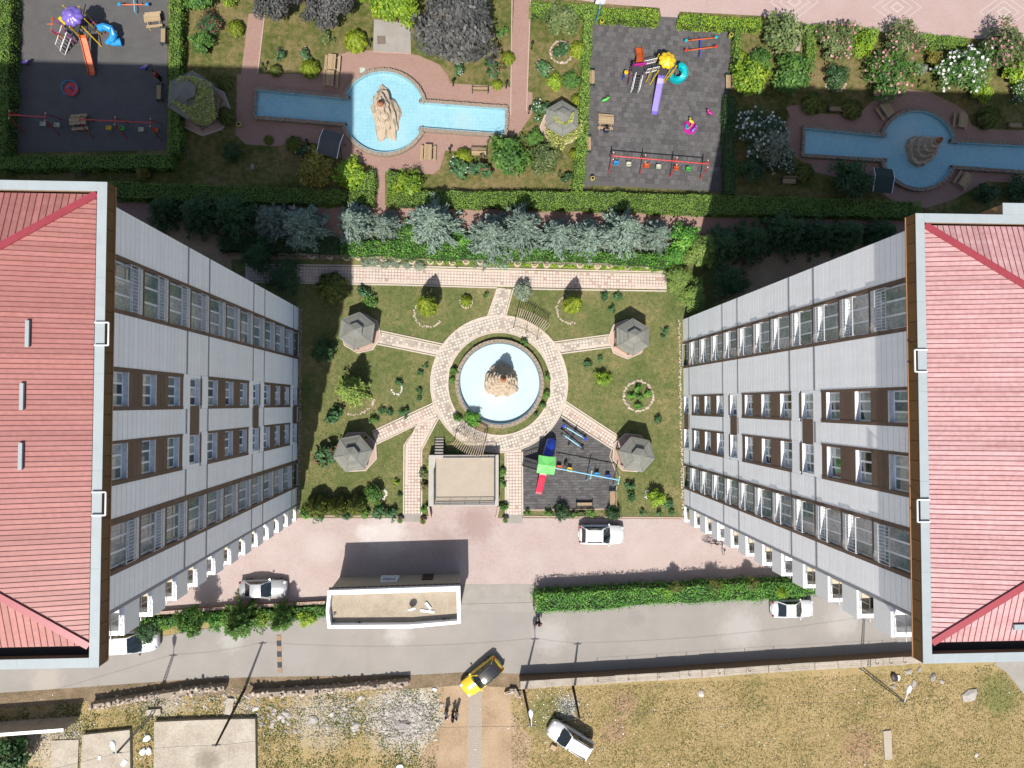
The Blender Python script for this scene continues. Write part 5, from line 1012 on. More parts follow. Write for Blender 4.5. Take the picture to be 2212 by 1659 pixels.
# --- garden court plants
def court(px, py, r, kind, mat, label, flower=None, hs=1.0): plant(px, py, r, kind, mat, label, flower, hs)
court(923, 658, 22, 'cone', 'thuja', 'tall yellow green cypress on the lawn left of the top walk', None, 1.25); court(1238, 656, 20, 'cone', 'thuja', 'tall yellow green cypress on the lawn right of the pergola', None, 1.25); court(757, 842, 40, 'spruce', 'pine', 'broad dark spruce below the upper left gazebo', None, 1.7)
court(1128, 630, 22, 'bush', 'grey', 'loose grey green shrub beside the top walk junction'); court(1007, 650, 13, 'thuja', 'thuja', 'small thuja in a little stone ring on the upper lawn')
for a in ((1050, 639, 7, 'rose', 'green', 'tiny green seedling left of the connecting walk'), (1307, 642, 10, 'rose', 'rose', 'small rose bush above the upper right gazebo on the left'), (1334, 641, 9, 'rose', 'rose', 'small rose bush above the upper right gazebo on the right'), (1322, 666, 8, 'rose', 'rose', 'lone small rose bush close above the upper right gazebo'), (783, 632, 15, 'rose', 'rose', 'bluish rose bush above the upper left gazebo'), (799, 652, 14, 'rose', 'green', 'leafy rose bush touching the upper left gazebo shadow'),
          (908, 806, 7, 'rose', 'rose', 'small rose bush left of the ring walk, lower of a pair'), (920, 792, 6, 'rose', 'rose', 'small rose bush left of the ring walk, upper of a pair'), (907, 845, 7, 'rose', 'rose', 'small rose bush left of the ring walk above the side path'), (905, 862, 6, 'rose', 'rose', 'tiny rose bush just above the lower left side path'), (874, 890, 10, 'rose', 'rose', 'small rose bush nearest the lower left side path'), (843, 891, 8, 'rose', 'rose', 'small rose bush middle of three above the side path'), (823, 888, 8, 'rose', 'rose', 'small rose bush left of three above the side path'), (805, 907, 10, 'rose', 'green', 'green rose bush above the lower left gazebo'), (860, 826, 9, 'rose', 'rose', 'rose bush inside the little white stone ring'),
          (722, 902, 20, 'rose', 'rose', 'large rose bush above the lower left gazebo at left'), (707, 984, 24, 'rose', 'rose', 'large rose bush at the left side of the lower left gazebo', 'red'), (808, 1066, 20, 'bush', 'green', 'round shrub with white stones below the lower left gazebo'), (857, 1043, 7, 'rose', 'lime', 'tiny bright shrub beside the long walk'), (862, 1068, 6, 'rose', 'dark', 'tiny dark shrub beside the long walk'), (685, 1094, 26, 'thuja', 'dthuja', 'left of three dark thujas on the lower lawn edge', None, 1.4), (729, 1094, 22, 'thuja', 'dthuja', 'middle of three dark thujas on the lower lawn edge', None, 1.5), (769, 1092, 22, 'thuja', 'dthuja', 'right of three dark thujas on the lower lawn edge', None, 1.5), (657, 1108, 12, 'rose', 'green', 'leafy shrub at the lower corner of the left block'), (690, 1116, 13, 'rose', 'rose', 'blue green shrub in front of the left dark thuja'), (745, 1112, 11, 'rose', 'rose', 'blue green shrub between the middle and right thujas'), (790, 1110, 10, 'rose', 'green', 'small shrub right of the three dark thujas'), (820, 1106, 15, 'rose', 'rose', 'rose bush on the kerb left of the long walk'), (846, 1108, 13, 'rose', 'rose', 'rose bush on the kerb nearest the long walk'),
          (1303, 818, 18, 'bush', 'lime', 'bright green shrub on the right lawn above the stone ring'), (1271, 785, 9, 'rose', 'rose', 'small rose bush on the right lawn near the ring walk'), (1296, 776, 7, 'rose', 'rose', 'tiny rose bush below the upper right gazebo'), (1438, 716, 8, 'rose', 'rose', 'small rose bush near the right block, upper of two'), (1431, 727, 6, 'rose', 'rose', 'tiny rose bush near the right block, lower of two'), (1422, 906, 9, 'rose', 'rose', 'small rose bush right of the lower right gazebo shadow'), (1363, 1050, 11, 'rose', 'rose', 'rose bush below the lower right gazebo'), (1366, 1075, 10, 'rose', 'rose', 'rose bush above the kerb right of the playground'), (1417, 1074, 22, 'bush', 'lime', 'bright green shrub with white stones on the lower right lawn'), (1442, 1088, 11, 'rose', 'rose', 'rose bush right of the bright green shrub'), (1388, 1106, 7, 'rose', 'rose', 'left of three tiny rose bushes along the lower right kerb'), (1423, 1106, 7, 'rose', 'rose', 'middle of three tiny rose bushes along the lower right kerb'), (1451, 1106, 7, 'rose', 'rose', 'right of three tiny rose bushes along the lower right kerb'),
          (1213, 1107, 18, 'bush', 'dark', 'dark round shrub below the playground bench'), (1326, 1108, 17, 'bush', 'dark', 'dark round shrub above the white hatchback'), (1183, 1108, 9, 'rose', 'green', 'small flowering shrub in the strip left of the dark shrub'), (1241, 1109, 8, 'rose', 'green', 'first small shrub in the strip right of the dark shrub'), (1258, 1109, 8, 'rose', 'olive', 'second small shrub in the strip right of the dark shrub'), (1276, 1109, 9, 'rose', 'green', 'third small shrub in the strip right of the dark shrub'), (1140, 1108, 7, 'rose', 'green', 'tiny shrub in the strip nearest the middle walk'),
          (983, 801, 10, 'rose', 'green', 'green plant on the left of the fountain bed'), (977, 821, 7, 'rose', 'green', 'tiny plant on the left of the fountain bed below another'), (1131, 738, 9, 'rose', 'green', 'green plant at the upper right of the fountain bed'), (1181, 812, 8, 'rose', 'green', 'green plant at the right of the fountain bed, upper of three'), (1181, 852, 9, 'rose', 'green', 'green plant at the right of the fountain bed, middle of three'), (1169, 875, 9, 'rose', 'green', 'green plant at the right of the fountain bed, lower of three'), (1155, 893, 7, 'rose', 'rose', 'tiny plant at the lower right of the fountain bed'), (1021, 905, 20, 'bush', 'ivy', 'leafy shrub overhanging the basin at the swing seat'), (986, 903, 10, 'rose', 'green', 'plant at the lower left of the fountain bed'),
          (934, 1004, 14, 'bush', 'lime', 'yellow green climber on the deck ledge'), (917, 1024, 11, 'rose', 'olive', 'upper shrub in the bed left of the deck'), (919, 1048, 9, 'rose', 'rust', 'lower shrub in the bed left of the deck'), (985, 977, 9, 'rose', 'green', 'small shrub behind the deck under the pergola'), (919, 1098, 9, 'rose', 'green', 'plant at the lower end of the bed left of the deck'), (1087, 1096, 10, 'rose', 'green', 'plant at the lower end of the bed right of the deck'), (1086, 1020, 9, 'rose', 'green', 'upper plant in the bed right of the deck'), (1086, 1046, 9, 'rose', 'green', 'middle plant in the bed right of the deck'), (947, 1084, 8, 'rose', 'lime', 'small plant at the lower left corner of the deck ledge')): court(*a)
for i, (px, py) in enumerate(((789, 567), (806, 567), (831, 570), (855, 570), (880, 572), (906, 575))): plant(px, py, 11, 'bush', 'grey', ('leftmost', 'second', 'third', 'fourth', 'fifth', 'rightmost')[i] + ' of six grey green clumps along the planter wall', None, .8, 'grey green clumps along the planter wall')
# stone ring bed with five shrubs
for i, (px, py) in enumerate(((1365, 855), (1378, 837), (1400, 851), (1380, 857), (1380, 876))): plant(px, py, 8, 'rose', 'ivy', ('left', 'top', 'right', 'centre', 'bottom')[i] + ' one of five shrubs in the stone ring bed', None, 1.1, 'shrubs in the stone ring bed')
# --- roadside plants
for a in ((356, 1347, 14, 'thuja', 'lime', 'bright round thuja in the roadside hedge near the white van'), (318, 1364, 26, 'oleander', 'dark', 'dark drooping foliage over the white van'), (516, 1346, 38, 'conifer', 'green', 'feathery green conifer on the roadside left of the gatehouse', None, 1.15), (607, 1338, 28, 'conifer', 'green', 'smaller feathery conifer next to the gatehouse', None, 1.5), (28, 1625, 40, 'bush', 'dark', 'dark shrub mass at the lower left corner'), (420, 1333, 30, 'tree', 'green', 'thin leafy roadside tree left of the feathery conifer', None, 1.8), (565, 1334, 20, 'bush', 'lime', 'bright shrub between the two feathery conifers'), (662, 1333, 20, 'bush', 'lime', 'bright shrub against the gatehouse wall'), (470, 1340, 22, 'bush', 'ivy', 'leafy shrub left of the feathery conifer'),  # dark shrub at lower left is added, partly for a tree shadow there
          (1687, 1279, 15, 'thuja', 'lime', 'bright yellow thuja on the ivy hedge above the white sedan'), (1438, 1280, 10, 'rose', 'lime', 'bright sprig standing out of the ivy hedge'), (1460, 1268, 15, 'bush', 'dthuja', 'first round shrub behind the ivy hedge'), (1545, 1265, 15, 'bush', 'dthuja', 'second round shrub behind the ivy hedge'), (1625, 1262, 15, 'bush', 'dthuja', 'third round shrub behind the ivy hedge')): plant(*a)
# ---------------------------------------------------------------- grass
def grass(name, poly, n, mat, size, label, excl=(), zbase=.02, patch=0.0, seed=1):
    X, Y = pts_in(poly, n); k = np.ones(len(X), bool)
    for e in excl: k &= ~inside(e, X, Y)
    if patch: k &= noise2(X, Y, .8, seed)*.6 + noise2(X, Y, 3.1, seed+2)*.4 + RNG.normal(size=len(X))*.07 > patch
    X, Y = X[k], Y[k]; m = len(X); pos = np.stack([X, Y, zbase + RNG.random(m)*.03], 1); nr = RNG.normal(size=(m, 3))*.7 + np.array([0, 0, .9])
    t = np.clip(noise2(X, Y, .9, seed)*.5 + RNG.random(m)*.6 - .05, 0, 1); o = ob(name, np_mesh(name, kites(pos, nr, size*(.6+.8*RNG.random(m)), .42), 4, [mat], t)); o['label'] = label; o['category'] = 'grass'; return stuff(o)
EX = [p for v in SHEETS.values() for p in v] + [ring, arc(rc, 4.4, 0, 6.2, 30)]
m_gr1 = M_leaf('grass_court', [(0, (0.043, 0.073, 0.017)), (.45, (0.086, 0.113, 0.035)), (.8, (0.146, 0.141, 0.060)), (1, (0.242, 0.189, 0.103))], rough=.8, trans=.15, spec=.1)
m_gr2 = M_leaf('grass_park', [(0, (0.043, 0.072, 0.011)), (.5, (0.094, 0.119, 0.025)), (1, (0.216, 0.180, 0.072))], rough=.8, trans=.15, spec=.1)
m_gr3 = M_leaf('grass_dry', [(0, (0.158, 0.133, 0.051)), (.4, (0.238, 0.183, 0.079)), (1, (0.317, 0.243, 0.123))], rough=.85, trans=.15, spec=.1)
m_gr4 = M_leaf('grass_weed', [(0, (0.025, 0.054, 0.009)), (.5, (0.058, 0.094, 0.018)), (1, (0.130, 0.144, 0.036))], rough=.7, trans=.2, spec=.15)
grass('lawn_grass', WP([(652, 615), (1475, 625), (1480, 1114), (645, 1114)]), 52000, m_gr1, .13, 'short olive lawn grass of the garden court', EX, .015)
grass('park_grass', WP([(380, -30), (1700, -30), (2212, 60), (2212, 430), (380, 420)]), 52000, m_gr2, .14, 'patchy park grass between the paved courts', EX, .01, .42)
grass('dry_grass', WP([(1105, 1490), (2260, 1440), (2260, 1700), (1105, 1700)]), 60000, m_gr3, .15, 'straw coloured dry grass of the vacant lot', EX, -.02, .30)
grass('weed_grass', WP([(1105, 1480), (2260, 1432), (2260, 1700), (1105, 1700)]), 20000, m_gr4, .16, 'green weeds scattered in the dry lot', EX, -.01, .55, 5)
grass('weed_grass', WP([(-40, 1500), (960, 1480), (940, 1700), (-40, 1700)]), 46000, m_gr4, .16, 'weeds growing through the rubble lot', EX, -.01, .50, 8)
grass('dry_grass', WP([(-40, 1500), (960, 1480), (940, 1700), (-40, 1700)]), 26000, m_gr3, .15, 'dry grass growing through the rubble lot', EX, -.015, .45, 3)
# ================================================================ built things of the court
def add_stain(mat, cx, cy, r, col, strength=.8, nscale=1.2, wob=.9):
    """a stain with a ragged edge at a fixed place on a surface"""
    nt = mat.node_tree; N, L = nt.nodes.new, nt.links.new; b = nt.nodes['Principled BSDF']; lk = b.inputs['Base Color'].links[0]; src = lk.from_socket
    geo = N('ShaderNodeNewGeometry'); ds = N('ShaderNodeVectorMath'); ds.operation = 'DISTANCE'; ds.inputs[1].default_value = (cx, cy, 0); L(geo.outputs['Position'], ds.inputs[0])
    n = N('ShaderNodeTexNoise'); n.inputs['Scale'].default_value = nscale; n.inputs['Detail'].default_value = 7; n.inputs['Roughness'].default_value = .7; L(geo.outputs['Position'], n.inputs['Vector'])
    ma = N('ShaderNodeMath'); ma.operation = 'MULTIPLY_ADD'; ma.inputs[1].default_value = r*wob*2; L(n.outputs[0], ma.inputs[0]); L(ds.outputs['Value'], ma.inputs[2])
    mr = N('ShaderNodeMapRange'); mr.inputs[1].default_value = r*(1+wob)*.75; mr.inputs[2].default_value = r*(1+wob)*1.15; mr.inputs[3].default_value = strength; mr.inputs[4].default_value = 0; L(ma.outputs[0], mr.inputs[0])
    mx = N('ShaderNodeMix'); mx.data_type = 'RGBA'; mx.inputs[7].default_value = (*col, 1); L(mr.outputs[0], mx.inputs[0]); L(src, mx.inputs[6]); L(mx.outputs[2], b.inputs['Base Color'])
add_stain(m_drive, *W(835, 1152), 1.9, (0.437, 0.413, 0.390), .55); add_stain(m_drive, *W(790, 1150), 1.0, (0.437, 0.413, 0.390), .5); add_stain(m_drive, *W(1030, 1130), 1.8, (0.195, 0.133, 0.117), .6, 2.2); add_stain(m_drive, *W(960, 1180), 1.6, (0.211, 0.156, 0.140), .5, 2.2); add_stain(m_drive, *W(700, 1180), 1.5, (0.359, 0.312, 0.289), .5); add_stain(m_drive, *W(1400, 1200), 2.4, (0.328, 0.265, 0.242), .5)
for i, (px, py, r, c) in enumerate(((860, 1362, 1.3, (0.329, 0.316, 0.295)), (500, 1380, 1.2, (0.302, 0.289, 0.268)), (1190, 1375, 1.6, (0.289, 0.275, 0.254)), (1375, 1335, .8, (0.165, 0.155, 0.144)), (1600, 1360, 2.0, (0.289, 0.275, 0.257)), (1820, 1340, 1.6, (0.295, 0.282, 0.260)), (640, 1420, 1.8, (0.226, 0.213, 0.195)), (100, 1470, 1.5, (0.295, 0.260, 0.226)))): add_stain(m_asph, *W(px, py), r, c, .6, 1.6)
add_stain(m_lot, *W(1224, 1527), 1.1, (0.328, 0.328, 0.328), .9, 2.0); add_stain(m_lot, *W(1350, 1520), 1.2, (0.257, 0.164, 0.117), .7); add_stain(m_lot, *W(1860, 1610), 1.9, (0.250, 0.156, 0.101), .8); add_stain(m_lot, *W(1330, 1580), 1.2, (0.234, 0.148, 0.101), .7); add_stain(m_lot, *W(880, 1545), 3.6, (0.359, 0.343, 0.320), .8); add_stain(m_lot, *W(700, 1545), 3.0, (0.312, 0.296, 0.265), .55); add_stain(m_lot, *W(110, 1610), 2.6, (0.343, 0.304, 0.250), .7); add_stain(m_lot, *W(350, 1510), 2.0, (0.281, 0.250, 0.211), .6); add_stain(m_lot, *W(2160, 1500), 2.2, (0.078, 0.109, 0.031), .7, 2.5); add_stain(m_lot, *W(1180, 1545), 2.2, (0.078, 0.105, 0.031), .6, 2.5)
# --- gatehouse
T = thing('gatehouse', 'low gatehouse with bare flat roof and thick white parapet by the yard entrance', 'building', (0, 0, 0))
zg = 5.0; out = WP([(708, 1276), (994, 1266.5), (995.5, 1347), (890, 1357), (708, 1358), (704, 1321)], zg); c = np.mean(np.array(out), 0)
inn = [tuple(c + (np.array(q)-c)*np.array([.952, .80])) for q in out]
m_gw = M('cream_plaster', (0.360, 0.317, 0.252), (0.310, 0.266, 0.209), rough=.85, scale=1.2)
bd = [tuple(c + (np.array(q)-c)*np.array([.985, .95])) for q in out]
MB().prism(bd, -.2, 4.25).build('wall', m_gw, T)
m_gr = M('bare_screed', (0.303, 0.257, 0.198), (0.216, 0.177, 0.131), rough=.95, scale=1.1, fine=7, bump=.3)
MB().prism(inn, 4.26, 4.28).build('roof_deck', m_gr, T)
mb = MB(); n = len(out)
for i in range(n):
    a, b, a2, b2 = out[i], out[(i+1) % n], inn[i], inn[(i+1) % n]
    m2 = MB(); m2.prism([a, b, b2, a2], 4.25, zg); m2.build('parapet', m_slabw, T)
y0, y1 = W(800, 1268, 4)[1], W(800, 1240, 1)[1]; xw, yw = W(840, 1245, 2.2); yn = max(q[1] for q in bd)
bx('window', T, m_pvc, xw-.75, xw+.75, yn-.30, yn+.03, 1.2, 2.4); p_ = bx('pane', T, GL[1], xw-.62, xw+.62, yn-.2, yn+.045, 1.32, 2.28); bx('window_sill', T, m_slabw, xw-.85, xw+.85, yn-.2, yn+.18, 1.08, 1.19)
bx('door', T, M('brown_door', (0.072, 0.043, 0.029), rough=.6), xw+3.0, xw+4.0, yn-.3, yn+.03, 0, 2.1)
for i in range(24): 
    x = out[0][0] + .2 + (out[1][0]-out[0][0]-.4)*i/23; y = out[0][1] + (out[1][1]-out[0][1])*i/23
    bx('cornice_tile', T, m_brown, x-.23, x+.21, y-.05, y+.12, 4.35, 4.42)
def roofthing(name, label, cat, px, py, build):
    x, y = W(px, py, 4.3); T2 = thing(name, label, cat, (x, y, 4.285)); build(T2); return T2
def dish(T2):
    MB().tube([(0, 0, 0), (0, 0, .5)], .03, 6).build('mast', m_black, T2); o = MB().lathe([(.02, 0), (.2, .03), (.36, .11)], 16).build('reflector', m_white, T2, (0, 0, .6)); o.rotation_euler = (R_(60), 0, R_(15)); MB().tube([(0, 0, .6), (-.25, .1, .85)], .015, 5).build('arm', m_black, T2)
roofthing('satellite_dish', 'small white satellite dish on the gatehouse roof', 'dish', 890, 1310, dish)
roofthing('plank', 'long white plank lying on the gatehouse roof', 'plank', 923, 1320, lambda t: MB().bar((-.62, .08, .05), (.62, -.1, .05), .22, .06).build('board', m_white, t)); roofthing('plank', 'short white plank lying askew on the gatehouse roof', 'plank', 925, 1308, lambda t: MB().bar((-.22, .3, .14), (.22, -.28, .14), .22, .05).build('board', m_white, t))
for i, (px, py) in enumerate(((723, 1326), (722, 1339), (777, 1343), (958, 1336), (963, 1339), (970, 1339))):
    roofthing('roof_drain', ('upper left', 'lower left', 'middle', 'first right', 'second right', 'third right')[i] + ' round drain pot on the gatehouse roof', 'drain', px, py, lambda t: (MB().lathe([(.12, 0), (.14, .12), (.10, .14)], 12).build('pot', M('drain_grey', (0.252, 0.238, 0.202), rough=.8), t), MB().lathe([(.09, .142), (.085, .146)], 12).build('mouth', m_black, t)))
# --- concrete deck over the garage
T = thing('garage_deck', 'pale concrete deck with black railings beside the middle walk', 'deck', (0, 0, 0)); zd = 1.25
o4 = WP([(926, 983), (1077, 983), (1077, 1092), (926, 1092)], zd)
m_dk = M('deck_screed', (0.302, 0.259, 0.205), (0.259, 0.220, 0.173), rough=.9, scale=.9, fine=12); m_dkb = M('deck_ledge', (0.324, 0.302, 0.274), (0.266, 0.248, 0.216), rough=.85, scale=2)
MB().prism(o4, -.2, zd-.06).build('wall', m_conc, T); (x0, y0), (x1, y1) = o4[0], o4[2]
bx('deck_floor', T, m_dk, x0+.66, x1-.38, y1+.42, y0-.32, zd-.06, zd-.02)
for nm, a in (('ledge', (x0, x0+.655, y1, y0)), ('ledge', (x1-.375, x1, y1, y0)), ('ledge', (x0+.66, x1-.38, y1, y1+.415)), ('ledge', (x0+.66, x1-.38, y0-.315, y0))): bx(nm, T, m_dkb, *a, zd-.06, zd+.10)
bx('garage_door', T, M('garage_dark', (0.036, 0.032, 0.029), rough=.7), x0+.6, x1-.6, y1-.03, y1+.02, 0, 1.0)
def railing(T, a, b, z, h, name='railing', step=.14):
    a, b = Vector((*a, z)), Vector((*b, z)); L = (b-a).length; mb = MB(); mb.bar(a+Vector((0, 0, h)), b+Vector((0, 0, h)), .045); mb.bar(a+Vector((0, 0, .08)), b+Vector((0, 0, .08)), .035); n = int(L/step)
    for i in range(n+1): q = a.lerp(b, i/n); mb.bar(q, q+Vector((0, 0, h)), .045 if i % 10 == 0 else .02)
    return mb.build(name, m_black, T)
railing(T, (x0+1.4, y0-.18), (x1-.4, y0-.18), zd+.1, .8); railing(T, (x0+.55, y1+.25), (x1-.4, y1+.25), zd+.1, .8); railing(T, (x1-.42, y1+.25), (x1-.42, y0-.18), zd+.1, .8); railing(T, (x0+.55, y1+.25), (x0+.55, y0-1.2), zd+.1, .8)
for i in range(6):
    z = zd - .2*(i+1)+.1; bx('step', T, m_conc, x0+.55, x0+1.35, y0+.26*i+.004, y0+.26*(i+1), z-.06, z)
for x in (x0+.52, x0+1.38): m2 = MB(); m2.bar((x, y0, zd), (x, y0+1.55, .1), .05, .2); m2.build('stair_stringer', m_black, T)
for sx, ex in (((926, 1092), (930, 1117)), ((1077, 1092), (1072, 1117))): m2 = MB(); m2.strip([W(*sx), W(*ex)], .2, -.1, .7); m2.build('ramp_wall', m_kerb, T)
# --- pergolas over the ring walk
m_perg = M('pergola_wood', (0.324, 0.266, 0.187), (0.245, 0.194, 0.130), rough=.75, scale=4); m_pergd = M('pergola_iron', (0.043, 0.036, 0.029), rough=.6)
def pergola(a0, a1, label, n, h=2.0):
    T = thing('pergola', label, 'pergola', (*rc, 0)); r0, r1 = 5.45, 7.3
    for a in (a0, (a0+a1)/2, a1):
        for r in (5.6, 7.1): MB().tube([(r*math.cos(a), r*math.sin(a), 0), (r*math.cos(a), r*math.sin(a), h)], .04, 6).build('post', m_pergd, T)
    for r in (5.6, 7.1): mb = MB(); mb.tube([(r*math.cos(a), r*math.sin(a), h) for a in np.linspace(a0, a1, 9)], .035, 6); mb.build('arch_beam', m_pergd, T)
    for a in np.linspace(a0, a1, n): mb = MB(); mb.bar((r0*math.cos(a), r0*math.sin(a), h+.06), (r1*math.cos(a), r1*math.sin(a), h+.06), .06, .07); mb.build('rafter', m_perg, T)
pergola(R_(50), R_(76), 'curved wooden pergola at the top of the ring walk', 16); pergola(R_(-128), R_(-104), 'curved wooden pergola at the bottom of the ring walk', 15)
_ps = copy_tree(pb); _ps.location = (*W(1033, 922), 0); _ps.rotation_euler = (0, 0, R_(-28)); _ps['label'] = 'grey wooden bench between the basin and the lower pergola'
# --- planter wall with half round pots
T = thing('planter_wall', 'low beige stone planter wall along the creeper bank', 'wall', (0, 0, 0)); pw = [(600, 546), (740, 552), (900, 557), (1100, 563), (1300, 569), (1445, 576)]
mb = MB(); mb.strip(WP(pw, .6), .3, -.1, .62); mb.build('wall', m_stone, T); m_pot = M('cast_planter', (0.446, 0.360, 0.274), (0.360, 0.281, 0.209), rough=.85, scale=4)
for px, py in ((673, 551), (712, 552), (748, 555), (774, 554), (829, 558), (859, 559), (890, 563), (930, 563), (950, 564), (977, 565), (1007, 563), (1038, 564), (1118, 568), (1155, 570), (1181, 570), (1211, 569), (1253, 571), (1291, 573), (1316, 572), (1356, 574), (1398, 573), (1433, 576)):
    x, y = W(px, py, .5); ln = arc((x, y), .30, R_(180), R_(360), 10); mb = MB(); mb.strip(ln, .11, .05, .62); o = mb.build('half_round_pot', m_pot, T); MB().prism(ln, .05, .50).build('soil', m_soil, o)
# --- stone rings and edging
ROCKS = []
for i in range(6):
    rg = random.Random(40+i); mb = MB(); n = 7; rs = [rg.uniform(.6, 1.25) for _ in range(n)]; lo = [(r*math.cos(2*math.pi*k/n), r*math.sin(2*math.pi*k/n), -.3) for k, r in enumerate(rs)]; mid = [(x*1.05, y*1.05, .25+rg.uniform(-.1, .1)) for x, y, _ in lo]; up = [(x*.6+rg.uniform(-.1, .1), y*.6, .62+rg.uniform(-.12, .15)) for x, y, _ in lo]
    mb.add(lo+mid+up, [tuple(range(2*n, 3*n))] + [(k, (k+1) % n, n+(k+1) % n, n+k) for k in range(n)] + [(n+k, n+(k+1) % n, 2*n+(k+1) % n, 2*n+k) for k in range(n)]); ROCKS.append((mb.v, mb.f))
def rock_field(name, pts, rmin, rmax, mat, label=None, cat='stones', parent=None, flat=.8):
    mb = MB()
    for x, y, z in pts:
        v, f = random.choice(ROCKS); s_ = random.uniform(rmin, rmax); g = random.random()*6.28; c_, d_ = math.cos(g), math.sin(g); sy = random.uniform(.6, 1)
        mb.add([(x+s_*(a*c_-b*sy*d_), y+s_*(a*d_+b*sy*c_), z+s_*c*flat) for a, b, c in v], f)
    o = mb.build(name, mat, parent)
    if label: o['label'] = label; o['category'] = cat
    return stuff(o)
m_pstone = M('pale_stone', (0.389, 0.324, 0.266), (0.285, 0.227, 0.181), rough=.9, scale=5, rnd=.2); m_wstone = M('white_stone', (0.505, 0.492, 0.467), (0.428, 0.415, 0.389), rough=.8, scale=6, rnd=.1)
def stone_ring(px, py, r, label, a0=0, a1=360, mat=m_pstone, rr=.12, two=False, st=.20):
    x, y = W(px, py); R = r/22.4; n = max(5, int(R*R_(a1-a0)/st)); T = thing('stone_ring', label, 'stone ring', (x, y, 0))
    for k in range(n):
        g = R_(a0 + (a1-a0)*(k+.5)/n) + random.uniform(-.05, .05); q = R*random.uniform(.95, 1.06); v, f = random.choice(ROCKS); s_ = random.uniform(.8, 1.2)*rr; mb = MB(); w_ = random.random()*6; c_, d_ = math.cos(w_), math.sin(w_)
        mb.add([(q*math.cos(g)+s_*(a*c_-b*d_), q*math.sin(g)+s_*(a*d_+b*c_), s_*c) for a, b, c in v], f); mb.build('stone', mat, T)
stone_ring(1379, 855, 32, 'oval ring of pale stones round five shrubs on the right lawn', rr=.15); stone_ring(925, 676, 30, 'half ring of stones round the left cypress', 120, 330); stone_ring(1232, 668, 30, 'half ring of stones round the right cypress', 80, 290); stone_ring(1007, 652, 13, 'little stone ring round the small thuja', rr=.1); stone_ring(768, 852, 42, 'arc of stones below the broad spruce', 250, 350); stone_ring(857, 840, 11, 'little white stone ring left of the ring walk', 180, 400, m_wstone, .11); stone_ring(1212, 113, 24, 'ring of pale stones round pink roses in the park', rr=.13); stone_ring(822, 1066, 12, 'short row of white stones beside the round shrub', -70, 60, m_wstone, .12); stone_ring(1404, 1068, 10, 'short row of white stones beside the bright shrub', 110, 250, m_wstone, .12); stone_ring(1805, 172, 26, 'arc of pale stones below the dark shrub', 200, 340)
def row(p, q, n, j): (a, b), (c, d) = W(*p), W(*q); return [(a+(c-a)*k/n+random.uniform(-j, j), b+(d-b)*k/n+random.uniform(-j, j), .04) for k in range(n)]
rock_field('edging_stones', row((1467, 690), (1475, 1120), 190, .10), .06, .12, m_pstone, 'row of pale edging stones along the foot of the right block'); rock_field('edging_stones', row((650, 668), (644, 1112), 260, .12), .07, .14, m_stone, 'row of dark edging stones along the foot of the left block')
# --- low red walls and fences behind the roadside hedges
m_redw = M('red_brick_wall', (0.259, 0.094, 0.061), (0.194, 0.068, 0.043), rough=.85, scale=3)
def lowwall(pts, w, h, mat, name, label, cap=None):
    T = thing(name, label, 'wall', (0, 0, 0)); mb = MB(); mb.strip(WP(pts), w, -.2, h); mb.build('wall', mat, T)
    if cap: mb = MB(); mb.strip(WP(pts), w+.08, h+.002, h+.06); mb.build('coping', cap, T)
    return T
T = lowwall([(1157, 1276), (1400, 1265), (1790, 1250)], .2, .5, m_redw, 'garden_wall', 'low red wall behind the long ivy hedge', m_kerb); railing(T, W(1157, 1274), W(1790, 1248), .55, .7, step=.4)
T = lowwall([(330, 1322), (520, 1308), (705, 1298)], .2, .5, m_redw, 'garden_wall', 'low red wall behind the silver sedan', m_kerb)
T = thing('gate_rail', 'pale sliding gate rail across the yard entrance', 'rail', (0, 0, 0)); mb = MB(); mb.strip(WP([(997, 1306), (1156, 1302)]), .08, .02, .05); mb.build('rail', m_conc, T)
T = thing('gate_leaf', 'dark iron gate leaf folded at the hedge end', 'gate', (0, 0, 0)); railing(T, W(1153, 1275), W(1151, 1308), .02, 1.5, 'leaf', .12)
# --- walls of the vacant lots
def wall_line(pts, w, h, mat, label, seg=1.9, hv=.12):
    T = thing('boundary_wall', label, 'wall', (0, 0, 0)); P = [Vector(p) for p in WP(pts)]
    for a, b in zip(P[:-1], P[1:]):
        n = max(1, round((b-a).length/seg))
        for k in range(n):
            mb = MB(); p, q = a.lerp(b, k/n), a.lerp(b, (k+1)/n-.004); mb.strip([p, q], w, -.3, h+random.uniform(-hv, hv)); mb.build('wall_panel', mat, T)
    return T
m_cw = M('cast_concrete', (0.331, 0.288, 0.238), (0.216, 0.184, 0.148), rough=.95, scale=1.4, fine=9, bump=.4, rnd=.08)
wl = [(1124, 1480), (1237, 1473), (1420, 1462), (1660, 1445), (1860, 1433), (2003, 1424)]
T = thing('boundary_wall', 'pale topped retaining wall along the road with barbed wire posts', 'wall', (0, 0, 0)); PW = [Vector(p) for p in WP(wl, 1.45)]
mb = MB(); mb.strip(PW, .66, -.3, 1.36); mb.build('wall', M('earth_wall', (0.187, 0.122, 0.076), (0.122, 0.079, 0.050), rough=.95, scale=3, fine=14, bump=.8), T)
for a, b in zip(PW[:-1], PW[1:]):
    n = max(1, round((b-a).length/2.3))
    for k in range(n): mb = MB(); h_ = random.uniform(-.05, .06); mb.strip([a.lerp(b, k/n), a.lerp(b, (k+1)/n-.004)], .70+random.uniform(-.04, .05), 1.365, 1.47+h_); mb.build('coping', m_cw, T)
prev = None
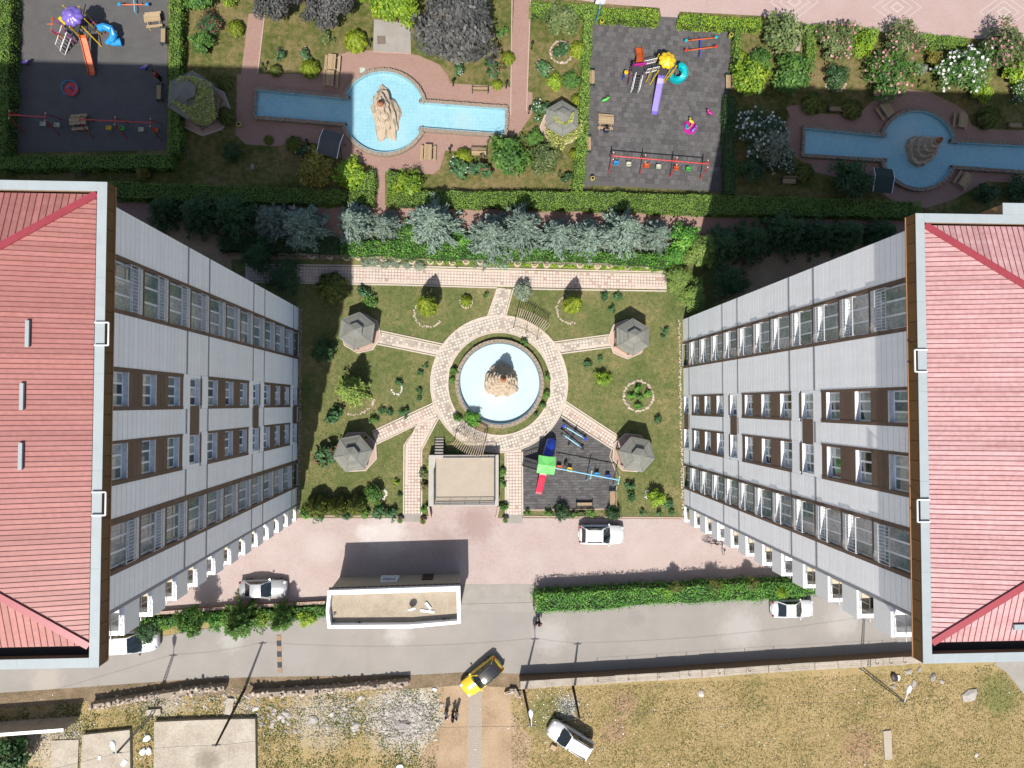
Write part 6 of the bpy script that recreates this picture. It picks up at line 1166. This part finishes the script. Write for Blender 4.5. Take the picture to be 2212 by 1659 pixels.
for px, py in ((1290, 1475), (1356, 1471), (1422, 1467), (1487, 1462), (1551, 1458), (1616, 1453), (1680, 1449), (1890, 1437), (1920, 1436), (1950, 1434)):
    x, y = W(px, py-6, 1.45); mb = MB(); mb.tube([(x, y, 1.4), (x, y, 1.9), (x, y+.25, 2.1)], .028, 5); mb.build('wire_post', m_black, T)
    if prev: 
        for z, dy in ((1.85, 0), (2.08, .25)): m2 = MB(); m2.tube([(prev[0], prev[1]+dy, z), (x, y+dy, z)], .007, 4); m2.build('wire', m_black, T)
    prev = (x, y)
T = wall_line([(-60, 1566), (172, 1549)], .22, 2.4, m_cw, 'concrete wall with pale top at the lower left corner', 3, .01); mb = MB(); mb.strip(WP([(-60, 1566), (172, 1549)]), .28, 2.45, 2.52); mb.build('coping', m_slabw, T)
def ruined(pts, label, hh):
    T = thing('ruined_wall', label, 'wall', (0, 0, 0)); P = [Vector(p) for p in WP(pts)]; 
    mb = MB(); mb.strip(P, .4, -.2, hh*.8); mb.build('core', m_stone, T); st = []
    for a, b in zip(P[:-1], P[1:]):
        n = int((b-a).length/.07)
        for k in range(n): q = a.lerp(b, k/n); st.append((q.x+random.uniform(-.2, .2), q.y+random.uniform(-.24, .24), random.uniform(0, hh)))
    rock_field('wall_stones', st, .10, .22, m_pstone, None, 'stones', T)
ruined([(205, 1518), (330, 1498), (430, 1484), (492, 1478)], 'ruined dry stone wall along the road at lower left', 1.2); ruined([(545, 1494), (700, 1484), (800, 1476), (884, 1468)], 'ruined dry stone wall along the road left of the yellow car', 1.2); ruined([(1092, 1496), (1112, 1488), (1120, 1505)], 'heap of fallen stones at the end of the concrete wall', .5)
# --- concrete slabs in the rubble lot
def slab(pts, h, label, mat=m_slab):
    o = thing('concrete_slab', label, 'slab', (0, 0, 0)); MB().prism(WP(pts, h), -.2, h).build('slab', mat, o); return o
slab([(333, 1560), (450, 1555), (551, 1553), (553, 1720), (331, 1720)], .45, 'large pale concrete slab at the bottom left'); slab([(178, 1588), (280, 1577), (282, 1720), (170, 1720)], .4, 'smaller concrete slab with white scraps at lower left'); slab([(111, 1600), (170, 1598), (165, 1720), (113, 1720)], .08, 'cracked flat concrete pad at the far lower left'); slab([(490, 1508), (506, 1510), (500, 1545), (484, 1543)], .2, 'narrow concrete beam lying in the weeds'); slab([(316, 1534), (346, 1532), (347, 1544), (317, 1546)], .25, 'short concrete block at the foot of the lattice pole'); slab([(1908, 1580), (1925, 1578), (1928, 1640), (1912, 1642)], .12, 'narrow concrete strip in the dry lot', m_dk)
add_stain(m_poolc, *W(1070, 850), 1.5, (.40, .40, .34), .45, 2.5); add_stain(m_poolc, *W(1110, 800), 1.0, (.33, .40, .40), .4, 2.5); add_stain(m_pool, *W(1000, 258), 1.0, (.30, .38, .36), .4, 3.0); add_stain(m_pool, *W(850, 290), 1.6, (.26, .40, .42), .4, 2.0); add_stain(m_pool, *W(1960, 300), 1.5, (.30, .40, .40), .5, 2.0)
add_stain(m_slab, *W(452, 1636), 1.2, (0.156, 0.133, 0.101), .85, 2.5)
# --- rubble: the larger chunks as single things, the rest as one mass
m_rub1 = M('rubble_concrete', (0.331, 0.310, 0.281), (0.216, 0.198, 0.176), rough=.95, scale=3, rnd=.3)
rk = []
for v, f in ROCKS: mb = MB(); mb.add(v, f); rk.append(mb.mesh('rubble_chunk', m_rub1))
for k in range(150):
    px, py = (random.gauss(880, 28), random.gauss(1556, 22)) if k < 90 else (random.uniform(560, 800), random.gauss(1545, 22))
    if k >= 135: px, py = random.uniform(330, 560), random.uniform(1490, 1535)
    x, y = W(px, py); s_ = random.uniform(.10, .24); o = ob('rubble_chunk', random.choice(rk), None, (x, y, 0), random.random()*6, (s_*random.uniform(.8, 1.5), s_, s_*.7))
    tag(o, 'grey broken concrete chunk among the rubble heaps of the left lot', 'rubble', 'rubble chunks in the left lot')
for px, py, s_, lab in ((873, 1566, .75, 'largest grey concrete chunk on top of the rubble heap'), (767, 1568, .5, 'pointed grey chunk left of the rubble heap'), (675, 1555, .5, 'tilted flat chunk in the middle of the left lot'), (618, 1542, .4, 'rounded grey chunk at the left of the rubble field'), (545, 360, .35, 'pinkish boulder on the shaded lawn above the left block'), (1516, 1498, .42, 'pale round stone with shadow in the dry lot'), (2096, 1504, .8, 'large flat boulder at the right of the dry lot'), (1964, 1452, .35, 'boulder left of the bag near the right block'), (1974, 1476, .35, 'pale boulder beside the right lattice pole'), (1931, 1484, .3, 'small boulder above the right lattice lamp'), (1986, 1446, .28, 'upright pale stone below the right block corner'), (2015, 1462, .5, 'broken grey block below the right block corner'), (2035, 1473, .25, 'small stone right of the broken grey block'), (2109, 1632, .25, 'pale stone in the lower right lot')):
    o = ob('boulder', rk[int(px) % 6], None, (*W(px, py), 0), px, (s_*1.1, s_*.8, s_*.6)); tag(o, lab, 'boulder')
pts = [(*W(random.gauss(880, 30), random.gauss(1556, 24)), .02) for _ in range(1500)] + [(*W(random.uniform(480, 830), random.gauss(1545, 26)), 0) for _ in range(900)] + [(*W(random.uniform(200, 560), random.gauss(1515, 14)), 0) for _ in range(500)] + [(*W(random.uniform(20, 175), random.uniform(1560, 1600)), 0) for _ in range(260)]
rock_field('rubble', pts, .03, .11, m_rub1, 'fine grey concrete rubble spread over the left lot', 'rubble')
lit = [(*W(random.uniform(0, 2212), random.uniform(1490, 1660)), .02) for _ in range(190)] + [(*W(random.gauss(1900, 60), random.gauss(1480, 25)), .02) for _ in range(60)] + [(*W(random.gauss(1200, 50), random.gauss(1540, 40)), .02) for _ in range(120)]
lit = [q for q in lit if not any(inside(p, [q[0]], [q[1]])[0] for p in SHEETS['road'])]
rock_field('litter', lit, .025, .065, m_white, 'white scraps of litter scattered over the vacant lots', 'litter', None, .4)
rock_field('ash', [(*W(random.gauss(1224, 14), random.gauss(1527, 12)), 0) for _ in range(120)], .03, .09, M('ash', (0.180, 0.180, 0.180), (0.043, 0.043, 0.043), rough=.95, scale=4, rnd=.5), 'grey ashes of a burnt patch above the white estate car', 'ash')
# white sacks and boxes
def sack(px, py, s_, label, mat=m_white):
    o = ob('sack', MB().lathe([(.9, 0), (1.0, .3), (.8, .6), (.3, .75)], 9, wob=lambda g, z: 1+.15*math.sin(3*g+z*5)).mesh('sack', mat, True), None, (*W(px, py), 0), px, (s_, s_*.7, s_*.6)); tag(o, label, 'sack')
sack(864, 1655, .35, 'white sack below the rubble heap'); sack(318, 1594, .42, 'upper white sack between the two slabs'); sack(309, 1623, .40, 'lower left white sack between the two slabs'); sack(322, 1622, .40, 'lower right white sack between the two slabs'); sack(1931, 1462, .5, 'dark rubbish bag with white scraps near the right block', M('dark_bag', (0.029, 0.022, 0.022), rough=.5)); sack(1940, 1463, .3, 'white rubbish bag touching the dark one'); sack(939, 1489, .25, 'small white bag left of the yellow car')
for px, py, w_, lab in ((244, 1613, .5, 'crumpled white sheet on the smaller slab'), (215, 1637, .35, 'square white sheet on the smaller slab'), (268, 1648, .6, 'torn white board at the bottom of the smaller slab')):
    o = MB().box(-w_/2, w_/2, -w_/3, w_/3, 0, .04).build('scrap_board', m_white, None, (*W(px, py, .4), .41), px); tag(o, lab, 'board')
o = MB().box(-.3, .3, -.22, .22, 0, .25).build('cardboard_box', M('cardboard', (0.324, 0.230, 0.144), rough=.9), None, (*W(1195, 1613), 0), -.5); tag(o, 'flattened cardboard box beside the white estate car', 'box')
# --- poles, lamps and wires
def lampshade(T, p, d):
    mb = MB(); p = Vector(p); d = Vector(d).normalized(); mb.tube([p, p+d*.35, p+d*.75, p+d*1.0], [.05, .17, .2, .06], 10); mb.build('lamp_head', m_white, T, smooth=True)
def pole(base, top, h, label, lattice, lampdir=None):
    b = Vector((*W(*base), 0)); t = Vector(P3(*top, h)); T = thing('utility_pole', label, 'pole', tuple(b)); t = t - b; m_ = M('pole_steel', (0.061, 0.068, 0.065), rough=.6)
    if lattice:
        s_ = Vector((1, .3, 0)).normalized()*.14; 
        for sd in (-1, 1): MB().tube([s_*sd*1.3, t+s_*sd*.5], .045, 5).build('chord', m_, T)
        mb = MB(); n = int(h/.38)
        for i in range(n): f = (i+.5)/n; w = 1.3-.8*f; mb.bar(t*f-s_*w, t*f+s_*w, .05)
        mb.build('rungs', m_, T)
    else: MB().tube([(0, 0, 0), t], [.14, .085], 8).build('shaft', M('pole_wood', (0.058, 0.040, 0.029), (0.036, 0.025, 0.018), rough=.9, scale=4), T)
    if lampdir: 
        e = t + Vector(lampdir); MB().tube([t, e], .035, 6).build('arm', m_rail, T); lampshade(T, e, lampdir)
    mb = MB(); mb.bar(t+Vector((-.35, 0, -.15)), t+Vector((.35, 0, -.15)), .07); mb.build('crossarm', m_, T); return b + t
t1 = pole((332, 1538), (251, 1628), 8.0, 'lattice steel pole with lamp over the smaller slab', True, (0, .5, .25)); t2 = pole((528, 1489), (466, 1611), 8.5, 'plain dark pole leaning over the large slab', False)
t3 = pole((1130, 1484), (1148, 1569), 7.6, 'dark pole with white lamp left of the estate car', False, (-.05, .75, .25)); t4 = pole((1237, 1479), (1252, 1552), 6.6, 'plain dark pole standing above the estate car', False); t5 = pole((1860, 1442), (1954, 1516), 7.8, 'lattice steel pole with lamp in the dry lot', True, (.08, .75, .25))
def wire(a, b, sag, label):
    a, b = Vector(a), Vector(b); mb = MB(); mb.tube([a.lerp(b, i/20)-Vector((0, 0, sag*4*(i/20)*(1-i/20))) for i in range(21)], .012, 4); tag(mb.build('wire', M('cable', (0.072, 0.072, 0.072), rough=.6)), label, 'wire')
wire(t1, t2, .4, 'overhead wire between the two left poles'); wire(t2, t3, .9, 'overhead wire crossing above the rubble heap'); wire(t3, t4, .1, 'short wire between the two poles at the estate car'); wire(t4, t5, .8, 'long overhead wire crossing the dry lot'); wire(t5, (60, -19, 6.5), .4, 'overhead wire leaving toward the right edge'); wire(t1, (-60, -36, 7), .4, 'overhead wire leaving toward the left edge')
# --- speed bump
T = thing('speed_bump', 'orange and black rubber speed bump across the road', 'speed bump', (0, 0, 0)); m_ob = M('bump_orange', (.24, .155, .09), (.19, .13, .085), rough=.8, scale=5); m_bb = M('bump_black', (0.036, 0.040, 0.047), rough=.8)
for k in range(7): y = 1372+11.6*k; MB().prism(WP([(597.5+k*.35, y), (607+k*.35, y), (607.4+k*.35, y+11.2), (598+k*.35, y+11.2)]), .0, .06).build('bump_segment', (m_ob, m_bb)[k % 2], T)
# --- pots, hose, covers
def pot(px, py, label, mat, green=True):
    T = thing('planter_pot', label, 'pot', (*W(px, py), 0)); MB().lathe([(.22, 0), (.32, .4), (.34, .42), (.29, .43)], 14).build('pot', mat, T); MB().lathe([(.28, .432), (.27, .438)], 14).build('soil', m_soil, T)
    if green: ob('plant', crown_mesh('rose', 'green'), T, (0, 0, .38), 0, (.26, .26, .26))
pot(865, 1122, 'pale pot at the left corner of the walk ramp', m_conc); pot(914, 1124, 'terracotta pot with sprig at the right corner of the walk ramp', m_jug); pot(1091, 1122, 'pale pot at the lower end of the middle walk', m_conc)
T = thing('garden_hose', 'coiled bright green garden hose on the planter wall', 'hose', (*W(1092, 577), 0)); mb = MB(); mb.tube([(.24*math.cos(i*.5)*(1+.1*math.sin(i)), .24*math.sin(i*.5), .06+.015*(i/12)) for i in range(50)], .03, 6); mb.build('coil', paint('hose', (0.014, 0.324, 0.158)), T)
def cover(px, py, w_, label, mat, z=.05): o = MB().box(-w_/2, w_/2, -w_/2, w_/2, 0, .03).build('access_cover', mat, None, (*W(px, py), z), .05); tag(o, label, 'cover')
cover(824, 87, .80, 'rusty square hatch on the grey slab by the plum tree', M('rust_plate', (0.144, 0.108, 0.086), rough=.7)); cover(783, 152, .5, 'pale green square cover above the sunny pool', M('green_plate', (0.324, 0.396, 0.324), rough=.6), .02); cover(1754, 314, .5, 'pale green square cover at the end of the shaded pool', M('green_plate', (0.324, 0.396, 0.324), rough=.6), .02)
# --- bicycles
def bike(px, py, rz, col, label):
    T = thing('bicycle', label, 'bicycle', (*W(px, py, .35), 0), rz)
    for x in (-.52, .52): mb = MB(); mb.tube([(x+.33*math.cos(a), 0, .34+.33*math.sin(a)) for a in np.linspace(0, 2*math.pi, 21)], .022, 5); w_ = mb.build('wheel', m_black, T); m2 = MB(); [m2.bar((x-.32*math.cos(a), 0, .34-.32*math.sin(a)), (x+.32*math.cos(a), 0, .34+.32*math.sin(a)), .008) for a in (0, .8, 1.6, 2.4)]; m2.build('spokes', m_rail, w_)
    mb = MB()
    for a, b in (((-.52, 0, .34), (-.15, 0, .34)), ((-.52, 0, .34), (-.2, 0, .72)), ((-.15, 0, .34), (-.22, 0, .82)), ((-.2, 0, .72), (.36, 0, .75)), ((-.15, 0, .34), (.38, 0, .66)), ((.36, 0, .9), (.52, 0, .34))): mb.tube([a, b], .022, 6)
    mb.build('frame', col, T); bx('saddle', T, m_black, -.36, -.12, -.07, .07, .82, .87); mb = MB(); mb.tube([(.30, -.28, .95), (.36, 0, .92), (.30, .28, .95)], .016, 5); mb.build('handlebar', m_black, T)
bike(1536, 1168, R_(178), c_pole, 'dark red bicycle nearest the right block wall'); bike(1540, 1173, R_(170), m_black, 'dark bicycle leaning against the dark red one'); bike(1561, 1180, R_(95), m_rail, 'bicycle standing apart below the right block')
# ================================================================ cars
m_cglass = M('car_glass', (0.009, 0.013, 0.014), rough=.05, spec=.9); m_tyre = M('tyre', (0.011, 0.011, 0.012), rough=.85); m_rim = M('rim', (0.324, 0.324, 0.331), rough=.3, metal=.7); m_tail = M('tail_lamp', (0.216, 0.007, 0.009), rough=.2); m_head = M('head_lamp', (0.396, 0.418, 0.432), rough=.15); m_trim = M('car_trim', (0.014, 0.014, 0.016), rough=.5)
def carpaint(name, c, metal=0.0, rough=.22):
    m = M('car_' + name, c, tuple(x*.94 for x in c), rough=.08 if name == 'black' else rough, scale=1, metal=metal, spec=.6); m.node_tree.nodes['Principled BSDF'].inputs['Coat Weight'].default_value = .6; return m
def car(px, py, head, L, Wd, Ht, style, body, label, roofm=None, rails=False):
    T = thing('parked_car', label, 'car', (*W(px, py, Ht*.5), .02), head); w = Wd/2; h = Ht
    st = {'hatch': [(0, .78, .46), (.015, .90, .54), (.07, .97, .60), (.25, 1, .605), (.5, 1, .60), (.66, 1, .585), (.72, .985, .575), (.86, .955, .53), (.94, .88, .485), (.985, .74, .43), (1, .60, .38)],
          'sedan': [(0, .74, .45), (.015, .86, .52), (.06, .94, .57), (.20, .98, .59), (.5, 1, .59), (.66, 1, .575), (.72, .985, .57), (.86, .955, .52), (.94, .88, .475), (.985, .74, .42), (1, .60, .36)],
          'van': [(0, .86, .48), (.01, .93, .54), (.05, .98, .58), (.25, 1, .585), (.6, 1, .58), (.72, 1, .57), (.78, .985, .56), (.89, .95, .51), (.95, .88, .465), (.988, .75, .41), (1, .62, .36)]}[style]
    vs_ = []; n = 9
    for t, wf, zt_ in st:
        x = (t-.5)*L; ww = w*wf; z = zt_*h
        vs_ += [(x, -ww*.92, .2), (x, -ww, .36), (x, -ww, z-.12), (x, -ww+.05, z-.02), (x, 0, z+.025), (x, ww-.05, z-.02), (x, ww, z-.12), (x, ww, .36), (x, ww*.92, .2)]
    fs = [(i*n+k, i*n+(k+1) % n, (i+1)*n+(k+1) % n, (i+1)*n+k) for i in range(len(st)-1) for k in range(n)] + [tuple(range(n))[::-1], tuple((len(st)-1)*n+k for k in range(n))]
    mb = MB(); mb.add(vs_, fs); mb.build('body', body, T, smooth=True)
    rb, rt, ft, fb = {'hatch': (.05, .115, .50, .675), 'sedan': (.13, .27, .50, .68), 'van': (.02, .045, .56, .74)}[style]
    X = lambda t: (t-.5)*L; wb, wt = w-.09, w-.25; zb = .575*h; zr_ = h-.03
    corners = {'rb': (X(rb), wb*.93, zb), 'rt': (X(rt), wt*.95, zr_-.03), 'ft': (X(ft), wt*.95, zr_-.02), 'fb': (X(fb), wb*.97, zb-.03)}
    P = lambda k, sd: (corners[k][0], corners[k][1]*sd, corners[k][2])
    def pane(name, q, off=(0, 0, 0)): m2 = MB(); m2.add([tuple(np.array(p)+np.array(off)) for p in q], [(0, 1, 2, 3)]); return m2.build(name, m_cglass, T)
    fm = MB(); fm.add([P('fb', -1), P('fb', 1), tuple((np.array(P('ft', 1))+np.array(P('fb', 1)))/2+np.array([.05, 0, .04])), tuple((np.array(P('ft', -1))+np.array(P('fb', -1)))/2+np.array([.05, 0, .04])), P('ft', 1), P('ft', -1), (X(fb)+.10, 0, zb-.03), (X(ft)+.05, 0, zr_)], [(0, 6, 7, 5, 3), (6, 1, 2, 4, 7)]); fm.build('windscreen', m_cglass, T)
    pane('rear_window', [P('rb', 1), P('rb', -1), P('rt', -1), P('rt', 1)])
    for sd in (-1, 1):
        mid = lambda a, b, f: tuple(np.array(P(a, sd))*(1-f)+np.array(P(b, sd))*f)
        for f0, f1 in ((0, .34), (.35, .66), (.67, 1)): pane('side_window', [mid('rb', 'fb', f0), mid('rb', 'fb', f1), mid('rt', 'ft', f1), mid('rt', 'ft', f0)])
        for a, b in (('rb', 'rt'), ('fb', 'ft')): m2 = MB(); m2.bar(P(a, sd), P(b, sd), .09, .06); m2.build('pillar', body, T)
        m2 = MB(); a = mid('rb', 'fb', .5); b = mid('rt', 'ft', .5); m2.bar(a, b, .07, .04); m2.build('pillar', m_trim, T)
        m2 = MB(); c = (X(fb)-.10, sd*(w+.09), zb+.05); m2.bar((c[0], c[1]-.1*sd, c[2]), (c[0]-.03, c[1]+.06*sd, c[2]+.02), .13, .11); m2.build('mirror', body if style != 'van' else m_trim, T)
        for x_ in (X(.19), X(.80)):
            m2 = MB(); m2.tube([(x_, sd*(w-.21), .32), (x_, sd*(w+.005), .32)], .32, 18); wh = m2.build('wheel', m_tyre, T); m3 = MB(); m3.tube([(x_, sd*(w-.05), .32), (x_, sd*(w+.012), .32)], .20, 14); m3.build('rim', m_rim, wh)
        m2 = MB(); m2.bar((X(.93), sd*w*.72, .46*h), (X(.975), sd*w*.60, .435*h), .26, .10); m2.build('headlight', m_head, T)
        m2 = MB(); m2.bar((X(.004), sd*w*.66, .50*h), (X(.03), sd*w*.80, .56*h), .18, .10); m2.build('tail_light', m_tail, T)
        for f in (.30, .52): bx('door_handle', T, m_trim if style == 'van' else body, X(f), X(f)+.16, sd*w-.02, sd*w+.02, .50*h, .53*h)
        if rails: m2 = MB(); m2.tube([(X(rt)+.15, sd*(wt-.08), zr_+.07), (X(ft)-.1, sd*(wt-.08), zr_+.07)], .04, 6); m2.build('roof_rail', m_trim, T)
    m2 = MB(); R4 = []; nx = 6
    for i in range(nx+1):
        f = i/nx; x = X(rt)+(X(ft)-X(rt))*f; cz = zr_-.02+.06*math.sin(math.pi*f); 
        for yf in (-1, -.6, 0, .6, 1): R4.append((x, yf*wt*(.985+.015*math.sin(math.pi*f)), cz+.035*(1-yf*yf)))
    m2.add(R4, [(i*5+k, (i+1)*5+k, (i+1)*5+k+1, i*5+k+1) for i in range(nx) for k in range(4)]); m2.build('roof', roofm or body, T, smooth=True)
    for x_, sg in ((X(1)-.08, 1), (X(0)+.02, -1)): bx('number_plate', T, m_white, x_+.03*sg, x_+.07*sg, -.26, .26, .38, .50)
    bx('grille', T, m_trim, X(.985), X(.997), -w*.45, w*.45, .26*h, .34*h); mb = MB(); mb.bar((X(fb)+.08, -w*.6, zb+.005), (X(fb)+.02, w*.1, zb+.03), .025); mb.build('wiper', m_trim, T)
    bx('underbody', T, m_trim, X(.05), X(.95), -w*.85, w*.85, .12, .24)
    return T
cw_ = carpaint('white', (0.504, 0.504, 0.504)); cs_ = carpaint('silver', (0.331, 0.338, 0.338), .35, .3); cy_ = carpaint('yellow', (0.518, 0.360, 0.009)); cb_ = carpaint('black', (0.007, 0.008, 0.009))
car(1300, 1155, R_(-1), 4.35, 1.86, 1.55, 'hatch', cw_, 'white hatchback with black roof rails parked in the middle of the yard', None, True)
car(568, 1272, R_(0), 4.35, 1.68, 1.40, 'sedan', cs_, 'old silver sedan parked in the shade left of the gatehouse')
car(278, 1388, R_(2), 5.0, 1.95, 1.95, 'van', cw_, 'white van half hidden below the left block')
car(1713, 1315, R_(0), 4.2, 1.74, 1.42, 'sedan', cw_, 'white sedan parked on the road below the ivy hedge')
car(1040, 1463, R_(-142), 4.25, 1.80, 1.60, 'hatch', cy_, 'yellow car with glossy black roof turning onto the dirt track', cb_, True)
car(1231, 1597, R_(148), 4.45, 1.80, 1.78, 'van', cw_, 'white estate car with roof bars parked on the grass', None, True)
# ================================================================ people
m_skin = M('skin', (0.302, 0.187, 0.130), rough=.6); m_hair = M('hair', (0.011, 0.009, 0.007), rough=.7)
def person(px, py, rz, shirt, legs, label, pose='stand', hair=m_hair, s=1.0):
    x, y = W(px, py); T = thing('person', label, 'person', (x, y, .02), rz); T.scale = (1.18, 1.18, 1.02)
    hp = .95; kn = [(.10, .02, .50), (-.10, .02, .50)]; an = [(.11, -.02, .09), (-.11, -.02, .09)]; toe = [(.12, .16, .05), (-.12, .16, .05)]
    if pose == 'walk': kn = [(.10, .14, .52), (-.10, .02, .49)]; an = [(.10, .22, .10), (-.10, -.26, .16)]; toe = [(.11, .40, .07), (-.11, -.12, .05)]
    if pose == 'sit': hp = .50; kn = [(.12, .42, .50), (-.12, .42, .50)]; an = [(.12, .44, .09), (-.12, .44, .09)]; toe = [(.12, .62, .05), (-.12, .62, .05)]
    o_ = hp-.95; V = [(0, 0, .95+o_), (0, .01, 1.12+o_), (0, .02, 1.34+o_), (0, .01, 1.48+o_), (0, .02, 1.57+o_), (0, .03, 1.68+o_)]; Rd = [.135, .12, .145, .06, .07, .09]; E_ = [(0, 1), (1, 2), (2, 3), (3, 4), (4, 5)]
    for i, sd in enumerate((1, -1)):
        k = len(V); fw = .12 if pose == 'stand' else .25; V += [(sd*.18, .01, 1.40+o_), (sd*.24, .0, 1.13+o_), (sd*.22, fw, .93+o_), (sd*.21, fw+.07, .85+o_)]; Rd += [.062, .045, .033, .036]; E_ += [(2, k), (k, k+1), (k+1, k+2), (k+2, k+3)]
        k = len(V); V += [(sd*.09, .01, .88+o_), kn[i], an[i], toe[i]]; Rd += [.09, .062, .045, .04]; E_ += [(0, k), (k, k+1), (k+1, k+2), (k+2, k+3)]
    me = bpy.data.meshes.new('body'); me.from_pydata(V, E_, []); tmp = bpy.data.objects.new('tmp_body', me); COL.objects.link(tmp); sk = tmp.modifiers.new('skin', 'SKIN'); tmp.modifiers.new('sub', 'SUBSURF').levels = 2
    for i, q in enumerate(me.skin_vertices[0].data): q.radius = (Rd[i]*1.45, Rd[i]*(1.15 if i < 3 else 1.4)); q.use_root = (i == 0)
    dg = bpy.context.evaluated_depsgraph_get(); m2 = bpy.data.meshes.new_from_object(tmp.evaluated_get(dg)); bpy.data.objects.remove(tmp)
    m2.materials.clear(); [m2.materials.append(m) for m in (m_skin, shirt, legs, m_black)]
    for f in m2.polygons:
        c = f.center; z = c.z - o_; f.use_smooth = True
        f.material_index = 3 if c.z < .10 else (2 if (z < .98 and abs(c.x) < .19 and not (pose == 'sit' and z > 1.0)) else (1 if z < 1.47 and z > 1.0 else 0))
    ob('body', m2, T); ob('hair', MB().lathe([(.098, -.01), (.104, .05), (.085, .105), (.03, .13)], 12).mesh('hair', hair, True), T, (0, .015, 1.66+o_)); return T
navy, whiteC, blackC, plumC, redC = M('navy_cloth', (0.011, 0.018, 0.050), rough=.9), M('white_cloth', (0.504, 0.511, 0.533), rough=.9), M('black_cloth', (0.009, 0.009, 0.010), rough=.9), M('plum_cloth', (0.058, 0.009, 0.036), rough=.9), M('red_cloth', (0.324, 0.022, 0.022), rough=.9)
person(1307, 289, R_(0), navy, M('grey_trousers', (0.036, 0.040, 0.043), rough=.9), 'person in dark blue sitting at the picnic table', 'sit'); person(964, 1534, R_(-60), whiteC, blackC, 'person in white shirt left of the pair by the yellow car'); person(987, 1536, R_(60), whiteC, blackC, 'person in pale shirt and black standing right of the pair by the yellow car'); person(979, 1540, R_(90), blackC, blackC, 'person all in black close beside the pair on the dirt'); person(1161, 1338, R_(180), plumC, blackC, 'person in plum coat walking past the end of the ivy hedge', 'walk'); person(349, 172, R_(90), redC, blackC, 'person in red at the edge of the shaded playground'); person(1220, 1004, R_(180), M('child_cloth', (0.072, 0.014, 0.014), rough=.9), blackC, 'child in dark clothes between the court swings', 'stand', m_hair, .6).scale = (.62, .62, .62)
person(1334, 743, R_(200), M('teal_cloth', (0.014, 0.115, 0.158), rough=.9), blackC, 'person in teal standing at the upper right gazebo')
